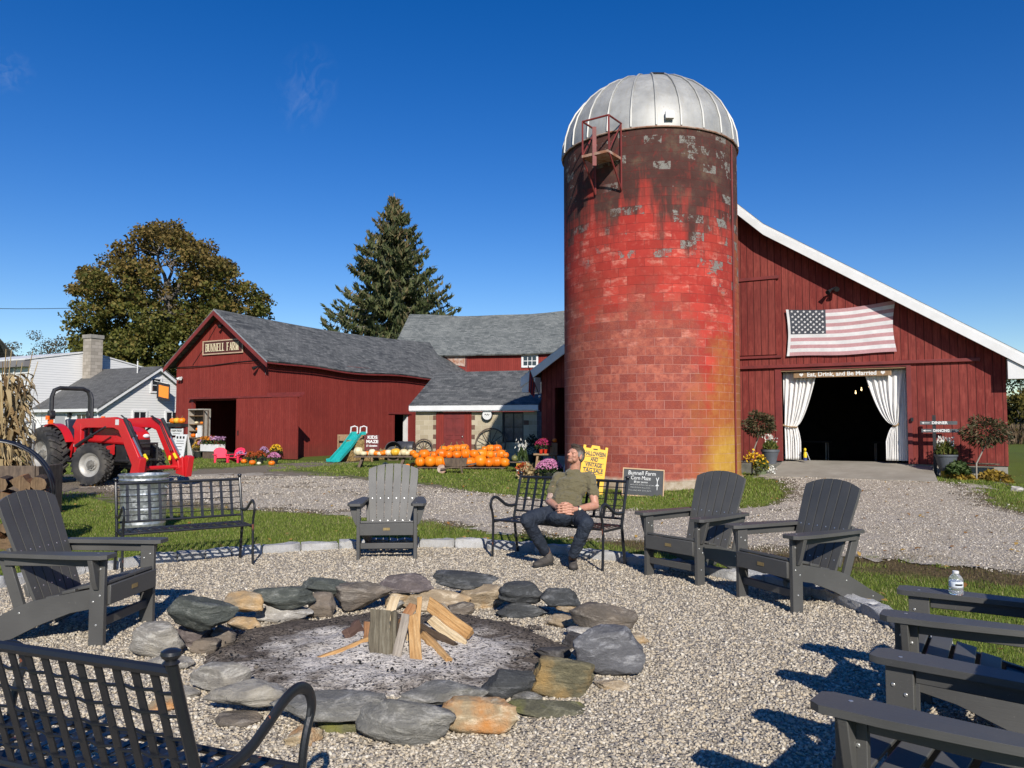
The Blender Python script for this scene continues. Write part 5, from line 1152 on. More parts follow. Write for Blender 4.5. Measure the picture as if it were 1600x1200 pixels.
# ------------------------------------------------------------------ black lattice benches
t = NT('black_bench_metal'); co = t.coord('Object'); n = t.noise(co, 9, 5, .65); nf = t.noise(t.coord('Object', (3,3,.6)), 14, 4, .6)
rk = t.mapr(t.math('MULTIPLY', n, nf), .40, .42)
col = t.mix(rk, (.013,.014,.017), (.17,.055,.03)); t.bump(t.noise(co, 120, 2), .12, .003); M['bench'] = t.fin(col, t.mapr(n, .3, .7, .26, .45), 0, .5)
def make_bench(label, L=1.28, nv=12, bw=.030):
    b = thing('metal_bench', label, 'bench', (0,0,0), 0, 'black lattice metal benches'); m = M['bench']; hx = L/2
    def bk(z): return .40+(0 if z < .43 else (z-.43)*.30)   # y of the back plane
    for s in (-1, 1):
        mb = MB(); mb.tube(spline([(s*hx,-.02,0),(s*hx,-.01,.2),(s*hx,-.005,.40),(s*hx,-.02,.50),(s*hx,-.05,.575)]), .0135, 8); mb.build('front_leg', m, b)
        mb = MB(); mb.tube(spline([(s*hx,-.047,.565),(s*hx,-.052,.605),(s*hx,-.03,.65),(s*hx,.02,.672),(s*hx,.08,.66),(s*hx,.16,.615),(s*hx,.24,.572),(s*hx,.33,.553),(s*hx,bk(.55),.552)]), .019, 10, flat=.6); mb.build('armrest', m, b)
        mb = MB(); mb.tube([(s*hx,.47,0),(s*hx,.425,.25),(s*hx,bk(.43),.43),(s*hx,bk(.9),.9)], .0155, 10); rp = mb.build('rear_post', m, b)
        mb = MB(); q = Vector((s*hx,bk(.9),.895)); mb.lathe([(.018,0),(.022,.004),(.018,.008),(.014,.011),(.022,.018),(.026,.026),(.024,.034),(.014,.039),(.001,.041)], 14, q); mb.build('finial', m, rp)
        mb = MB(); mb.bar((s*hx,.0,.40),(s*hx,.41,.40),.02,.02); mb.build('seat_side', m, b)
    mb = MB(); mb.tube([(-hx,.0,.42),(hx,.0,.42)], .013, 8); mb.build('seat_front_rail', m, b); mb = MB(); mb.tube([(-hx,.41,.415),(hx,.41,.415)], .013, 8); mb.build('seat_rear_rail', m, b)
    mb = MB(); mb.tube([(-hx,bk(.88),.875),(hx,bk(.88),.875)], .0155, 8); mb.build('top_rail', m, b); mb = MB(); mb.tube([(-hx,bk(.49),.49),(hx,bk(.49),.49)], .012, 8); mb.build('lower_rail', m, b)
    mb = MB()
    for k in range(1, nv): x = -hx+L*k/nv; mb.bar((x,bk(.49),.492),(x,bk(.875),.873),bw,.005,up=(0,1,-.3))
    mb.build('back_slats', m, b)
    mb = MB()
    for k in range(1, 6):
        z = .49+.385*k/6; pts = [(-hx+L*i/28, bk(z)+(.007 if i % 2 else -.007), z) for i in range(29)]; mb.tube(pts, .005, 5)
    mb.build('back_rods', m, b)
    mb = MB()
    for k in range(1, nv): x = -hx+L*k/nv; mb.bar((x,.012,.4245),(x,.4,.4205),bw,.004)
    for k in range(1, 6):
        y = .41*k/6; prev = None
        for i in range(29):
            q = (-hx+L*i/28, y, .4225+(.005 if i % 2 else -.005))
            if prev: mb.bar(prev, q, .03, .004)
            prev = q
    mb.build('seat_lattice', m, b); return b
def put_bench(fl, fr, label, fwd, proto=None, L=None):
    a, c = Vector(fl), Vector(fr); mid = (a+c)/2; l = (c-a).normalized(); f = Vector((-l.y, l.x))
    if f.dot(Vector(fwd)) < 0: f = -f
    rz = face(f.x, f.y); k = (c-a).length/1.28 if L is None else L
    o = dup(proto, None, None, None, label) if proto else (make_bench(label, 1.28, 20, .026) if 'nearest' in label else make_bench(label))
    o.location = (mid.x,mid.y,GR+.005); o.rotation_euler = (0,0,rz); o.scale = (k,1,1); return o
b0 = put_bench(gx(190,903), gx(394,882), 'empty black lattice bench in front of the galvanised can on the left', (.53,-.85))
MANB = put_bench(gx(771,871), gx(943,893), 'black lattice bench with a seated man in front of the silo', (-.58,-.81), b0)
fw = Vector((.36,.933)); rt = Vector((fw.y,-fw.x)); corner = Vector((-.85,1.985)); rear = corner-rt*1.31
put_bench(tuple(rear+fw*.52), tuple(corner+fw*.52), 'nearest black lattice bench seen from behind at the bottom left with chipped paint', fw, None)
# ------------------------------------------------------------------ fire pit stones
def rock_mat(name, a, b, c=None, vein=None):
    a, b, c, vein = [None if q is None else tuple(min(.7, x*1.5) for x in q) for q in (a, b, c, vein)]
    t = NT(name); co = t.coord('Object'); rnd = t.n('ShaderNodeObjectInfo').outputs['Random']
    m = t.n('ShaderNodeVectorMath', operation='ADD'); t.l(co, m.inputs[0]); t.l(t.comb(t.math('MULTIPLY', rnd, 37.), t.math('MULTIPLY', rnd, 11.), 0.), m.inputs[1]); co = m.outputs[0]
    mp_ = t.n('ShaderNodeMapping'); t.l(co, mp_.inputs[0]); mp_.inputs['Scale'].default_value = (1,1,3.2); mp_.inputs['Rotation'].default_value = (.35,.25,.4)
    n1 = t.noise(mp_.outputs[0], 7, 8, .7, .5); n2 = t.noise(co, 70, 4, .75); n3 = t.noise(co, 3.5, 4, .6)
    col = t.ramp(n1, [(.36, tuple(q*.75 for q in a)), (.50, a), (.62, tuple(q*1.12 for q in b))]); col = t.mix(t.mapr(n2, .3, .72, 0, .5), col, tuple(x*.55 for x in a))
    if c: col = t.mix(t.mapr(n3, .48, .66, 0, .85), col, c)
    if vein: col = t.mix(t.mapr(n1, .60, .72, 0, .7), col, vein)
    t.bump(t.math('ADD', t.math('MULTIPLY', n1, 2.2), n2), .7, .025); return t.fin(col, .85, 0, .3)
RM = {'pale': rock_mat('pale_granite', (.20,.185,.16), (.35,.33,.29), (.27,.245,.20)), 'green': rock_mat('green_grey_slate', (.06,.066,.058), (.125,.13,.115), None, (.20,.205,.20)), 'char': rock_mat('charcoal_slate', (.045,.047,.048), (.095,.097,.098), None, (.17,.17,.17)),
      'tan': rock_mat('tan_sandstone', (.26,.20,.13), (.44,.37,.27), (.38,.23,.09)), 'brown': rock_mat('brown_gneiss', (.10,.085,.07), (.21,.185,.155), (.15,.12,.09)), 'purple': rock_mat('purplish_stone', (.11,.09,.085), (.20,.17,.155)), 'white': rock_mat('whitish_stone', (.30,.28,.25), (.46,.44,.40)),
      'rust': rock_mat('rusty_stone', (.30,.23,.14), (.48,.41,.29), (.40,.15,.025)), 'olive': rock_mat('olive_gold_stone', (.10,.09,.055), (.18,.155,.09), (.26,.165,.06)), 'jag': rock_mat('blue_grey_stone', (.10,.10,.105), (.20,.20,.205), None, (.30,.30,.30)), 'grey': rock_mat('grey_gneiss', (.14,.135,.12), (.25,.24,.215), None, (.36,.34,.31)), 'moss': rock_mat('mossy_stone', (.09,.085,.055), (.16,.15,.10), (.14,.14,.03)), 'dark': rock_mat('sooty_stone', (.05,.045,.042), (.10,.095,.09))}
ROCKS = [((200,977,275,1030),0,'pale','big rounded pale granite stone at the left end of the fire ring'),((260,938,361,994),.16,'green','large dark green angular stone perched on the left of the fire ring'),((256,976,326,1012),0,'purple','wedge shaped purplish stone under the large dark green stone'),((322,977,364,1013),0,'brown','small brown stone right beneath the dark green stone inside the ring'),((340,928,408,963),.11,'tan','blocky tan stone with an orange end on top of the left back ring'),((353,961,406,986),0,'tan','flat tan stone lying under the blocky tan one'),((390,921,481,957),.12,'green','long smooth green grey slab resting on a whitish stone'),((398,945,480,976),0,'white','long whitish stone beneath the green grey slab'),((467,907,540,932),.16,'green','thin greenish slab perched at the back left of the ring'),((480,928,520,966),0,'brown','square brown block under the thin greenish slab'),((516,915,604,957),.02,'brown','broad brown grey boulder at the back of the ring'),((594,900,677,927),.17,'purple','pinkish brown slab on top behind the firewood'),((598,925,640,953),0,'tan','small tan stone partly behind the firewood tip'),((630,919,729,957),0,'tan','wide cream block at the back right of the firewood'),((674,896,768,924),.17,'char','long dark slab perched highest at the back of the ring'),((724,916,793,953),0,'tan','pale tan rounded stone under the end of the long dark slab'),((787,915,851,949),.11,'char','dark rounded boulder on the back right of the ring'),((774,936,852,966),0,'char','low dark stone under the dark rounded boulder'),((850,924,906,955),.10,'char','dark angular slab next to the dark rounded boulder'),((871,943,908,958),.08,'tan','small flat tan stone tucked under the dark angular slab'),((850,958,892,981),0,'tan','low tan stone facing into the ring on the right'),((897,946,993,990),.07,'brown','long brown grey slab sloping outward on the right of the ring'),((896,974,981,1003),0,'white','cream coloured stone under the sloping brown slab'),((901,984,1006,1060),.0,'jag','big jagged blue grey rock at the right end of the ring'),((833,1030,927,1092),.0,'olive','olive gold rock with a rusty band at the front right'),((931,1057,983,1081),0,'tan','small tan stone outside the ring below the jagged rock'),((746,1045,846,1095),.0,'char','long charcoal rock at the front right of the ring'),((804,1091,922,1121),0,'moss','flat mossy stone half sunk in the gravel at the front right'),((696,1086,807,1151),0,'rust','rust stained rounded rock at the front of the ring'),((618,1068,746,1109),.11,'grey','long flat grey slab laid across the front of the ring'),((560,1093,700,1166),0,'grey','biggest swirled grey boulder at the front of the ring'),((425,1083,590,1134),.06,'grey','long layered grey slab behind the curled bench arm'),((317,1066,434,1113),.05,'pale','pale grey slab just right of the near bench post'),((298,1036,389,1088),.0,'pale','speckled pale stone inside the ring left of the front slabs'),((212,1018,292,1047),0,'pale','flat pale stone behind the near bench finial'),((442,1128,492,1167),0,'rust','small pinkish tan stone under the curled bench arm'),((338,1110,402,1137),0,'brown','thin brown stone under the pale slab near the bench post'),((493,1126,568,1147),0,'moss','low yellowish stone beneath the long layered slab'),((838,1012,890,1036),.02,'dark','sooty dark stone lying inside the ring on the right'),((256,1068,302,1094),0,'pale','pale stone seen through the slats of the near bench'),((226,1090,272,1113),0,'rust','rusty tan stone seen low through the slats of the near bench'),((604,934,630,955),0,'grey','small grey stone wedged at the back of the ring behind the bark slab'),((880,986,912,1014),0,'dark','sooty stone just inside the ring beside the jagged blue grey rock'),((700,940,738,963),0,'brown','small brown stone low at the back right of the firewood'),((806,1080,850,1102),0,'grey','small grey stone between the charcoal rock and the flat mossy stone'),((298,996,336,1024),0,'brown','small brown stone inside the ring below the wedge shaped purplish stone'),((984,986,1016,1008),0,'tan','small tan stone at the outer right edge above the jagged rock')]
def make_rock(w_, d_, h_, seed, ang=.5):
    g = random.Random(seed); bm = bmesh.new(); bmesh.ops.create_icosphere(bm, subdivisions=4, radius=1)
    planes = []
    for k in range(9):
        n = Vector((g.gauss(0,1), g.gauss(0,1), g.gauss(0,.8))).normalized(); planes.append((n, g.uniform(.55,.86)))
    ph = [g.uniform(0,9) for _ in range(6)]
    for v in bm.verts:
        p = v.co.copy(); p = Vector([math.copysign(abs(c)**.78, c) for c in p])
        for n, dd in planes:
            e = p.dot(n)-dd
            if e > 0: p -= n*e*.95
        f = 1+.03*math.sin(p.x*23+p.z*17+ph[5])*math.sin(p.y*19+ph[0])+.05*math.sin(p.x*4+ph[0])*math.cos(p.y*5+ph[1])+.035*math.sin(p.z*9+ph[2]+p.x*3)+.02*math.sin(p.x*13+ph[3])*math.sin(p.y*12+ph[4])
        v.co = Vector((p.x*f*w_/2, p.y*f*d_/2, p.z*f*h_/2))
    xs_ = [v.co.x for v in bm.verts]; zs_ = [v.co.z for v in bm.verts]; kx = w_/(max(xs_)-min(xs_)); kz_ = h_/(max(zs_)-min(zs_)); z0 = min(zs_)*kz_
    for v in bm.verts: v.co.x *= kx; v.co.z = v.co.z*kz_-z0
    me = bpy.data.meshes.new('stone'); bm.to_mesh(me); bm.free(); me.shade_smooth(); me.set_sharp_from_angle(angle=R(60)); auto_uv(me); return me
for i, ((x0,y0,x1,y1), zb, mt, lab) in enumerate(ROCKS):
    zb2 = zb*.8; g0 = G((x0+x1)/2, y1, zb2); w_ = (x1-x0)/1200*g0.y*1.12; ext = (y1-y0)/1200*g0.y
    dep = min(max(.5*w_, .16), .34); vd = (CAM_H-zb2)/g0.y; h_ = max(ext-dep*vd*.75, .32*ext, .05)*1.3
    me = make_rock(w_, dep, h_, i*3+5); me.materials.append(RM[mt]); o = bpy.data.objects.new('fire_ring_stone', me); COL.objects.link(o)
    o.location = (g0.x, g0.y+dep*.42, zb2-(.02 if zb == 0 else 0)); o.rotation_euler = (random.uniform(-.08,.08), random.uniform(-.1,.1), random.uniform(-.2,.2)); tag(o, lab, 'stone', 'stones of the fire ring')
# ------------------------------------------------------------------ firewood
def wood_mat(name, a, b, c, ss=1):
    t = NT(name); co = t.coord('UV'); x, y, z = t.xyz(co); rnd = t.n('ShaderNodeObjectInfo').outputs['Random']
    v = t.comb(t.math('ADD', t.math('MULTIPLY', x, 38.), t.math('MULTIPLY', rnd, 50.)), t.math('MULTIPLY', y, 38.), t.math('MULTIPLY', rnd, 20.))
    ob = t.coord('Object', (38,38,3.2)); n1 = t.noise(ob, 1.3, 6, .65, .4); n2 = t.noise(t.coord('Object'), 9, 4, .6)
    col = t.ramp(n1, [(.3, a), (.55, b), (.75, c)]); col = t.mix(t.mapr(n2, .5, .72, 0, .5), col, a); t.bump(t.math('ADD', n1, n2), 1., .012); return t.fin(col, .8, 0, .2)
WM = {'gold': wood_mat('split_golden_wood', (.33,.17,.06), (.50,.30,.13), (.62,.43,.22)), 'cream': wood_mat('split_cream_wood', (.42,.30,.17), (.60,.47,.29), (.70,.59,.42)), 'bark': wood_mat('mossy_bark', (.06,.05,.035), (.14,.12,.085), (.24,.225,.17)), 'dbark': wood_mat('dark_bark', (.04,.028,.02), (.085,.06,.042), (.13,.095,.07)), 'grey': wood_mat('weathered_split_wood', (.20,.17,.14), (.33,.285,.23), (.44,.40,.34)), 'red': wood_mat('reddish_bark_wood', (.20,.09,.04), (.33,.165,.075), (.42,.25,.13)), 'plank': wood_mat('brown_board', (.075,.045,.035), (.115,.07,.055), (.15,.10,.08))}
def split_log(p0, p1, w_, th, mat, label, seed, wedge=True, group='pieces of firewood in the fire pit', name='firewood'):
    g = random.Random(seed); p0 = Vector(p0); p1 = Vector(p1); d = p1-p0; l = d.length; n = 7
    sec = [(-.5,-.35),(.5,-.5),(.45,.2),(.05,.5),(-.42,.3)] if wedge else [(-.5,-.5),(.5,-.5),(.5,.5),(-.5,.5)]
    vs = []; jit = [(g.uniform(-.08,.08), g.uniform(-.08,.08)) for _ in sec]
    for i in range(n):
        z = l*i/(n-1); k = 1+g.uniform(-.05,.05); bend = .003*math.sin(i*1.1+seed)
        for (a, b), (ja, jb) in zip(sec, jit): vs.append(((a+ja)*w_*k+bend, (b+jb)*th*k, z+(g.uniform(-.02,.02) if i in (0,n-1) else 0)))
    m = len(sec); fs = [tuple(reversed(range(m))), tuple((n-1)*m+j for j in range(m))]
    for i in range(n-1):
        for j in range(m): fs.append((i*m+j, i*m+(j+1) % m, (i+1)*m+(j+1) % m, (i+1)*m+j))
    mb = MB(); mb.add(vs, fs); o = mb.build(name, mat, smooth=25, bevel=.004)
    z_ = d.normalized(); y_ = Vector((0,1,0)); y_ = (y_-z_*y_.dot(z_)).normalized(); x_ = y_.cross(z_)
    Mx = Matrix((x_,y_,z_)).transposed().to_4x4(); Mx.translation = p0; o.matrix_world = Mx; tag(o, label, 'firewood', group); return o
def lg(b, tp, Yb, Yt, w_, th, mt, lab, s, wedge=True): split_log(P(b[0],b[1],Yb), P(tp[0],tp[1],Yt), w_, th, WM[mt], lab, s, wedge)
lg((594,1033),(595,955),4.86,4.98,.125,.06,'bark','wide bark covered slab standing upright at the left of the woodpile',1)
lg((614,1033),(615,955),4.87,5.00,.05,.05,'bark','narrow bark strip standing beside the wide bark slab',2)
lg((619,1034),(634,962),4.80,5.02,.055,.04,'grey','grey weathered split stick leaning right of the bark slabs',3)
lg((653,1034),(646,966),4.80,5.05,.075,.05,'gold','golden split log standing in the middle front of the woodpile',4)
lg((700,1035),(660,993),4.80,5.08,.07,.06,'gold','golden split log leaning from the lower right onto the pile',5)
lg((712,1012),(657,980),5.02,5.15,.075,.06,'dbark','dark bark log lying between the golden and cream splits',6)
lg((727,1008),(674,967),5.08,5.20,.065,.05,'cream','cream split log leaning on the right of the woodpile',7)
lg((734,990),(672,943),5.15,5.28,.10,.07,'gold','largest golden split log leaning highest on the right of the pile',8)
lg((716,972),(690,943),5.45,5.38,.03,.03,'grey','thin pale stick behind the largest golden log',9)
lg((477,1040),(578,999),4.80,5.05,.042,.035,'gold','long thin board stretching out left onto the ash',10,False)
lg((548,1003),(568,986),5.16,5.30,.16,.03,'plank','flat dark brown board end lying left of the bark slab',11,False)
lg((574,998),(575,973),5.06,5.18,.05,.04,'red','short orange cut end beside the bark slab',12)
lg((602,985),(617,936),5.12,5.35,.065,.05,'cream','pale split end poking up behind the bark slab',13)
lg((628,975),(646,945),5.18,5.32,.06,.05,'red','reddish brown piece at the top back of the pile',14)
lg((652,985),(655,932),5.10,5.22,.035,.03,'gold','thin upright stick at the peak of the woodpile',15)
lg((634,1031),(680,1024),4.92,4.98,.10,.07,'red','reddish bark piece lying flat under the woodpile',16)
lg((637,1012),(641,985),4.98,5.10,.04,.03,'cream','short pale stick deep inside the woodpile',17)
lg((600,1030),(700,1015),5.12,5.22,.09,.08,'dbark','dark bark log lying at the bottom back of the woodpile',18)
lg((622,1000),(624,970),5.10,5.22,.05,.04,'dbark','short dark stick between the bark slab and the centre of the pile',19)
# ------------------------------------------------------------------ tractor
def paint(name, c, rough=.32, coat=.3):
    t = NT(name); n = t.noise(t.coord('Object'), 6, 5, .65); d = t.noise(t.coord('Object'), 1.4, 4)
    col = t.mix(t.mapr(n, .5, .75, 0, .25), c, tuple(x*.6+.02 for x in c)); return t.fin(col, t.mapr(d, .35, .65, rough, rough+.18), 0, .5, Coat_Weight=coat, Coat_Roughness=.15)
M['tred'] = paint('tractor_red', (.52,.012,.016)); M['tblack'] = pmat('tractor_black', (.014,.014,.016), (.03,.03,.03), 6, .5, .1, 40)
M['tyre'] = pmat('dusty_tyre', (.020,.020,.022), (.075,.068,.058), 3, .9, .3, 60, lo=.4, hi=.7); M['rim'] = pmat('silver_rim', (.40,.39,.36), (.30,.28,.25), 5, .5, .1, 40, metal=.3); M['hub'] = pmat('dirty_hub', (.10,.095,.085), (.17,.16,.14), 9, .6, .2, 40); M['yel'] = pmat('yellow_plastic', (.72,.50,.01), None, 4, .5); M['seat'] = pmat('navy_vinyl', (.015,.02,.04), (.03,.035,.055), 6, .45)
TRZ = math.atan2(-.527,.847); TR = thing('tractor', 'red farm tractor with a front loader frame and black roll bar by the white house', 'tractor', (-11.36,20.12,0), TRZ)
def wheel(x, y, r, wd, rimr, sgn, steer=0, nl=22):
    o = bpy.data.objects.new('wheel', None); COL.objects.link(o); o.parent = TR; o.location = (x,y,r); o.rotation_euler = (0,0,steer)
    Mx = Matrix.Rotation(R(90), 3, 'X'); h = wd/2
    mb = MB(); mb.lathe([(rimr,-h*.8),(rimr+.04,-h*.95),(r*.86,-h),(r*.93,-h*.8),(r*.935,0),(r*.93,h*.8),(r*.86,h),(rimr+.04,h*.95),(rimr,h*.8)], 44, M=Mx, cap=False)
    for k in range(nl):
        for s in (-1, 1):
            a = 2*math.pi*(k+(0 if s < 0 else .5))/nl; pts = []
            for u in (0,.5,1):
                aa = a+.22*u; yy = s*h*(.02+.98*u); rr = r*(.955-.06*(u > .9)); pts.append(Vector((rr*math.cos(aa), -yy, rr*math.sin(aa))))
            up = Vector((math.cos(a+.1), 0, math.sin(a+.1)))
            mb.bar(pts[0], pts[1], r*.075, r*.10, up=up); mb.bar(pts[1], pts[2], r*.075, r*.10, up=up)
    mb.build('tyre', M['tyre'], o, smooth=40)
    mb = MB(); f = -1 if sgn < 0 else 1
    q = [(rimr+.012,-h*.82),(rimr+.012,-h*.7),(rimr-.03,-h*.6),(rimr*.72,-h*.15),(rimr*.5,-h*.1),(rimr*.46,-h*.35),(rimr*.3,-h*.42),(.001,-h*.42)]
    mb.lathe([(a, b*(-1 if sgn < 0 else 1)*-1) for a, b in q] if False else q, 32, M=Mx if sgn > 0 else Matrix.Rotation(R(-90), 3, 'X'), cap=False)
    mb.lathe([(rimr+.01,-h*.8),(rimr-.01,0),(rimr+.01,h*.8)], 32, M=Mx, cap=False)
    hb = MB(); hb.cyl((0,sgn*h*.1,0),(0,sgn*h*.62,0),rimr*.40,rimr*.34,20); hb.cyl((0,sgn*h*.62,0),(0,sgn*h*.8,0),rimr*.2,rimr*.17,14); hb.build('hub', M['hub'], o)
    for k in range(8): a = k*math.pi/4; mb.cyl((rimr*.4*math.cos(a), sgn*h*.35, rimr*.4*math.sin(a)), (rimr*.4*math.cos(a), sgn*h*.5, rimr*.4*math.sin(a)), .018, n=6)
    mb.build('rim', M['rim'], o, smooth=40)
wheel(0,-.76,.71,.42,.37,-1); wheel(0,.76,.71,.42,.37,1); wheel(1.93,-.68,.52,.27,.29,-1,R(20)); wheel(1.93,.68,.52,.27,.29,1,R(20))
mb = MB(); mb.prism([(.95,1.02),(2.62,.98),(2.78,1.08),(2.74,1.28),(2.5,1.40),(1.6,1.50),(.95,1.53)], -.29, .29, lambda a, b, d: (a,d,b)); hd = mb.build('hood', M['tred'], TR, bevel=.07, bseg=3)
mb = MB(); mb.prism([(2.60,.72),(2.80,.72),(2.815,1.12),(2.6,1.1)], -.25, .25, lambda a, b, d: (a,d,b)); gr = mb.build('grille', M['tblack'], TR, bevel=.02)
for s in (-1,1): mb = MB(); mb.ball((2.77,s*.16,1.2), (.04,.09,.05), 10, 6); mb.build('headlight', pmat('lamp_lens', (.7,.72,.75), None, 4, .15), hd)
mb = MB(); mb.box(.9,2.6,-.23,.23,.55,1.0); mb.box(-.3,.9,-.28,.28,.5,.9); mb.box(2.2,2.75,-.16,.16,.42,.72); mb.build('chassis', M['tblack'], TR, bevel=.03)
mb = MB(); mb.cyl((1.9,-.6,.555),(1.9,.6,.555),.08,n=10); mb.cyl((0,-.7,.71),(0,.7,.71),.13,n=12); mb.build('axle', M['tblack'], TR)
mb = MB(); mb.prism([(.95,.95),(1.75,.93),(2.2,1.0),(2.2,.75),(1.5,.62),(.95,.75)], -.31, -.295, lambda a, b, d: (a,d,b)); mb.build('side_panel', M['tred'], TR, smooth=0)
mb = MB(); mb.box(.25,.95,-.62,.62,.56,.60); mb.build('footplate', M['tblack'], TR, bevel=.01)
for s in (-1,1):
    mb = MB(); pts = [(.80*math.cos(R(a)), .80*math.sin(R(a))+.71) for a in range(25,166,10)]; inn = [(.775*math.cos(R(a)), .775*math.sin(R(a))+.71) for a in range(165,24,-10)]
    mb.prism(pts+inn, *sorted((s*.50,s*.68)), lambda a, b, d: (a,d,b)); mb.prism(pts+[(-.5,.75),(.6,.65)], *sorted((s*.47,s*.499)), lambda a, b, d: (a,d,b)); fd_ = mb.build('fender', M['tred'], TR, smooth=30)
    mb = MB(); mb.box(-.12,-.04,*sorted((s*.60,s*.70)),1.50,1.60); mb.tube([(-.08,s*.72,1.60),(-.08,s*.72,1.70)], .05, 10); mb.build('signal_lamp', pmat('amber_lens', (.85,.13,.01), None, 4, .25), fd_)
mb = MB(); mb.tube([(-.34,-.50,.8),(-.34,-.50,2.2),(-.34,-.44,2.37),(-.34,-.3,2.43),(-.34,.3,2.43),(-.34,.44,2.37),(-.34,.50,2.2),(-.34,.50,.8)], .055, 8); mb.build('roll_bar', M['tblack'], TR)
for s in (-1,1): mb = MB(); mb.cyl((-.34,s*.44,1.72),(-.34,s*.56,1.72),.10,n=12); mb.box(-.4,-.28,s*.5-.07,s*.5+.07,1.62,1.84); mb.build('hinge_knob', M['tblack'], TR, bevel=.01)
mb = MB(); mb.box(-.12,.38,-.25,.25,1.0,1.1); mb.prism([(-.12,1.1),(0,1.1),(-.08,1.62),(-.2,1.62)], -.24, .24, lambda a, b, d: (a,d,b)); mb.build('seat', M['seat'], TR, bevel=.04)
mb = MB(); mb.lathe([(.19,0),(.20,.012),(.19,.025),(.178,.012)], 24, (.72,0,1.42), Matrix.Rotation(R(-35), 3, 'Y')); mb.tube([(.95,0,1.2),(.72,0,1.43)], .025, 8); mb.build('steering_wheel', M['tblack'], TR)
mb = MB(); mb.tube([(1.25,-.34,1.2),(1.25,-.34,2.1),(1.2,-.34,2.2),(1.15,-.34,2.27)], .04, 8); mb.build('exhaust', M['tblack'], TR)
mb = MB()
for k in range(9): a = random.uniform(.55,.95); b = random.uniform(-.35,.35); mb.tube([(a,b,.6),(a+random.uniform(-.08,.08),b,1.0),(a+random.uniform(-.15,.15),b,1.3)], .014, 5)
mb.box(.86,.96,-.27,.27,.85,1.35); mb.build('controls', M['tblack'], TR)
mb = MB(); mb.box(-1.0,-.55,-.35,.35,.5,.62); mb.tube([(-.55,-.3,.6),(-1.05,-.3,.5)], .03, 6); mb.tube([(-.55,.3,.6),(-1.05,.3,.5)], .03, 6); mb.tube([(-.95,-.42,.4),(-.95,-.42,1.45),(-.95,-.1,1.5)], .025, 6); mb.build('hitch', M['tblack'], TR)
for s in (-1,1):
    y0, y1 = sorted((s*.44,s*.53)); A = lambda a, b, d: (a,d,b)
    mb = MB(); mb.prism([(.72,1.42),(.9,1.62),(2.55,1.66),(2.85,1.60),(3.02,1.42),(3.60,.66),(3.66,.42),(3.50,.36),(3.30,.52),(2.72,1.34),(2.5,1.40),(1.3,1.40),(.92,1.28)], y0, y1, A); ar = mb.build('loader_arm', M['tred'], TR, bevel=.012)
    mb = MB(); mb.box(2.6,2.74,s*.535-.002,s*.535+.002,1.47,1.60) if s > 0 else mb.box(2.6,2.74,s*.535-.002,s*.535+.002,1.47,1.60); mb.build('decal', M['white'], ar, smooth=0)
    mb = MB(); mb.box(.82,1.12,y0-.005,y1+.005,.7,1.5); mb.prism([(1.12,.72),(1.75,.62),(1.75,.74),(1.12,1.0)], y0, y1, A); mb.build('loader_tower', M['tred'], TR, bevel=.015)
    yc = s*.60
    mb = MB(); mb.tube([(1.05,yc,.95),(1.75,yc,1.22)], .045, 8); mb.tube([(1.75,yc,1.22),(2.3,yc,1.42)], .025, 8); mb.build('lift_cylinder', M['tblack'], ar)
    mb = MB(); mb.tube([(2.9,s*.485,1.62),(3.25,s*.485,1.18)], .045, 8); mb.build('tilt_cylinder', M['tblack'], ar); mb = MB(); mb.tube([(3.25,s*.485,1.18),(3.62,s*.485,.74)], .024, 8); mb.build('cylinder_rod', M['steel'], ar)
    mb = MB(); mb.tube([(2.6,s*.40,1.70),(2.95,s*.40,1.55),(3.45,s*.40,.85)], .014, 5); mb.tube([(2.6,s*.37,1.69),(2.95,s*.37,1.52),(3.42,s*.37,.85)], .014, 5); mb.build('hose', M['tblack'], ar)
    mb = MB(); mb.prism([(3.50,.30),(3.82,.22),(3.92,.70),(3.80,.74),(3.62,.62)], s*.62-.1, s*.62+.06, A); mb.prism([(3.50,.30),(3.80,.25),(3.74,.72),(3.6,.62)], y0+.02, y1-.02, A); pt_ = mb.build('attach_plate', M['tred'], ar, bevel=.01)
    mb = MB(); mb.tube([(3.55,s*.38,.78),(3.66,s*.38,.66)], .035, 8); mb.tube([(3.45,s*.34,.72),(3.50,s*.30,.62)], .03, 8); mb.build('coupler', M['yel'], ar)
mb = MB(); mb.tube([(3.52,-.5,.46),(3.52,.5,.46)], .05, 10); mb.build('loader_crossbar', M['tred'], TR)
mb = MB(); mb.tube([(2.95,-.33,.62),(2.95,-.33,1.02),(2.95,.33,1.02),(2.95,.33,.62)], .03, 8); mb.tube([(2.95,-.33,.62),(2.3,-.33,.6)], .03, 8); mb.tube([(2.95,.33,.62),(2.3,.33,.6)], .03, 8); mb.build('grille_guard', M['tblack'], TR)
# ------------------------------------------------------------------ galvanised can
g0 = G(207,833); cn = thing('galvanised_can', 'ribbed galvanised steel can standing behind the left bench', 'trash can', (g0.x,g0.y+.3,0))
t = NT('zinc_spangle'); co = t.coord('Object'); v = t.xyz(t.voro(co, 26, 'F1', 'Color'))[0]; n = t.noise(co, 3, 4); col = t.mix(v, (.33,.35,.36), (.55,.57,.58)); col = t.mix(t.mapr(n, .45, .7, 0, .4), col, (.30,.31,.31)); M['zinc'] = t.fin(col, t.mapr(v, 0, 1, .28, .48), .75, .5)
mb = MB(); pr = [(.27,0),(.285,.02)]+[(.285+.03*z/.78+(.006 if int(z*60) % 12 in (5,6) else 0), z) for z in [.03+.0166*i for i in range(36)]]+[(.318,.66),(.327,.675),(.318,.69),(.32,.70),(.33,.715),(.32,.73),(.325,.76),(.338,.775),(.335,.79),(.322,.785),(.30,.6),(.27,.04),(.001,.03)]
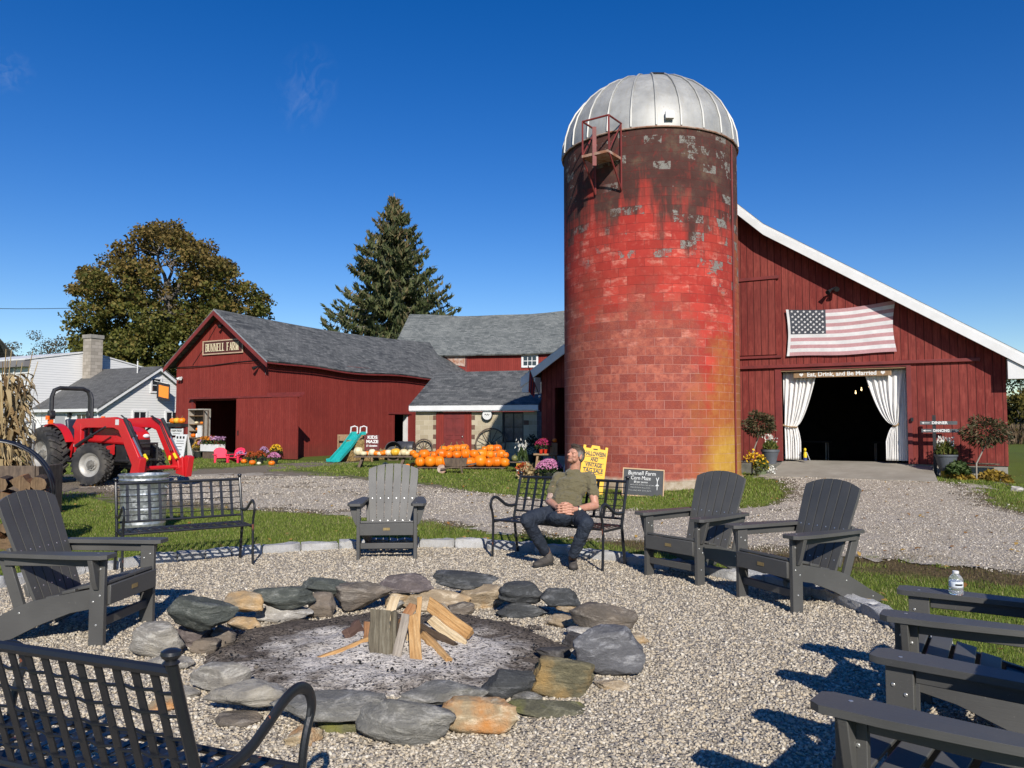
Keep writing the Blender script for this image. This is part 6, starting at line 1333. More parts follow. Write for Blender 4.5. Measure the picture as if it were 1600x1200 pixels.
mb.lathe(pr, 48); mb.build('can_body', M['zinc'], cn, smooth=60)
for s in (-1,1): mb = MB(); mb.tube([(s*.325,-.07,.62),(s*.37,-.05,.59),(s*.37,.05,.59),(s*.325,.07,.62)], .008, 6); mb.build('handle', M['zinc'], cn)
# ------------------------------------------------------------------ corn shock, planter, wood rack
M['corn'] = island_mat('dry_corn_leaves', [(0,(.22,.15,.07)),(.3,(.42,.32,.17)),(.6,(.55,.44,.26)),(.85,(.34,.23,.11)),(1,(.16,.10,.05))], .8, .25, .2, 'LINEAR')
cp = P(-6,700,12.8); cs = thing('corn_shock', 'tall bundle of dried corn stalks at the far left', 'corn stalks', (cp.x,cp.y,0))
mb = MB()
for k in range(46):
    a = random.uniform(0,6.28); r = .34*random.random()**.5; tx, ty = r*math.cos(a), r*math.sin(a); l = random.uniform(1.9,2.75)
    mb.tube([(tx*1.25,ty*1.25,0),(tx*.75,ty*.75,1.2),(tx*1.5+random.uniform(-.1,.1),ty*1.5,l)], [.016,.014,.006], 6)
mb.build('stalks', M['corn'], cs)
mb = MB()
for k in range(760):
    a = random.uniform(0,6.28); r = .10+.30*random.random(); z = random.uniform(.25,2.35); d = Vector((math.cos(a), math.sin(a), 0)); s_ = Vector((-d.y, d.x, 0)); p = d*r+Vector((0,0,z)); l = random.uniform(.3,.75); w_ = random.uniform(.022,.05); pts = []
    tw = random.uniform(-1,1)
    for i in range(6):
        u = i/5; q = p+d*(l*.5*math.sin(u*1.7))*random.uniform(.5,1)+Vector((0,0,l*(.25*u-1.0*u*u)))+s_*tw*.12*u*u; ww = w_*(1-u*u*.85); ss = (s_*math.cos(tw*2*u)+Vector((0,0,1))*math.sin(tw*2*u))
        pts.append((q-ss*ww, q+ss*ww))
    o_ = len(mb.v); mb.v += [tuple(x) for pr_ in pts for x in pr_]
    for i in range(5): mb.f.append((o_+2*i, o_+2*i+1, o_+2*i+3, o_+2*i+2)); mb.m.append(0)
mb.build('leaves', M['corn'], cs, smooth=60)
mb = MB(); mb.tube([(.33*math.cos(a*.4), .33*math.sin(a*.4), 1.15) for a in range(16)], .012, 5, closed=True); mb.build('twine', M['rope'], cs)
pb = P(20,738,12.0); pl_ = thing('timber_planter', 'dark weathered timber box below the dried corn stalks', 'planter', (pb.x-1.0,pb.y,0), .12)
mb = MB(); mb.box(-.9,1.28,-.05,.0,0,.28); mb.box(-.9,1.28,-.045,.005,.285,.56); mb.box(-.9,1.28,-.05,.0,.565,.84); mb.build('front_boards', M['wood_old'], pl_, bevel=.008); mb = MB(); mb.box(1.281,1.33,-.03,.8,0,.83); mb.build('end_board', M['wood_old'], pl_, bevel=.008); mb = MB(); mb.box(-.9,1.28,.006,.8,.55,.75); mb.build('soil', pmat('dark_soil', (.03,.022,.015), (.05,.04,.03), 12, 1), pl_, smooth=0)
g0 = P(50,700,15.5); mp_ = thing('metal_post', 'thin bent grey steel post standing between the corn stalks and the tractor wheel', 'post', (g0.x,g0.y,0)); mb = MB(); mb.tube([(-.16,0,1.52),(.0,0,1.54),(.02,0,1.5),(.0,0,.0)], .028, 8); mb.build('pipe', pmat('grey_pipe', (.13,.13,.13), None, 5, .5), mp_)
rc = P(-16,774,9.2); RN = Vector((.42,-.907,0)); RT = Vector((.907,.42,0)); rr_ = .655
rk = thing('firewood_rack', 'round black steel hoop rack holding split logs at the far left', 'firewood rack', (rc.x,rc.y,0))
for s in (-.12,.12):
    mb = MB(); mb.tube([RT*(rr_*math.cos(a*math.pi/24))+RN*s+Vector((0,0,rc.z+rr_*math.sin(a*math.pi/24))) for a in range(48)], .026, 8, flat=.5, closed=True); mb.build('hoop', M['bench'], rk)
for a in (-60,-120,-20,-160):
    q = RT*(rr_*math.cos(R(a)))+Vector((0,0,rc.z+rr_*math.sin(R(a)))); mb = MB(); mb.tube([q-RN*.12,q+RN*.12], .014, 6); mb.build('cross_bar', M['bench'], rk)
M['cut'] = wood_mat('cut_log_end', (.085,.055,.032), (.17,.11,.062), (.25,.17,.10))
rows = ['lowest','second lowest','middle','second highest','highest']
for j in range(5):
    zz = rc.z-.52+.165*j; wd_ = math.sqrt(max(.02, rr_**2-(zz-rc.z)**2))-.09; nn = max(1, int(2*wd_/.185)+1)
    for k in range(nn):
        x = -wd_+2*wd_*k/max(1,nn-1)+random.uniform(-.02,.02); c_ = Vector((rc.x,rc.y,0))+RT*x; r_ = random.uniform(.080,.102); g = random.Random(j*9+k)
        mb = MB(); m = 9; prof_ = [(r_*(1+g.uniform(-.16,.14))*(1 if (k+j) % 3 == 0 else (.62+.55*abs(math.cos(i*.7+g.uniform(0,.3)+k*.9)))), 2*math.pi*i/m) for i in range(m)]; mb.cur = 0
        f0 = -.28+g.uniform(-.05,.05); ring = lambda d: [RT*(a*math.cos(b))+Vector((0,0,a*math.sin(b)))+RN*d for a, b in prof_]
        A_, B_ = ring(f0), ring(.26+g.uniform(-.05,.06)); mb.add(A_+B_, [tuple(reversed(range(m)))]); mb.cur = 1; mb.f.append(tuple(range(m,2*m))); mb.m.append(1)
        for i in range(m): mb.f.append((i,(i+1) % m,m+(i+1) % m,m+i)); mb.m.append(0)
        o = mb.build('split_log', [WM['dbark'] if k % 2 else WM['red'], M['cut']], smooth=0, loc=(c_.x,c_.y,zz)); bmm = bmesh.new(); bmm.from_mesh(o.data); bmesh.ops.recalc_face_normals(bmm, faces=bmm.faces[:]); bmm.to_mesh(o.data); bmm.free()
        tag(o, f'split log {k+1} from left, {rows[j]} row of the black hoop rack', 'firewood', 'logs stacked in the hoop rack')
for k, (px, py, lab) in enumerate(((8,850,'pale split log lying on the grass under the hoop rack'),(28,775,'round log end sticking out right of the hoop rack'))):
    if k == 0:
        q = G(px,py+12); split_log((q.x-.3,q.y+.1,.07),(q.x+.25,q.y-.1,.07), .2, .14, M['cut'], lab, 70, group='logs stacked in the hoop rack')
# ------------------------------------------------------------------ pumpkins and gourds
def pump_mat(name, a, b):
    t = NT(name); rnd = t.n('ShaderNodeObjectInfo').outputs['Random']; n = t.noise(t.coord('Object', (6,6,1)), 2, 4); nf = t.noise(t.coord('Object'), 30, 3)
    col = t.mix(rnd, a, b); col = t.mix(t.mapr(n, .5, .72, 0, .45), col, tuple(x*.72 for x in a)); return t.fin(col, t.mapr(nf, .3, .7, .32, .5), 0, .4)
PM = {'orange': pump_mat('orange_pumpkin_skin', (.70,.135,.004), (.80,.225,.008)), 'cream': pump_mat('cream_gourd_skin', (.62,.52,.30), (.66,.60,.42)), 'yellow': pump_mat('yellow_gourd_skin', (.68,.36,.02), (.70,.42,.05)), 'green': pump_mat('green_gourd_skin', (.12,.13,.04), (.18,.17,.06))}
M['stem'] = pmat('pumpkin_stem', (.20,.15,.06), (.10,.10,.035), 9, .8, .3, 40)
def pump_proto(col, tall, ribs, seed, lean=0):
    g = random.Random(seed); mb = MB()
    def f(q):
        a = math.atan2(q.y, q.x); r = math.hypot(q.x, q.y); k = 1-.075*(abs(math.sin(a*ribs/2+seed))**.6 < .45)*1-.05*(1-abs(math.sin(a*ribs/2+seed))**.5)
        z = q.z; dip = -.16*math.exp(-(r/.2)**2)*(1 if z > 0 else -.6); return Vector((q.x*k, q.y*k, (z+dip*.5)*tall+.5*tall-.02))
    mb.ball((0,0,0), (.5,.5,.5), ribs*4, 12, f); o = mb.build('pumpkin', PM[col], smooth=80); COL.objects.unlink(o); COL.objects.link(o)
    s = MB(); h = tall*.88; dx = g.uniform(-.15,.15); s.tube([(0,0,h-.02),(dx*.2,0,h+.1),(dx,.03,h+.24),(dx*1.6,.05,h+.30)], [.075,.045,.035,.042], 7); s.build('stem', M['stem'], o); return o
PROT = {}
def pumpkin(x, y, z, dia, col, tall, label, group, seed=0, cat='pumpkin'):
    key = (col, tall, seed % 3); rz = random.uniform(0,6.28)
    if key not in PROT:
        o = pump_proto(col, tall, 9+seed % 3, seed % 3+1); PROT[key] = o
    else: o = dup(PROT[key])
    o.location = (x,y,z); o.rotation_euler = (random.uniform(-.1,.1),random.uniform(-.1,.1),rz); o.scale = (dia,dia,dia); tag(o, label, cat, group); return o
ORD = ['first','second','third','fourth','fifth','sixth','seventh','eighth','ninth','tenth','eleventh','twelfth','thirteenth','fourteenth','fifteenth','sixteenth','seventeenth','eighteenth','nineteenth','twentieth','twenty first','twenty second']
PG = 'orange pumpkins piled before the shed'
PAL = G(720,734); PY = PAL.y
def row(items, Y, zb, nm):
    for i, (px, wpx, tl) in enumerate(items):
        p = P(px, 700, Y+random.uniform(-.06,.06)); pumpkin(p.x, p.y, zb, wpx/1200*Y*1.24, 'orange', tl, f'large orange pumpkin, {ORD[i]} from the left in the {nm} row of the pile', PG, i)
row([(657,13,1.02),(672,15,1.0),(686,14,1.06),(697.5,12,1.0),(711,13,.9),(722,13,.9),(735,15.5,.85),(750.5,17,.95),(764,12,1.0),(776,16.5,.85),(788,13,.95)], PY+.35, .07, 'front')
row([(650,10,.85),(663,15,.85),(677,12,.85),(688.5,16.5,.82),(701,12,.9),(714,13,.85),(728.5,15,.9),(740.5,13,.95),(753,15.5,.85),(765,11,1.0),(774,12,.9),(783,13,.95),(789.5,10,.9)], PY+.62, .33, 'middle')
row([(693,11,.85),(704,12,.85),(714.5,13,.85),(725,14,.85),(757,10,.85),(766.5,12,.9),(777,13,.85)], PY+.95, .52, 'top')
pal = thing('pallet', 'low grey board pallet carrying the pumpkin pile', 'pallet', (PAL.x,PY,0))
for k in range(5): mb = MB(); y = .08+.24*k; mb.box(-1.45,1.45,y,y+.18,.045,.07); mb.build('deck_board', M['wood_old'], pal, bevel=.004)
for x in (-1.38,0,1.3): mb = MB(); mb.box(x,x+.08,.05,1.3,0,.044); mb.build('runner', M['wood_old'], pal, bevel=.004)
mb = MB(); mb.box(-1.35,1.4,.52,.56,.07,.30); mb.box(-1.2,1.3,.82,.86,.07,.5); mb.box(-1.35,1.4,.561,.819,.27,.31); mb.box(-1.2,1.35,.861,1.25,.46,.5); mb.build('riser', M['wood_old'], pal, bevel=.004)
# bench table of gourds
q0, q1 = G(553,731), G(648,730); bt = thing('plank_table', 'low dark plank table covered with cream and orange gourds', 'table', ((q0.x+q1.x)/2,q0.y+.2,0))
hw_ = (q1.x-q0.x)/2; ZT = .40
mb = MB(); mb.box(-hw_,hw_,-.24,.24,ZT-.05,ZT); mb.build('tabletop', M['wood_old'], bt, bevel=.006)
for x in (-hw_+.15,hw_-.45):
    for s in (-1,1): mb = MB(); mb.bar((x,s*.2,0),(x+.12*1,s*.05,ZT-.05),.05,.09,up=(1,0,0)); mb.build('leg', M['wood_old'], bt, bevel=.004)
GL_ = [(560,11,'cream',.95),(568,8,'cream',.7),(573.5,7,'orange',.8),(578,7,'cream',.7),(582,8,'cream',1),(587.5,8,'orange',.75),(593,7,'cream',.7),(597.5,10,'orange',.55),(602,8,'orange',.85),(607,8,'cream',.9),(612.5,7,'cream',.8),(618.5,11,'yellow',.8),(626,8,'cream',.75),(631,9,'cream',.9),(636.5,8,'cream',.75),(641.5,8,'cream',.95),(646,8,'orange',.85)]
for i, (px, w_, c_, tl) in enumerate(GL_):
    Y = q0.y+.2+random.uniform(-.12,.12); p = P(px,705,Y); pumpkin(p.x, Y, ZT, w_/1200*Y*1.42, c_, tl, f'small {c_} gourd, {ORD[i]} from the left on the plank table', 'gourds on the plank table', i, 'gourd')
for px, py, w_, c_, lab in ((602,729,8,'cream','cream gourd on the grass under the plank table'),(621,731,8,'orange','orange pumpkin on the grass under the right half of the plank table'),(632,730,6,'cream','small cream gourd on the grass near the right table leg'),(637,730,7,'orange','left one of two small orange pumpkins on the grass right of the plank table'),(645,729,8,'orange','right one of two small orange pumpkins on the grass beside the pallet')):
    g0 = G(px,py); pumpkin(g0.x,g0.y,0,w_/1200*g0.y*1.1,c_,.8,lab,'gourds on the grass below the table',3,'gourd')
# ornamental wheelbarrow
wb = thing('wheelbarrow', 'small grey wooden wheelbarrow in front of the pumpkin pile', 'wheelbarrow', (*G(712,740)[:2],0), .05)
mb = MB(); mb.add([(-.30,-.16,.22),(.30,-.16,.22),(.30,.16,.22),(-.30,.16,.22),(-.36,-.2,.46),(.36,-.2,.46),(.36,.2,.46),(-.36,.2,.46)], [(0,3,2,1),(0,1,5,4),(1,2,6,5),(2,3,7,6),(3,0,4,7),(4,5,6,7)]); mb.build('box', M['wood_old'], wb, bevel=.006)
mb = MB(); mb.tube([(-.42+.13*0,-.03,.14),(-.42,.03,.14)], .135, 18); mb.build('wheel', M['rust'], wb)
for s in (-1,1): mb = MB(); mb.bar((-.45,s*.12,.15),(.62,s*.16,.30),.035,.035); mb.build('handle', M['wood_old'], wb, bevel=.004); mb = MB(); mb.bar((.2,s*.15,0),(.16,s*.14,.22),.04,.04,up=(1,0,0)); mb.build('leg', M['wood_old'], wb)
# slide, straw bales, kids maze sign
M['teal'] = pmat('teal_plastic', (.015,.32,.30), (.02,.38,.36), 4, .35, spec=.5)
s0, s1 = P(523,722,29.8), P(557,679,31.2); s0.z = .05
sl_ = thing('slide', 'teal plastic childrens slide leaning on straw bales by the red wall', 'slide', (s0.x,s0.y,0))
a = Vector((0,0,s0.z)); b = s1-Vector((s0.x,s0.y,0)); ax = (b-a).normalized(); sd = Vector((.9,-.35,0)).normalized()
pts = [a+Vector((-.12,-.1,-.02)), a, a.lerp(b,.5)+Vector((0,0,-.05)), b, b+Vector((.18,.1,.0))]
mb = MB()
for p_, q_ in zip(pts, pts[1:]):
    u = Vector((0,0,1)); mb.bar(p_, q_, .44, .03, up=u)
    for s in (-1,1): mb.bar(p_+sd*s*.22+u*.05, q_+sd*s*.22+u*.05, .045, .13, up=u)
mb.build('chute', M['teal'], sl_, bevel=.01)
for s in (-1,1): mb = MB(); c_ = b+sd*s*.22; mb.tube([c_+Vector((-.05,0,.05)),c_+Vector((-.03,0,.3)),c_+Vector((.1,.05,.34)),c_+Vector((.2,.1,.3)),c_+Vector((.2,.1,.05))], .03, 6); mb.build('handrail', M['white'], sl_)
M['straw'] = pmat('straw_bale', (.32,.22,.09), (.20,.13,.05), 14, .95, .8, 60, stretch=(1,1,3)); M['strawc'] = island_mat('loose_straw', [(0,(.25,.17,.07)),(.5,(.42,.30,.13)),(1,(.5,.38,.2))], .9, .2)
for i, (px, Y, z, lab) in enumerate(((545,30.8,0,'straw bale on the grass under the teal slide'),(566,31.0,0,'straw bale on the grass left of the kids maze sign'),(556,31.1,.42,'straw bale stacked on top behind the teal slide'),(600,32.2,0,'straw bale behind the gourd table beside the black tub'))):
    p = P(px,690,Y); o = thing('straw_bale', lab, 'straw bale', (p.x,Y,z), R(-20+7*i), 'straw bales beside the slide')
    mb = MB(); mb.box(-.45,.45,-.24,.24,0,.42); mb.build('bale', M['straw'], o, bevel=.05); n = 260; cc = np.stack([RNG.uniform(-.46,.46,n), np.where(RNG.uniform(size=n) < .6, -.245, RNG.uniform(-.24,.24,n)), RNG.uniform(0,.43,n)], 1); cards('loose_straw', cc, .22, .02, M['strawc'], o)
    if i < 3:
        mb = MB(); mb.tube([(-.2,-.25,0.0),(-.2,-.25,.42)], .006, 4); mb.build('twine', M['rope'], o)
fr = thing('play_frame', 'square bare wood frame behind the top of the teal slide', 'frame', (*P(548,690,31.4)[:2],0), R(10))
mb = MB()
for a_, b_ in (((-.5,0,0),(-.5,0,1.0)),((.5,0,0),(.5,0,1.0)),((-.53,0,1.03),(.53,0,1.03)),((-.5,.5,0),(-.5,.5,1.0)),((.5,.5,0),(.5,.5,1.0))): mb.bar(a_, b_, .06, .06)
mb.box(-.5,.5,.47,.5,.3,1.0); mb.build('timber', M['wood'], fr, smooth=0)
M['signred'] = pmat('sign_red', (.13,.02,.02), (.11,.018,.018), 5, .7)
kp = P(581,703,30.4); ks = thing('kids_maze_sign', 'small dark red board lettered KIDS MAZE beside the slide', 'sign', (kp.x,kp.y,0), R(-6))
mb = MB(); mb.box(-.30,.30,-.015,.015,.44,1.06); mb.build('board', M['signred'], ks, smooth=0); mb = MB(); mb.box(-.03,.03,.016,.05,0,.9); mb.build('stake', M['wood'], ks, smooth=0)
lettering('KIDS', .17, M['chalk'], ks, (.03,-.018,.96), width=.40, offset=.006); lettering('MAZE', .17, M['chalk'], ks, (.02,-.018,.79), width=.48, offset=.006); lettering('$1 donation', .10, M['chalk'], ks, (.0,-.018,.63), width=.44, offset=.004)
p = P(614,712,31.5); tb = thing('black_tub', 'black round tub tipped toward the camera behind the gourd table', 'tub', (p.x,p.y,0), R(15)); mb = MB(); mb.lathe([(.001,-.3),(.24,-.3),(.30,-.2),(.33,.1),(.35,.12),(.32,.13),(.29,0),(.22,-.22),(.001,-.24)], 26, (0,0,.42), Matrix.Rotation(R(78), 3, 'X')); mb.build('shell', M['black'], tb); mb = MB(); mb.box(-.22,.22,-.05,.35,0,.14); mb.build('stand', M['wood_old'], tb)
p = P(634,712,31.9); tb = thing('black_barrel', 'dark grey barrel lying on its side right of the black tub', 'barrel', (p.x,p.y,0), R(-10)); mb = MB(); mb.lathe([(.001,-.36),(.27,-.36),(.29,-.33),(.29,-.12),(.30,-.11),(.29,-.1),(.29,.1),(.30,.11),(.29,.12),(.29,.33),(.27,.36),(.001,.36)], 26, (0,0,.48), Matrix.Rotation(R(90), 3, 'Y')); mb.build('drum', pmat('dark_drum', (.03,.032,.036), (.05,.05,.055), 5, .45, .1, 40), tb)
for x in (-.25,.25): mb = MB(); mb.bar((x,-.2,0),(x,0,.22),.04,.04,up=(1,0,0)); mb.bar((x,.2,0),(x,.001,.22),.04,.04,up=(1,0,0)); mb.build('cradle', M['wood_old'], tb)
# wagon wheels against the shed
def wagon_wheel(c, r, rz, label, lean=.16):
    o = thing('wagon_wheel', label, 'wheel', c, rz, 'old wagon wheels leaning on the shed'); o.rotation_euler = (-lean,0,rz)
    mb = MB(); mb.tube([(r*math.cos(k*math.pi/20), 0, r+r*math.sin(k*math.pi/20)) for k in range(40)], .032, 6, closed=True); mb.build('rim', M['wood_old'], o)
    mb = MB(); mb.cyl((0,-.09,r),(0,.09,r),.075,n=12); mb.build('hub', M['wood_old'], o)
    for k in range(12): a = k*math.pi/6+.1; mb = MB(); mb.tube([(.06*math.cos(a),0,r+.06*math.sin(a)),((r-.02)*math.cos(a),0,r+(r-.02)*math.sin(a))], .015, 5); mb.build('spoke', M['wood_old'], o)
p = hw(.48,-.28,0); wagon_wheel(p, .42, HRZ, 'smaller old wagon wheel leaning on the shed left of the red door'); p = hw(3.55,-.34,0); wagon_wheel(p, .66, HRZ, 'larger old wagon wheel leaning on the shed below the dark window')
# ------------------------------------------------------------------ flowers and pots
GRN = island_mat('mum_foliage', [(0,(.02,.045,.012)),(.5,(.05,.085,.02)),(1,(.09,.12,.035))], .6, .25, .3, 'LINEAR')
FL = {k: island_mat(k+'_blooms', [(0,a),(1,b)], .7, .25, .2, 'LINEAR') for k, a, b in (('pink',(.50,.12,.30),(.75,.40,.58)),('lavender',(.36,.17,.32),(.60,.38,.55)),('rust_red',(.30,.045,.015),(.50,.12,.03)),('yellow',(.70,.38,.01),(.80,.55,.05)),('magenta',(.30,.02,.08),(.50,.05,.15)),('orange',(.65,.20,.01),(.75,.35,.05)),('white',(.65,.65,.58),(.8,.8,.75)))}
POT = {'dark': pmat('dark_nursery_pot', (.02,.025,.02), None, 4, .5), 'grey': pmat('slate_grey_pot', (.075,.085,.10), (.095,.105,.12), 5, .55, .15, 40), 'green': pmat('sage_green_pot', (.115,.14,.075), (.14,.165,.09), 5, .5, .1, 40), 'red': pmat('red_pot', (.5,.03,.01), None, 4, .4), 'yellow': pmat('old_yellow_paint', (.48,.29,.015), (.36,.22,.02), 6, .7, .3, 30)}
def dome(n, r, h, z0, inner=0):
    a = RNG.uniform(0,2*np.pi,n); u = RNG.uniform(0,1,n)**.5; rr = r*u; q = RNG.uniform(inner,1,n)**.4; return np.stack([rr*np.cos(a), rr*np.sin(a), z0+h*np.sqrt(np.clip(1-u*u,0,1))*q], 1)
def mum(p, label, r, h, potr, poth, col, pot='dark', group='potted mums', n=420, col2=None, name='potted_mum', leaf=.05):
    o = thing(name, label, 'potted plant', p, random.uniform(0,6), group)
    if poth: mb = MB(); mb.lathe([(potr*.75,0),(potr,poth*.9),(potr*1.08,poth*.9),(potr*1.08,poth),(potr*.95,poth),(potr*.9,poth*.9),(.001,poth*.88)], 20); mb.build('pot', POT[pot], o)
    f = dome(n, r, h, poth*.9, .15); cards('foliage', f, leaf, leaf*.6, GRN, o)
    b = dome(n, r*1.03, h*1.06, poth*.9, .86); b[:,2] += .01; k = b[:,2] > poth*.9+h*.38
    if col2:
        s = b[:,0] > 0; cards('blooms', b[k & s], leaf*1.1, leaf*.95, FL[col], o, up_bias=1); cards('blooms', b[k & ~s], leaf*1.1, leaf*.95, FL[col2], o, up_bias=1)
    else: cards('blooms', b[k], leaf*1.1, leaf*.95, FL[col], o, up_bias=1)
    return o
def gmum(px, py, w_, hpx, label, col, **kw):
    g0 = G(px,py); s = g0.y/1200; r = w_*s/2; h = hpx*s; mum((g0.x,g0.y+r*.4,0), label, r, h*.6, r*.62, h*.42, col, **kw)
gmum(376,723,19,18,'lavender potted mum just right of the pink toy chairs','lavender'); gmum(391,725,17,19,'rust red potted mum second from the left by the barn door','rust_red'); gmum(405,725,18,20,'rust red potted mum in the middle by the sliding door','rust_red'); gmum(427,725,20,17,'pinkish lavender potted mum at the right end by the sliding door','pink'); gmum(411,721,16,22,'lavender potted mum behind the rust red ones','lavender'); gmum(430,719,20,24,'bright yellow potted mum at the back right by the sliding door','yellow')
pbx = lw(4.05,-1.15); px_ = thing('planter_box', 'white planter box of orange and lavender mums by the barn door', 'planter', (pbx.x,pbx.y,0), LRZ)
mb = MB(); mb.box(-.55,.55,-.2,.2,.32,.62); mb.build('box', M['white'], px_, bevel=.008); mb = MB(); mb.box(-.45,.45,-.15,.15,0,.32); mb.build('stand', M['wood_old'], px_)
n = 420; f = np.stack([RNG.uniform(-.6,.6,n), RNG.uniform(-.22,.22,n), RNG.uniform(.6,.82,n)], 1); cards('foliage', f, .07, .05, GRN, px_); f2 = np.stack([RNG.uniform(-.62,.62,n), RNG.uniform(-.25,.25,n), RNG.uniform(.80,.95,n)], 1)
cards('blooms', f2[f2[:,0] < .05], .07, .065, FL['orange'], px_, up_bias=1); cards('blooms', f2[f2[:,0] >= .05], .07, .065, FL['lavender'], px_, up_bias=1)
p = lw(2.9,-.95); mum((p.x,p.y,.0), 'yellow flowering mum left of the white planter box', .3, .42, .2, .3, 'yellow', n=260); p = lw(3.3,-1.05); mum((p.x,p.y,.25), 'pale lilac mum between the yellow mum and the white planter box', .26, .35, .16, .22, 'lavender', n=220)
for px, py, c_, lab in ((385,724,'orange','small orange pumpkin on the grass before the mums'),(398,726,'orange','tiny dark orange pumpkin on the grass between the rust red mums'),(408,726,'cream','small white gourd on the grass before the middle mum'),(428,727,'orange','small red orange pumpkin on the grass before the last mum')):
    g0 = G(px,py); pumpkin(g0.x,g0.y-.25,0,.24 if c_ == 'orange' else .16,c_,.8,lab,'small pumpkins before the mums',2)
M['hotpink'] = pmat('hot_pink_plastic', (.80,.03,.08), (.72,.025,.07), 4, .45)
for px, rz, lab in ((343,.5,'left hot pink toy chair with a blue cloth outside the barn shop'),(361,-.35,'right hot pink toy chair outside the barn shop')):
    g0 = G(px,724); c = thing('toy_chair', lab, 'toy chair', (g0.x,g0.y+.2,0), rz, 'pink toy chairs outside the shop'); m = M['hotpink']
    for s in (-1,1):
        mb = MB(); mb.box(s*.24-.035,s*.24+.035,-.05,.02,0,.30); mb.build('front_leg', m, c, bevel=.01); mb = MB(); mb.box(s*.24-.06,s*.24+.06,-.08,.32,.30,.335); mb.build('armrest', m, c, bevel=.01); mb = MB(); mb.bar((s*.2,-.03,.19),(s*.2,.5,.03),.03,.09); mb.build('side_rail', m, c, bevel=.008)
    mb = MB(); mb.bar((0,-.05,.21),(0,.26,.16),.4,.03); mb.build('seat', m, c, bevel=.008); mb = MB(); mb.prism([(-.2,0),(.2,0),(.24,.34),(.15,.44),(0,.47),(-.15,.44),(-.24,.34)], 0, .03, lambda a, b, d: (a,.25+b*.4+d,.15+b*.92)); mb.build('backrest', m, c, bevel=.008)
cb = lw(1.95,-.15); hu = thing('hutch', 'white glass fronted hutch with shelves of goods in the barn doorway', 'cabinet', (cb.x,cb.y,0), LRZ)
mb = MB(); mb.box(-.62,-.58,-.18,.18,.85,2.12); mb.box(.42,.46,-.18,.18,.85,2.12); mb.box(-.62,.46,-.2,.18,2.12,2.17); mb.build('case', pmat('old_white_cabinet', (.40,.37,.32), (.30,.27,.23), 6, .7), hu, smooth=0); mb = MB(); mb.box(-.58,.42,.14,.17,.85,2.12); mb.build('back_panel', M['wood_old'], hu, smooth=0)
for z in (.86,1.16,1.46,1.84): mb = MB(); mb.box(-.58,.42,-.17,.139,z,z+.025); mb.build('shelf', M['wood'], hu, smooth=0)
mb = MB(); mb.bar((.46,-.19,.86),(.46,-.19,2.1),.04,.04); mb.bar((.47,-.19,.9),(.92,-.32,.9),.04,.05); mb.bar((.47,-.19,2.08),(.92,-.32,2.08),.04,.05); mb.bar((.92,-.32,.88),(.92,-.32,2.1),.05,.05); mb.build('open_door', M['wood_old'], hu, smooth=0)
mb = MB(); mb.box(.12,.36,-.25,-.17,.9,1.42); mb.build('price_card', M['white'], hu, smooth=0)
ch = thing('chest', 'brown plank counter under the white hutch', 'chest', (*lw(1.85,-.45)[:2],0), LRZ); mb = MB(); mb.box(-.55,.7,-.3,.25,0,.83); mb.build('body', M['wood_old'], ch, smooth=0, bevel=.01); mb = MB(); mb.box(-.0,.16,-.315,-.301,.35,.68); mb.build('card', M['white'], ch, smooth=0)
for x, z, d_, c_, lab in ((-.4,.885,.24,'orange','orange pumpkin on the bottom shelf of the hutch'),(-.2,1.485,.17,'cream','white gourd on the upper shelf of the hutch'),(.15,1.485,.15,'orange','small orange gourd on the upper shelf of the hutch'),(-.1,1.185,.2,'orange','flat orange squash on the middle shelf of the hutch')):
    p = lw(1.95+x,-.2); pumpkin(p.x,p.y,z,d_,c_,.75,lab,'gourds in the hutch',1,'gourd')
for x, lab in ((-.12,'left white jar on the bottom hutch shelf'),(.0,'right white jar on the bottom hutch shelf')):
    p = lw(1.95+x,-.24); mb = MB(); mb.lathe([(.05,0),(.055,.12),(.035,.15),(.04,.18),(.001,.18)], 12); tag(mb.build('jar', M['white'], loc=(p.x,p.y,.886)), lab, 'jar', 'jars on the hutch')
p = lw(2.35,-.95); bk = thing('bucket', 'grey galvanised bucket beside the plank counter', 'bucket', (p.x,p.y,0)); mb = MB(); mb.lathe([(.15,0),(.19,.42),(.2,.43),(.18,.42),(.001,.1)], 20); mb.build('pail', M['galv'], bk)
p = lw(2.75,-.75); hp = thing('wicker_hoop', 'round tan bentwood hoop basket holding pumpkins by the shop door', 'basket', (p.x,p.y,0), LRZ)
mb = MB(); mb.tube([(.34*math.cos(k*math.pi/14), -.05, .52+.34*math.sin(k*math.pi/14)) for k in range(28)], .03, 6, closed=True); mb.build('hoop', M['rope'], hp); mb = MB(); mb.lathe([(.2,0),(.27,.3),(.25,.3),(.001,.25)], 18); mb.build('basket', M['cream'], hp)
for dx, z, lab in ((.35,.45,'orange pumpkin right of the bentwood hoop'),(.55,.3,'orange pumpkin low beside the bentwood hoop'),(-.15,.5,'tan orange pumpkin inside the bentwood hoop')):
    p = lw(2.75+dx,-.7); pumpkin(p.x,p.y,z,.30,'orange',.85,lab,'pumpkins by the shop door',1)
cr = thing('wooden_crate', 'low wooden crate under the pumpkins by the shop door', 'crate', (*lw(3.2,-.65)[:2],0), LRZ); mb = MB(); mb.box(-.3,.4,-.2,.2,0,.29); mb.build('slats', M['wood_old'], cr, bevel=.008)
p = lw(2.75,1.5); pumpkin(p.x,p.y,1.45,.28,'orange',.85,'orange paper lantern pumpkin hanging in the dark shop doorway','pumpkins by the shop door',0)
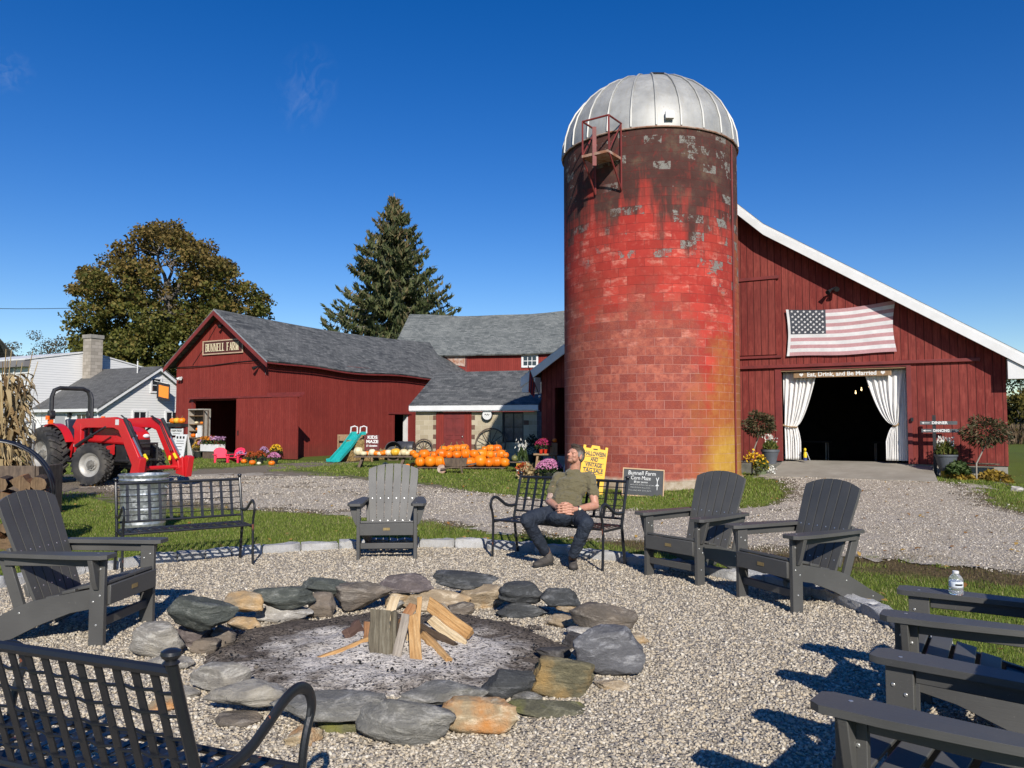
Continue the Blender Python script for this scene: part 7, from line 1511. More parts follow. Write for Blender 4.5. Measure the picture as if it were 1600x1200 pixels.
# stand with pumpkins, FARM FRESH sign and white sandwich board
fs = P(276,700,33.2); st = thing('farm_stand', 'narrow red farm stand shelf at the left corner of the barn', 'stand', (fs.x,fs.y,0), LRZ)
for x in (-.36,.42): mb = MB(); mb.box(x-.04,x+.04,-.04,.04,0,1.45); mb.build('post', M['red_trim'], st, smooth=0)
mb = MB(); mb.box(-.48,.52,-.2,.16,1.36,1.50); mb.build('shelf', M['tblack'], st, smooth=0); mb = MB(); mb.box(-.4,.46,.05,.08,.9,1.35); mb.build('back_board', M['red_trim'], st, smooth=0)
mb = MB(); mb.box(-.30,.50,-.09,-.06,1.0,1.30); sb_ = mb.build('sign_board', M['white'], st, smooth=0); lettering('FARM FRESH', .13, M['black'], sb_, (.1,-.093,1.19), width=.66); mb = MB(); mb.box(-.15,.33,-.094,-.0905,1.06,1.08); mb.build('rule', M['black'], sb_, smooth=0)
for x, d_, c_, lab in ((-.28,.30,'orange','left orange pumpkin on the farm stand shelf'),(.0,.32,'yellow','pale yellow pumpkin in the middle of the farm stand shelf'),(.34,.32,'orange','right orange pumpkin on the farm stand shelf')):
    q = Vector((fs.x,fs.y,0))+LEX*x; pumpkin(q.x,q.y-.02,1.50,d_,c_,.85,lab,'pumpkins on the farm stand')
q = P(277,718,31.9); ab = thing('sandwich_board', 'white sandwich board with small pictures standing before the barn corner', 'sign', (q.x,q.y,0), LRZ)
mb = MB(); mb.bar((0,0,0),(0,.18,1.05),.70,.03,up=(0,1,0)); mb.build('front_panel', M['white'], ab, smooth=0); mb = MB(); mb.bar((0,.5,0),(0,.22,1.05),.68,.03,up=(0,1,0)); mb.build('rear_panel', M['white'], ab, smooth=0)
mb = MB()
for x in (-.2,0,.2): mb.box(x-.05,x+.05,.127,.137,.88,.98)
for z, a in ((.78,.22),(.68,.25),(.55,.15),(.42,.2),(.25,.16)): yy = .18*z/1.05-.019; mb.box(-a,a,yy-.003,yy+.003,z-.01,z+.01)
mb.build('painted_marks', M['black'], ab, smooth=0)
# ------------------------------------------------------------------ corner by the dark barn doorway
def gpt(px, py, z=0): return G(px, py, z)
p = gpt(816,738); p.z = .335; o = thing('tall_planter', 'tall grey planter of white spiky flowers beside the dark doorway', 'potted plant', (p.x,p.y,0)); mb = MB(); mb.lathe([(.10,0),(.15,.31),(.17,.31),(.17,.35),(.14,.35),(.001,.31)], 4, M=Matrix.Rotation(R(45), 3, 'Z')); mb.build('pot', POT['grey'], o, smooth=0)
n = 260; cards('foliage', dome(n,.18,.48,.31,.1), .14, .03, GRN, o, dirs=np.tile((0,0,1.),(n,1))); a = RNG.normal(size=(40,3))*(.10,.08,.09)+np.array((.0,0,.82)); cards('blooms', a, .1, .035, FL['white'], o, dirs=np.tile((0,0,1.),(40,1)))
p = gpt(816,738); pumpkin(p.x-.24,p.y-.02,.335,.19,'green',1.1,'olive green gourd left of the tall grey planter','green gourd by the planter',2,'gourd')
p = gpt(832,723); o = thing('dark_shrub', 'dark leafy potted shrub in shade right of the tall grey planter', 'potted plant', (p.x,p.y+.5,0)); mb = MB(); mb.lathe([(.14,0),(.19,.3),(.001,.28)], 16); mb.build('pot', POT['dark'], o); n = 420; cards('foliage', dome(n,.36,.85,.25,.1), .10, .05, island_mat('dark_foliage', [(0,(.015,.025,.012)),(1,(.035,.05,.022))], .6, .2), o)
p = gpt(816,738); o = thing('yellow_crate', 'small yellow painted box with a plank top under the tall grey planter', 'box', (p.x,p.y,0)); mb = MB(); mb.box(-.18,.2,-.16,.16,.1,.30); mb.build('box', POT['yellow'], o, bevel=.006); mb = MB(); mb.box(-.42,.24,-.19,.19,.301,.333); mb.build('plank_top', M['wood_old'], o, bevel=.004); mb = MB(); mb.box(-.18,.18,-.14,.14,0,.1); mb.build('feet', M['white'], o)
p = gpt(853,747); stl = thing('wooden_stool', 'rough wooden stool table carrying a magenta mum and a crate', 'stool', (p.x,p.y,0), R(-8)); sy = p.y/1200
mb = MB(); mb.box(-.33,.33,-.17,.17,.63,.68); mb.build('seat', M['wood'], stl, bevel=.008)
for x, y in ((-.24,-.12),(.20,-.12),(-.2,.12),(.29,.12)): mb = MB(); mb.bar((x*1.25,y*1.3,0),(x*.9,y*.8,.63),.06,.06,up=(0,1,0)); mb.build('leg', M['wood'], stl, bevel=.006)
mum((p.x-.06,p.y,.68), 'magenta potted mum on the rough wooden stool', .26, .25, .12, .15, 'magenta', col2='rust_red', n=420)
o = thing('slat_crate', 'upright pale slatted crate on the right of the stool', 'crate', (p.x+.22,p.y-.03,.68), R(-8)); o.scale = (.8,.8,.8)
for k in range(4): mb = MB(); mb.box(-.12+.062*k,-.065+.062*k,-.1,-.085,0,.36); mb.build('slat', M['wood'], o, smooth=0)
mb = MB(); mb.box(-.12,.12,-.084,.1,0,.02); mb.box(-.12,.12,.085,.1,.02,.36); mb.build('case', M['wood'], o, smooth=0)
pumpkin(p.x+.24,p.y-.03,.975,.13,'orange',1.0,'small orange pumpkin on top of the slatted crate','pumpkins by the stool',1)
for dx, lab in ((-.14,'left small red flower pot on the stool edge'),(-.02,'right small red flower pot on the stool edge')):
    mb = MB(); mb.lathe([(.04,0),(.055,.1),(.06,.1),(.06,.115),(.001,.11)], 12); tag(mb.build('flower_pot', POT['red'], loc=(p.x+dx,p.y-.13,.681)), lab, 'pot', 'red pots on the stool')
p = gpt(858,751); mum((p.x,p.y,0), 'round pink potted mum on the grass behind the left end of the mans bench', .37, .36, .2, .2, 'pink', 'dark', n=1100, leaf=.045)
p = gpt(861,740); pumpkin(p.x,p.y+.8,.02,.22,'orange',.85,'small orange pumpkin behind the round pink mum','pumpkins by the stool',0)
p = gpt(824,749); o = thing('husk_bundle', 'bundle of tan and rust corn husks on the grass left of the pink mum', 'decoration', (p.x,p.y,0)); n = 170; c_ = dome(n,.25,.36,.02,.2); cards('husks', c_, .3, .09, M['corn'], o, dirs=c_*(1,1,.6)); c_ = dome(60,.2,.3,.05,.5)+np.array((-.12,0,.08)); cards('rust_leaves', c_, .16, .09, FL['rust_red'], o)
p = gpt(889,748); o = thing('ghost_ornament', 'small white cloth ghost ornament just behind the seated mans neck', 'ornament', (p.x,p.y,0)); mb = MB(); mb.lathe([(.17,0),(.15,.25),(.11,.42),(.07,.5),(.001,.54)], 16); mb.build('cloth', M['white'], o)
fp = P(843,619,25.2); o = thing('small_flag', 'small drooping red and dark flag on a short pole at the barn eave', 'flag', fp); mb = MB(); mb.tube([(0,0,0),(-.38,-.25,.98)], .015, 6); mb.build('pole', M['wood_old'], o); mb = MB(); mb.ball((0,0,0), .045, 8, 6); mb.build('bracket', M['white'], o)
mb = MB(); pr = None
for i in range(8):
    u = i/7; q = (-.33+.19*u, -.22+.12*u+.03*math.sin(u*12), .86-.50*u)
    if pr: mb.cur = 0 if i % 3 else 1; mb.quad((pr[0]-.04,pr[1],pr[2]-.75+.3*u),(q[0]-.04,q[1],q[2]-.72+.3*u),q,pr)
    pr = q
mb.build('cloth', [pmat('red_flag_cloth', (.36,.03,.03), None, 4, .9), pmat('dark_flag_cloth', (.03,.03,.05), None, 4, .9)], o, smooth=180)
# yellow sandwich sign and chalkboard
M['ysign'] = pmat('yellow_sign_plastic', (.78,.44,.003), (.72,.40,.003), 3, .4, .08, 30)
yp = P(921,730,16.6); ys = thing('yellow_sign', 'yellow plastic folding sign lettered HALLOWEEN AND VINTAGE TAG SALE behind the seated man', 'sign', (yp.x,yp.y,0), R(-3)); hgt_ = 1.02; tl_ = .14
ys.rotation_euler = (0,R(8),R(-3)); ys.scale = (.86,.86,.95)
def panel(d, sgn):
    mb = MB(); pl = [(-.31,0),(.31,0),(.31,hgt_+.06),(.24,hgt_+.06),(.24,hgt_),(.12,hgt_),(.10,hgt_+.07),(-.10,hgt_+.07),(-.12,hgt_),(-.24,hgt_),(-.24,hgt_+.06),(-.31,hgt_+.06)]
    mb.prism(pl, 0, .035, lambda a, b, e: (a, d+sgn*(hgt_-b)*-tl_+e, b)); return mb
pf_ = panel(0, 1).build('front_panel', M['ysign'], ys, smooth=0, bevel=.006); panel(.05, -1).build('rear_panel', M['ysign'], ys, smooth=0, bevel=.006)
tiltx = R(90)-math.atan(tl_)
for i, (s_, w_) in enumerate((('HALLOWEEN',.54),('AND',.19),('VINTAGE',.42),('TAG SALE',.50))):
    z = .90-.125*i; lettering(s_, .135, M['black'], pf_, (.0,-(hgt_-z)*tl_-.004,z), (tiltx,0,0), width=w_, offset=.004); mb = MB(); zz = z-.072; mb.box(-.25,.25,-(hgt_-zz)*tl_-.006,-(hgt_-zz)*tl_+.002,zz-.004,zz+.004); mb.build('letter_track', M['tblack'], pf_, smooth=0)
mb = MB(); mb.box(-.055,.055,-.004,.0,hgt_-.05,hgt_+.0); mb.build('handle_hole', M['tblack'], pf_, smooth=0)
cp = G(1004,776); cbd = thing('chalkboard', 'framed chalkboard lettered Bunnell Farm Corn Maze standing before the silo', 'chalkboard', (cp.x,cp.y,0), R(-7)); cbd.rotation_euler = (R(-8),R(3),R(-9))
W2 = .405; H2 = .55
mb = MB(); mb.box(-W2,W2,-.01,.01,.02,H2); mb.build('slate', pmat('slate_board', (.035,.038,.042), (.055,.058,.06), 3, .7), cbd, smooth=0)
for a, b, c, d in ((-W2-.02,W2+.02,H2,H2+.025),(-W2-.02,W2+.02,0,.02),(-W2-.02,-W2,.02,H2),(W2,W2+.02,.02,H2)): mb = MB(); mb.box(a,b,-.022,.018,c,d); mb.build('frame_rail', pmat('light_frame_wood', (.50,.33,.19), (.42,.27,.15), 6, .6), cbd, smooth=0)
mb = MB(); mb.bar((-W2+.05,.02,.5),(-W2-.03,.42,.0),.03,.02,up=(1,0,0)); mb.build('rear_leg', M['wood_old'], cbd, smooth=0)
CL = lambda s_, sz, x, z, w_, o_=0: lettering(s_, sz, M['chalk'], cbd, (x,-.0125,z), width=w_, shear=.1, offset=o_)
CL('Bunnell Farm', .12, -.03, .475, .56); CL('Corn Maze', .11, -.05, .375, .40); CL('$8 per person', .06, -.05, .295, .28, 0); 
for z, w_, cx_ in ((.235,.42,-.05),(.18,.38,-.06),(.12,.48,-.05)):      # chalk lines too small to read: plain scribble strokes
    mb = MB(); x = cx_-w_/2; g = random.Random(int(z*1000))
    while x < cx_+w_/2-.03:
        l = g.uniform(.05,.11); mb.tube([(x+l*k/8, -.0135, z-.006*(x-cx_)+(.011 if k % 2 else -.009)*g.uniform(.5,1.2)) for k in range(9)], .0035, 4); x += l+.022
    mb.build('chalk_scribble', M['chalk'], cbd)
mb = MB(); mb.tube([(.285,-.014,.15),(.285,-.014,.33),(.26,-.014,.40)], .008, 5); mb.tube([(.285,-.014,.33),(.315,-.014,.41)], .008, 5); mb.tube([(.255,-.014,.23),(.285,-.014,.26),(.315,-.014,.235)], .012, 5); mb.build('corn_drawing', M['chalk'], cbd)
# ------------------------------------------------------------------ right-hand barn front: pots, topiary, sign
TL = island_mat('topiary_leaves', [(0,(.022,.030,.012)),(.4,(.055,.06,.022)),(.7,(.10,.075,.035)),(1,(.16,.10,.06))], .6, .2, .3, 'LINEAR')
def topiary(px, pyb, pcx, pcy, rx, ry, label, Y):
    b = P(px,pyb,Y); o = thing('topiary_tree', label, 'small tree', b, 0, 'small ball trees beside the barn door'); c = P(pcx,pcy,Y)-b; s = Y/1200
    n = 1500; d = RNG.normal(size=(n,3)); d /= np.linalg.norm(d, axis=1)[:,None]; d *= (RNG.uniform(.2,1,n)**.45*(1+.16*np.sin(d[:,0]*5+d[:,2]*4)))[:,None]*np.array((rx*s,rx*s*.9,ry*s)); cen = d+np.array(c)
    cards('crown', cen, RNG.uniform(.07,.14,n), .035, TL, o, dirs=d/np.linalg.norm(d,axis=1)[:,None]*.8+np.array((0,0,-.25)))
    mb = MB(); k = Vector((c.x,c.y,c.z-ry*s*.7)); mb.tube([(0,0,-.1),(.01,0,k.z*.5),k*.98], [.022,.019,.017], 7)
    for i in range(7): a = i*.9; mb.tube([k*.95,k+Vector((math.cos(a)*rx*s*.6,math.sin(a)*rx*s*.6,ry*s*(.3+.12*(i % 3))))], [.012,.005], 5)
    mb.build('trunk', M['bark_pale'], o, smooth=60); return o
topiary(1175,745,1187,662,26,20,'small ball topped tree between the silo and the barn doorway',20.6); topiary(1526,757,1541,674,35,25,'small ball topped tree at the right corner of the barn',18.7)
p = barn_w(-5.6,-1.0,.40); o = thing('grey_pot', 'wide slate grey pot of white flowers left of the barn doorway', 'potted plant', p, 0, 'slate grey pots by the barn door'); mb = MB(); mb.lathe([(.15,0),(.19,.2),(.235,.33),(.25,.33),(.25,.39),(.22,.39),(.2,.33),(.001,.32)], 26); mb.build('pot', POT['grey'], o)
LG_ = island_mat('bright_foliage', [(0,(.05,.08,.015)),(.6,(.12,.14,.03)),(1,(.22,.19,.05))], .6, .3, .3, 'LINEAR')
n = 260; c_ = dome(n,.2,.28,.36,.1); cards('foliage', c_, .13, .04, LG_, o, dirs=c_*(1.5,1.5,1)); a = np.stack([RNG.normal(size=60)*.1,RNG.normal(size=60)*.08,.6+RNG.uniform(0,.2,60)],1); cards('blooms', a, .07, .045, FL['white'], o)
g0 = P(1189,748,20.2); o = thing('green_pot', 'sage green pot of yellow flowers on the grass beside the silo', 'potted plant', g0); mb = MB(); mb.lathe([(.11,0),(.15,.2),(.18,.22),(.18,.26),(.15,.26),(.001,.22)], 22); mb.build('pot', POT['green'], o)
n = 320; c_ = dome(n,.2,.36,.22,.1); cards('foliage', c_, .10, .05, LG_, o); c_ = np.concatenate([dome(60,.2,.4,.25,.6), RNG.normal(size=(50,3))*(.09,.06,.1)+np.array((-.24,0,.58))]); cards('blooms', c_, .09, .06, FL['yellow'], o); c_ = RNG.normal(size=(70,3))*(.07,.05,.07)+np.array((.24,-.02,.2)); cards('white_blooms', c_, .06, .05, FL['white'], o)
p = barn_w(-1.37,-.9,0); p.z = 1.5-89/1200*p.y; o = thing('yellow_bollard', 'yellow painted concrete block under the right grey planter', 'block', p, BARN_RZ); mb = MB(); mb.box(-.13,.13,-.13,.13,-.05,.26); mb.build('block', POT['yellow'], o, bevel=.012)
p2 = p.copy(); p2.z += .26; o = thing('grey_pot', 'fluted slate grey planter of white flowers on the yellow block right of the doorway', 'potted plant', p2, BARN_RZ, 'slate grey pots by the barn door')
mb = MB(); mb.lathe([((a)*(1+.03*(1)),z) for a, z in ((.15,0),(.165,.05),(.24,.34),(.265,.36),(.265,.40),(.23,.40),(.001,.35))], 32)
mb.build('pot', POT['grey'], o, smooth=20); n = 320; c_ = dome(n,.24,.36,.36,.1); cards('foliage', c_, .16, .035, LG_, o, dirs=c_*(1.2,1.2,1)); a = np.stack([RNG.uniform(-.22,.22,70),RNG.normal(size=70)*.1,.62+RNG.uniform(0,.22,70)],1); cards('blooms', a, .075, .04, FL['white'], o, dirs=np.tile((0,0,1.),(70,1)))
p = barn_w(-1.62,-.42,.1); o = thing('direction_sign', 'black post with two arrow boards reading DINNER and DANCING by the barn wall', 'sign', p, BARN_RZ)
mb = MB(); mb.box(-.04,.04,.0,.05,0,1.62); mb.build('post', M['tblack'], o, smooth=0)
for z, s_, dx, pale in ((1.42,'DINNER',.10,.1),(1.22,'DANCING',.13,.1)):
    mb = MB(); mb.box(dx-.42,dx+.42,-.025,-.002,z-.045,z+.045); bd = mb.build('arrow_board', pmat('slate_grey_board', (.07,.08,.085), (.10,.11,.115), 5, .5), o, smooth=0)
    lettering(s_, .095, M['chalk'], bd, (dx+.03,-.028,z), width=.36, offset=.004); mb = MB(); mb.box(dx-.34,dx-.20,-.03,-.0255,z-.006,z+.006); mb.add([(dx-.39,-.028,z),(dx-.33,-.028,z-.025),(dx-.33,-.028,z+.025)], [(0,1,2)]); mb.build('arrow', M['chalk'], bd, smooth=0)
HL = island_mat('autumn_hosta_leaves', [(0,(.07,.06,.015)),(.35,(.30,.20,.03)),(.7,(.42,.29,.05)),(1,(.14,.075,.03))], .6, .3, .25, 'LINEAR')
for i, (px, py, r, h, m, lab) in enumerate(((1504,757,.34,.30,HL,'low yellow hosta clump beside the yellow block'),(1553,756,.40,.33,HL,'low yellow brown hosta clump at the barn corner'),(1497,742,.26,.34,GRN,'small dark green shrub behind the yellow hosta clump'))):
    g0 = P(px,py,18.9); o = thing('shrub', lab, 'shrub', g0, 0, 'low shrubs at the barn corner'); n = 420; c_ = dome(n,r,h,0,.1); cards('leaves', c_, .15, .07, m, o, dirs=c_*(1,1,.3)+np.array((0,0,-.05))); mb = MB()
    for k in range(8): a = k*.8; mb.tube([(0,0,-.03),(math.cos(a)*r*.6,math.sin(a)*r*.6,h*.7)], .006, 4)
    mb.build('stems', M['bark'], o)
g0 = P(1545,762,18.4); mb = MB(); mb.ball((0,0,0), (.75,.28,.10), 20, 8, lambda q: q*(1+.15*math.sin(q.x*7))); tag(mb.build('mulch_bed', pmat('mulch', (.05,.04,.03), (.10,.08,.06), 14, 1, .8, 40), loc=(g0.x,g0.y,0)), 'low dark mulch mound round the right ball tree', 'mulch bed')
me = make_rock(.28,.2,.16,91); me.materials.append(RM['white']); o = bpy.data.objects.new('white_rock', me); COL.objects.link(o); g0 = G(1588,771); o.location = (g0.x,g0.y,0); tag(o, 'whitish rock on the ground at the right barn corner', 'stone')
p = barn_w(-.9,-.25,.48); o = thing('loose_boards', 'thin grey boards lying along the foot of the barn wall on the right', 'boards', p, BARN_RZ); mb = MB(); mb.box(-.5,.6,-.05,.05,0,.03); mb.box(-.4,.7,.06,.14,-.02,.02); mb.build('board', M['wood_old'], o, smooth=0)
p = barn_w(-4.85,.08,.46); o = thing('yellow_figure', 'small yellow toy figure stand on the barn floor beside the left curtain', 'ornament', p, BARN_RZ); mb = MB(); mb.lathe([(.07,0),(.08,.2),(.05,.3),(.001,.32)], 12); mb.build('body', M['yel'], o); o.scale = (.62,.62,.8); mb = MB(); mb.ball((0,0,.38), .06, 10, 8); mb.build('head', M['yel'], o); mb = MB(); mb.tube([(.06,.02,.3),(.2,.02,0)], .012, 5); mb.build('prop', M['steel'], o); mb = MB(); mb.lathe([(.085,.0),(.09,.1),(.085,.1)], 12); mb.build('band', pmat('blue_band', (.03,.05,.15), None, 4, .5), o)
# ------------------------------------------------------------------ the seated man
OV = P(881,803,8.33); OV.z = 0
man = thing('person', 'bearded man in an olive t-shirt and navy trousers sitting on the bench with clasped hands', 'person', OV)
J = lambda px, py, Y: P(px, py, Y)-OV
class Blob(MB):
    def cone(s, p0, p1, r0, r1, flat=None, n=16):
        p0 = Vector(p0); p1 = Vector(p1); k = 6; s.tube([p0.lerp(p1, i/k) for i in range(k+1)], [r0+(r1-r0)*i/k for i in range(k+1)], n); s.ball(p0, r0*.995, 14, 10); s.ball(p1, r1*.995, 14, 10); return s
    def chain(s, pts, rs):
        for i in range(len(pts)-1): s.cone(pts[i], pts[i+1], rs[i], rs[i+1])
        return s
    def ell(s, c, rad, ax=None):
        c = Vector(c)
        if ax is None: return s.ball(c, rad, 18, 12)
        x, y, z = [Vector(a) for a in ax]; return s.ball((0,0,0), 1, 18, 12, lambda q: c+x*(q.x*rad[0])+y*(q.y*rad[1])+z*(q.z*rad[2]))
    def grow(s, name, mat, parent, vox, smooth=3, disp=None):
        o = s.build(name, mat, parent, smooth=0, uv=False); m = o.modifiers.new('remesh', 'REMESH'); m.mode = 'VOXEL'; m.voxel_size = vox; m.use_smooth_shade = True
        k = o.modifiers.new('smooth', 'SMOOTH'); k.factor = .5; k.iterations = smooth
        if disp:
            tx = bpy.data.textures.new(name+'_folds', 'CLOUDS'); tx.noise_scale = disp[0]; dm = o.modifiers.new('folds', 'DISPLACE'); dm.texture = tx; dm.strength = disp[1]; dm.mid_level = .5
        return o
pel, bel, chs, nkb = J(881,801,8.34), J(884,783,8.36), J(892,760,8.42), J(897,738,8.47)
shL, elL, wrL = J(872,746,8.50), J(858,783,8.40), J(871,793,8.14); shR, elR, wrR = J(922,745,8.41), J(930,790,8.27), J(901,796,8.06)
hpL, knL, anL = J(868,803,8.36), J(823,812,8.0), J(853,864,8.22); hpR, knR, anR = J(894,804,8.30), J(917,818,7.80), J(895,868,7.95)
hc = J(899.5,711,8.44)
f = Vector((-.70,-.64,.30)).normalized(); rgt = f.cross(Vector((0.12,0,1))).normalized(); up = rgt.cross(f).normalized()   # rgt = the man's right
H = lambda a, b, c: hc+f*a+rgt*b+up*c
# ---- skin: head, neck, arms, hands as one surface
b = Blob(); AX = (rgt, f, up)
b.ell(H(-.012,0,.022), (.072,.092,.085), AX); b.ell(H(.025,0,-.035), (.058,.066,.070), AX); b.ell(H(.045,0,-.075), (.040,.045,.030), AX); b.ell(H(.060,0,.020), (.055,.026,.036), AX)
b.ell(H(.078,0,.012), (.048,.012,.011), AX)                                   # brow
b.cone(H(.083,0,.004), H(.108,0,-.026), .008, .0125); b.ell(H(.097,.011,-.030), (.008,.010,.008), AX); b.ell(H(.097,-.011,-.030), (.008,.010,.008), AX)   # nose
for s in (-1,1):
    b.ell(H(.060,s*.042,-.022), (.020,.022,.020), AX); b.ell(H(-.010,s*.074,-.012), (.009,.020,.032), AX); b.ell(H(.04,s*.046,-.062), (.016,.03,.022), AX)
b.ell(H(.086,0,-.050), (.022,.011,.005), AX); b.ell(H(.084,0,-.059), (.019,.011,.006), AX); b.ell(H(.076,0,-.084), (.022,.018,.016), AX)   # lips, chin
b.cone(nkb+Vector((0,.01,-.03)), H(-.022,0,-.06), .062, .056); b.cone(shL, shR, .05, .05); b.cone(chs, nkb, .10, .07)
for sh, el, wr in ((shL,elL,wrL),(shR,elR,wrR)):
    m = sh.lerp(el,.45); b.chain([sh, m, el], [.056,.052,.042]); fm = el.lerp(wr,.32); b.chain([el, fm, wr], [.043,.043,.029])
# hands: R palm over L palm, fingers interlaced
pR, pL = J(891,795.5,8.02), J(877,795,8.06)
b.cone(wrR, pR, .029, .032); b.ell(pR, (.040,.026,.040)); b.cone(wrL, pL, .028, .030); b.ell(pL, (.040,.026,.040))
for i in range(4):
    yy = 789.0+4.0*i; l = (1.0,1.1,1.05,.85)[i]
    k0, k1, k2, k3 = J(888,yy+.3,8.00), J(882-1.5*l,yy-.4,7.97), J(874-2*l,yy+.3,7.985), J(870.5-2*l,yy+1.3,8.03); b.chain([k0,k1,k2,k3], [.0105,.0100,.0092,.0080])
    y2 = yy+2.0; q0, q1, q2 = J(874,y2,8.03), J(884,y2,7.992), J(892.5,y2+.4,7.985); b.chain([q0,q1,q2,J(896,y2+.9,8.005)], [.0105,.0098,.009,.008])
b.chain([J(893,789.5,8.02), J(887.5,786.3,7.99), J(882,786.5,7.985)], [.013,.0115,.0095]); b.chain([J(873,789.5,8.05), J(878,786.5,8.01), J(884,784.9,8.0)], [.013,.0115,.009])
# lower legs / ankles skin
b2 = []
t = NT('skin'); co = t.coord('Object'); n = t.noise(co, 18, 4, .6); nf = t.noise(co, 90, 2)
col = t.ramp(n, [(.3, (.43,.205,.135)), (.7, (.52,.275,.19))])
def dmask(c, r0, r1, sc_=None):
    v = t.n('ShaderNodeVectorMath', operation='DISTANCE'); t.l(co, v.inputs[0]); v.inputs[1].default_value = c; return t.mapr(v.outputs['Value'], r0, r1, 1, 0)
col = t.mix(t.math('MULTIPLY', dmask(H(.055,0,-.075), .045, .075), t.mapr(nf, .3, .7, .35, .75)), col, (.20,.105,.065))
col = t.mix(t.math('MULTIPLY', dmask(H(.09,0,-.052), .012, .026), .55), col, (.33,.12,.085))
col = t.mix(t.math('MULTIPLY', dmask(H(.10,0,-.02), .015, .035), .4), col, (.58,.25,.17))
tat = t.ramp(t.noise(co, 55, 4, .6, 1.5), [(.42, (.10,.085,.08)), (.5, (.36,.25,.20)), (.6, (.46,.32,.26)), (.66, (.12,.10,.10))])
col = t.mix(t.math('MULTIPLY', dmask(shL.lerp(elL,.78), .085, .10), .9), col, tat)
M['skin'] = t.fin(col, .5, 0, .4, Subsurface_Weight=.12, Subsurface_Scale=.01, Subsurface_Radius=(1,.35,.2))
body = b.grow('body', M['skin'], man, .0052, 2)
# eyes: dark, half closed lids with brows
dk = pmat('eye_dark', (.05,.03,.022), None, 5, .4)
for s in (-1,1):
    e = Blob(); e.ell(H(.0795,s*.030,-.006), (.013,.0055,.0035), AX); o = e.build('eye', dk, body, smooth=60, uv=False)
    e = Blob(); e.cone(H(.086,s*.015,.013), H(.076,s*.046,.014), .0045, .003); e.build('eyebrow', pmat('brow_hair', (.13,.085,.055), None, 5, .9), body, smooth=60, uv=False)
# hair
t = NT('greying_hair'); co = t.coord('Object'); n = t.noise(t.coord('Object', (1,1,.35)), 60, 5, .7); col = t.ramp(n, [(.3, (.026,.017,.012)), (.55, (.065,.045,.032)), (.75, (.14,.11,.085))])
v = t.n('ShaderNodeVectorMath', operation='DISTANCE'); t.l(co, v.inputs[0]); v.inputs[1].default_value = H(0,-.08,-.01)
col = t.mix(t.mapr(v.outputs['Value'], .03, .075, .6, 0), col, (.36,.33,.30)); t.bump(n, 1., .006); M['hair'] = t.fin(col, .7, 0, .3)
b = Blob(); b.ell(H(-.016,0,.036), (.077,.092,.083), AX); b.ell(H(-.045,0,.0), (.073,.068,.085), AX); b.ell(H(.035,0,.088), (.058,.045,.026), AX); b.ell(H(.03,.02,.098), (.04,.045,.02), AX)
for s in (-1,1): b.ell(H(.008,s*.066,.012), (.014,.022,.034), AX)
b.grow('hair', M['hair'], body, .005, 2, (.012,.008))
# ---- t-shirt
t = NT('olive_tshirt'); co = t.coord('Object'); n = t.noise(t.coord('Object', (2.5,2.5,7)), 3, 5, .6, .8); nf = t.noise(co, 160, 2); n2 = t.noise(co, 2.2, 3)
col = t.mix(t.mapr(n2, .35, .65), (.125,.108,.060), (.150,.130,.076)); t.bump(t.math('ADD', t.math('MULTIPLY', n, 3.), t.math('MULTIPLY', nf, .15)), .55, .03); M['shirt'] = t.fin(col, .9, 0, .15, Sheen_Weight=.15)
b = Blob(); bl = (shR-shL).normalized(); bu = (nkb-pel).normalized(); bf = bl.cross(bu).normalized()
AB = (bl, bf, bu)
b.ell(chs+bu*.01, (.188,.118,.125), AB); b.ell(chs-bu*.06, (.184,.120,.14), AB); b.ell(bel, (.178,.128,.13), AB); b.ell(bel-bu*.06+bf*(-.0), (.178,.138,.11), AB); b.ell(pel+bu*.07, (.178,.142,.085), AB)
b.cone(shL+Vector((.02,0,-.01)), shR+Vector((-.02,0,-.01)), .066, .066); b.cone(nkb-bu*.05, nkb+bu*.008, .10, .066)
for sh, el in ((shL,elL),(shR,elR)):
    e = sh.lerp(el,.60); b.chain([sh+bu*-.005, sh.lerp(el,.3), e], [.064,.062,.060])
b.grow('t_shirt', M['shirt'], man, .008, 4, (.06,.030))
# ---- trousers
t = NT('navy_trousers'); co = t.coord('Object'); n = t.noise(co, 9, 5, .6, 1.2); nf = t.noise(co, 200, 2); col = t.mix(t.mapr(t.noise(co, 3, 3), .35, .65), (.017,.023,.036), (.026,.034,.050)); t.bump(t.math('ADD', t.math('MULTIPLY', n, 3.), t.math('MULTIPLY', nf, .1)), .55, .025); M['trouser'] = t.fin(col, .75, 0, .3)
b = Blob(); b.ell(pel-bu*.0+bf*0, (.18,.15,.105), AB); b.ell(hpL.lerp(hpR,.5)+(knL+knR-hpL-hpR)*.5*.5+Vector((0,0,-.01)), (.155,.16,.085), AB); b.cone(hpL+Vector((.03,0,0)), hpR, .095, .095)
for hp, kn, an in ((hpL,knL,anL),(hpR,knR,anR)):
    b.chain([hp, hp.lerp(kn,.5)+Vector((0,0,.01)), kn], [.104,.090,.072]); e = kn.lerp(an,.93); b.chain([kn, kn.lerp(an,.4), e], [.071,.068,.056])
b.grow('trousers', M['trouser'], man, .008, 4, (.06,.022))
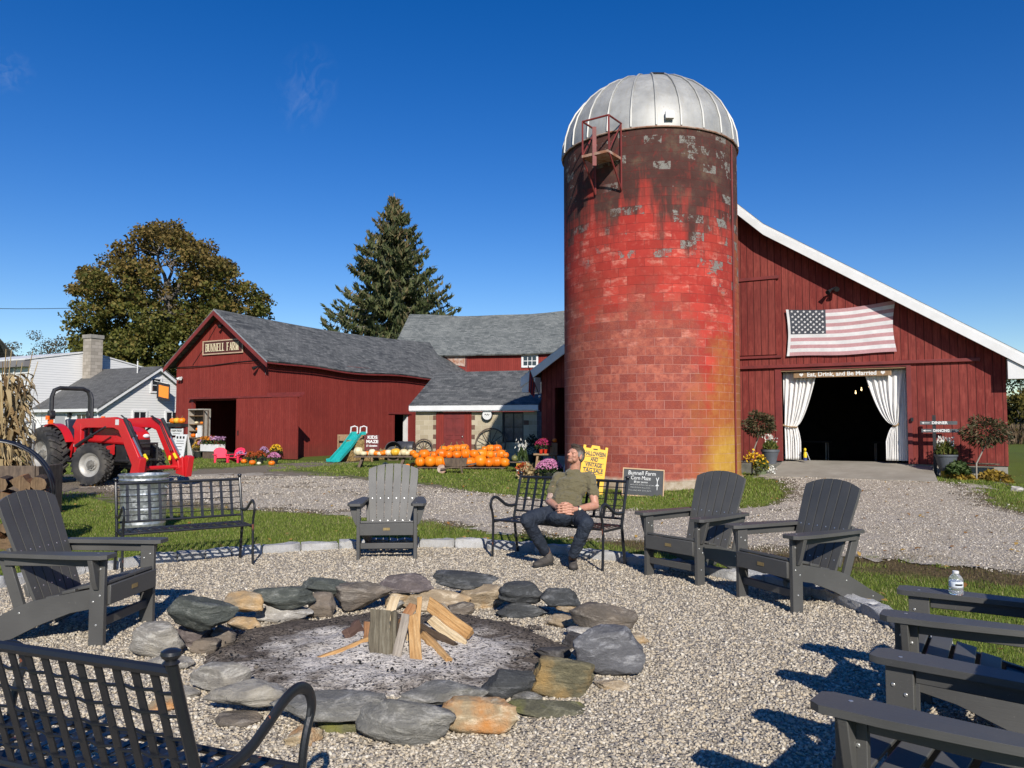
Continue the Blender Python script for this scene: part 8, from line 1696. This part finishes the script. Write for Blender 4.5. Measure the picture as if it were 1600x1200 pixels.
# ---- socks and shoes
sk = pmat('brown_socks', (.16,.10,.075), (.12,.075,.055), 30, .9)
sh_m = pmat('dark_grey_shoes', (.045,.040,.036), (.075,.066,.058), 9, .8, .3, 60); sole = pmat('black_soles', (.02,.02,.02), None, 4, .8)
for nm, an, heel, toe in (('L',anL,G(864,882.5),G(833,888)),('R',anR,G(894.5,884.5),G(896.5,893.5))):
    h_ = heel-OV; t_ = toe-OV; d = (t_-h_).normalized(); t_ = h_+d*.30; s = Vector((d.y,-d.x,0)); z = Vector((0,0,1)); AS = (s, d, z)
    b = Blob(); b.cone(an+Vector((0,0,.03)), h_+d*.06+z*.07, .044, .04); b.build('sock', sk, man, smooth=60, uv=False)
    b = Blob(); b.ell(h_+d*.05+z*.060, (.040,.055,.052), AS); b.ell(h_+d*.13+z*.050, (.044,.09,.045), AS); b.ell(h_+d*.215+z*.038, (.049,.072,.034), AS); b.cone(h_+d*.06+z*.06, h_+d*.07+z*.10, .046, .046)
    so_ = b.grow('shoe', sh_m, man, .006, 2)
    b = Blob(); b.ell(h_+d*.075+z*.018, (.043,.085,.020), AS); b.ell(h_+d*.19+z*.016, (.052,.10,.018), AS); b.grow('sole', sole, so_, .006, 1)
    b = MB()
    for k in range(5): c_ = h_+d*(.10+.022*k)+z*(.098-.009*k); b.tube([c_-s*.025, c_+z*.006, c_+s*.025], .004, 5)
    b.build('laces', sole, so_)
# ---- watch
ax_ = (pR-wrR).normalized(); c_ = wrR-ax_*.012; u1 = ax_.cross(Vector((0,0,1))).normalized(); u2 = ax_.cross(u1)
b = MB(); b.tube([c_+u1*(.034*math.cos(k*math.pi/10))+u2*(.034*math.sin(k*math.pi/10)) for k in range(20)], .009, 6, closed=True, flat=.5); wt = b.build('watch', pmat('watch_strap', (.02,.02,.02), None, 5, .5), man)
fd = (Vector((-.1,-1,.25))); fd = (fd-ax_*fd.dot(ax_)).normalized(); b = MB(); b.cyl(c_+fd*.030, c_+fd*.043, .019, n=20); wc = b.build('watch_case', M['steel'], wt); b = MB(); b.cyl(c_+fd*.0435, c_+fd*.0445, .015, n=20); b.build('dial', M['cream'], wc)
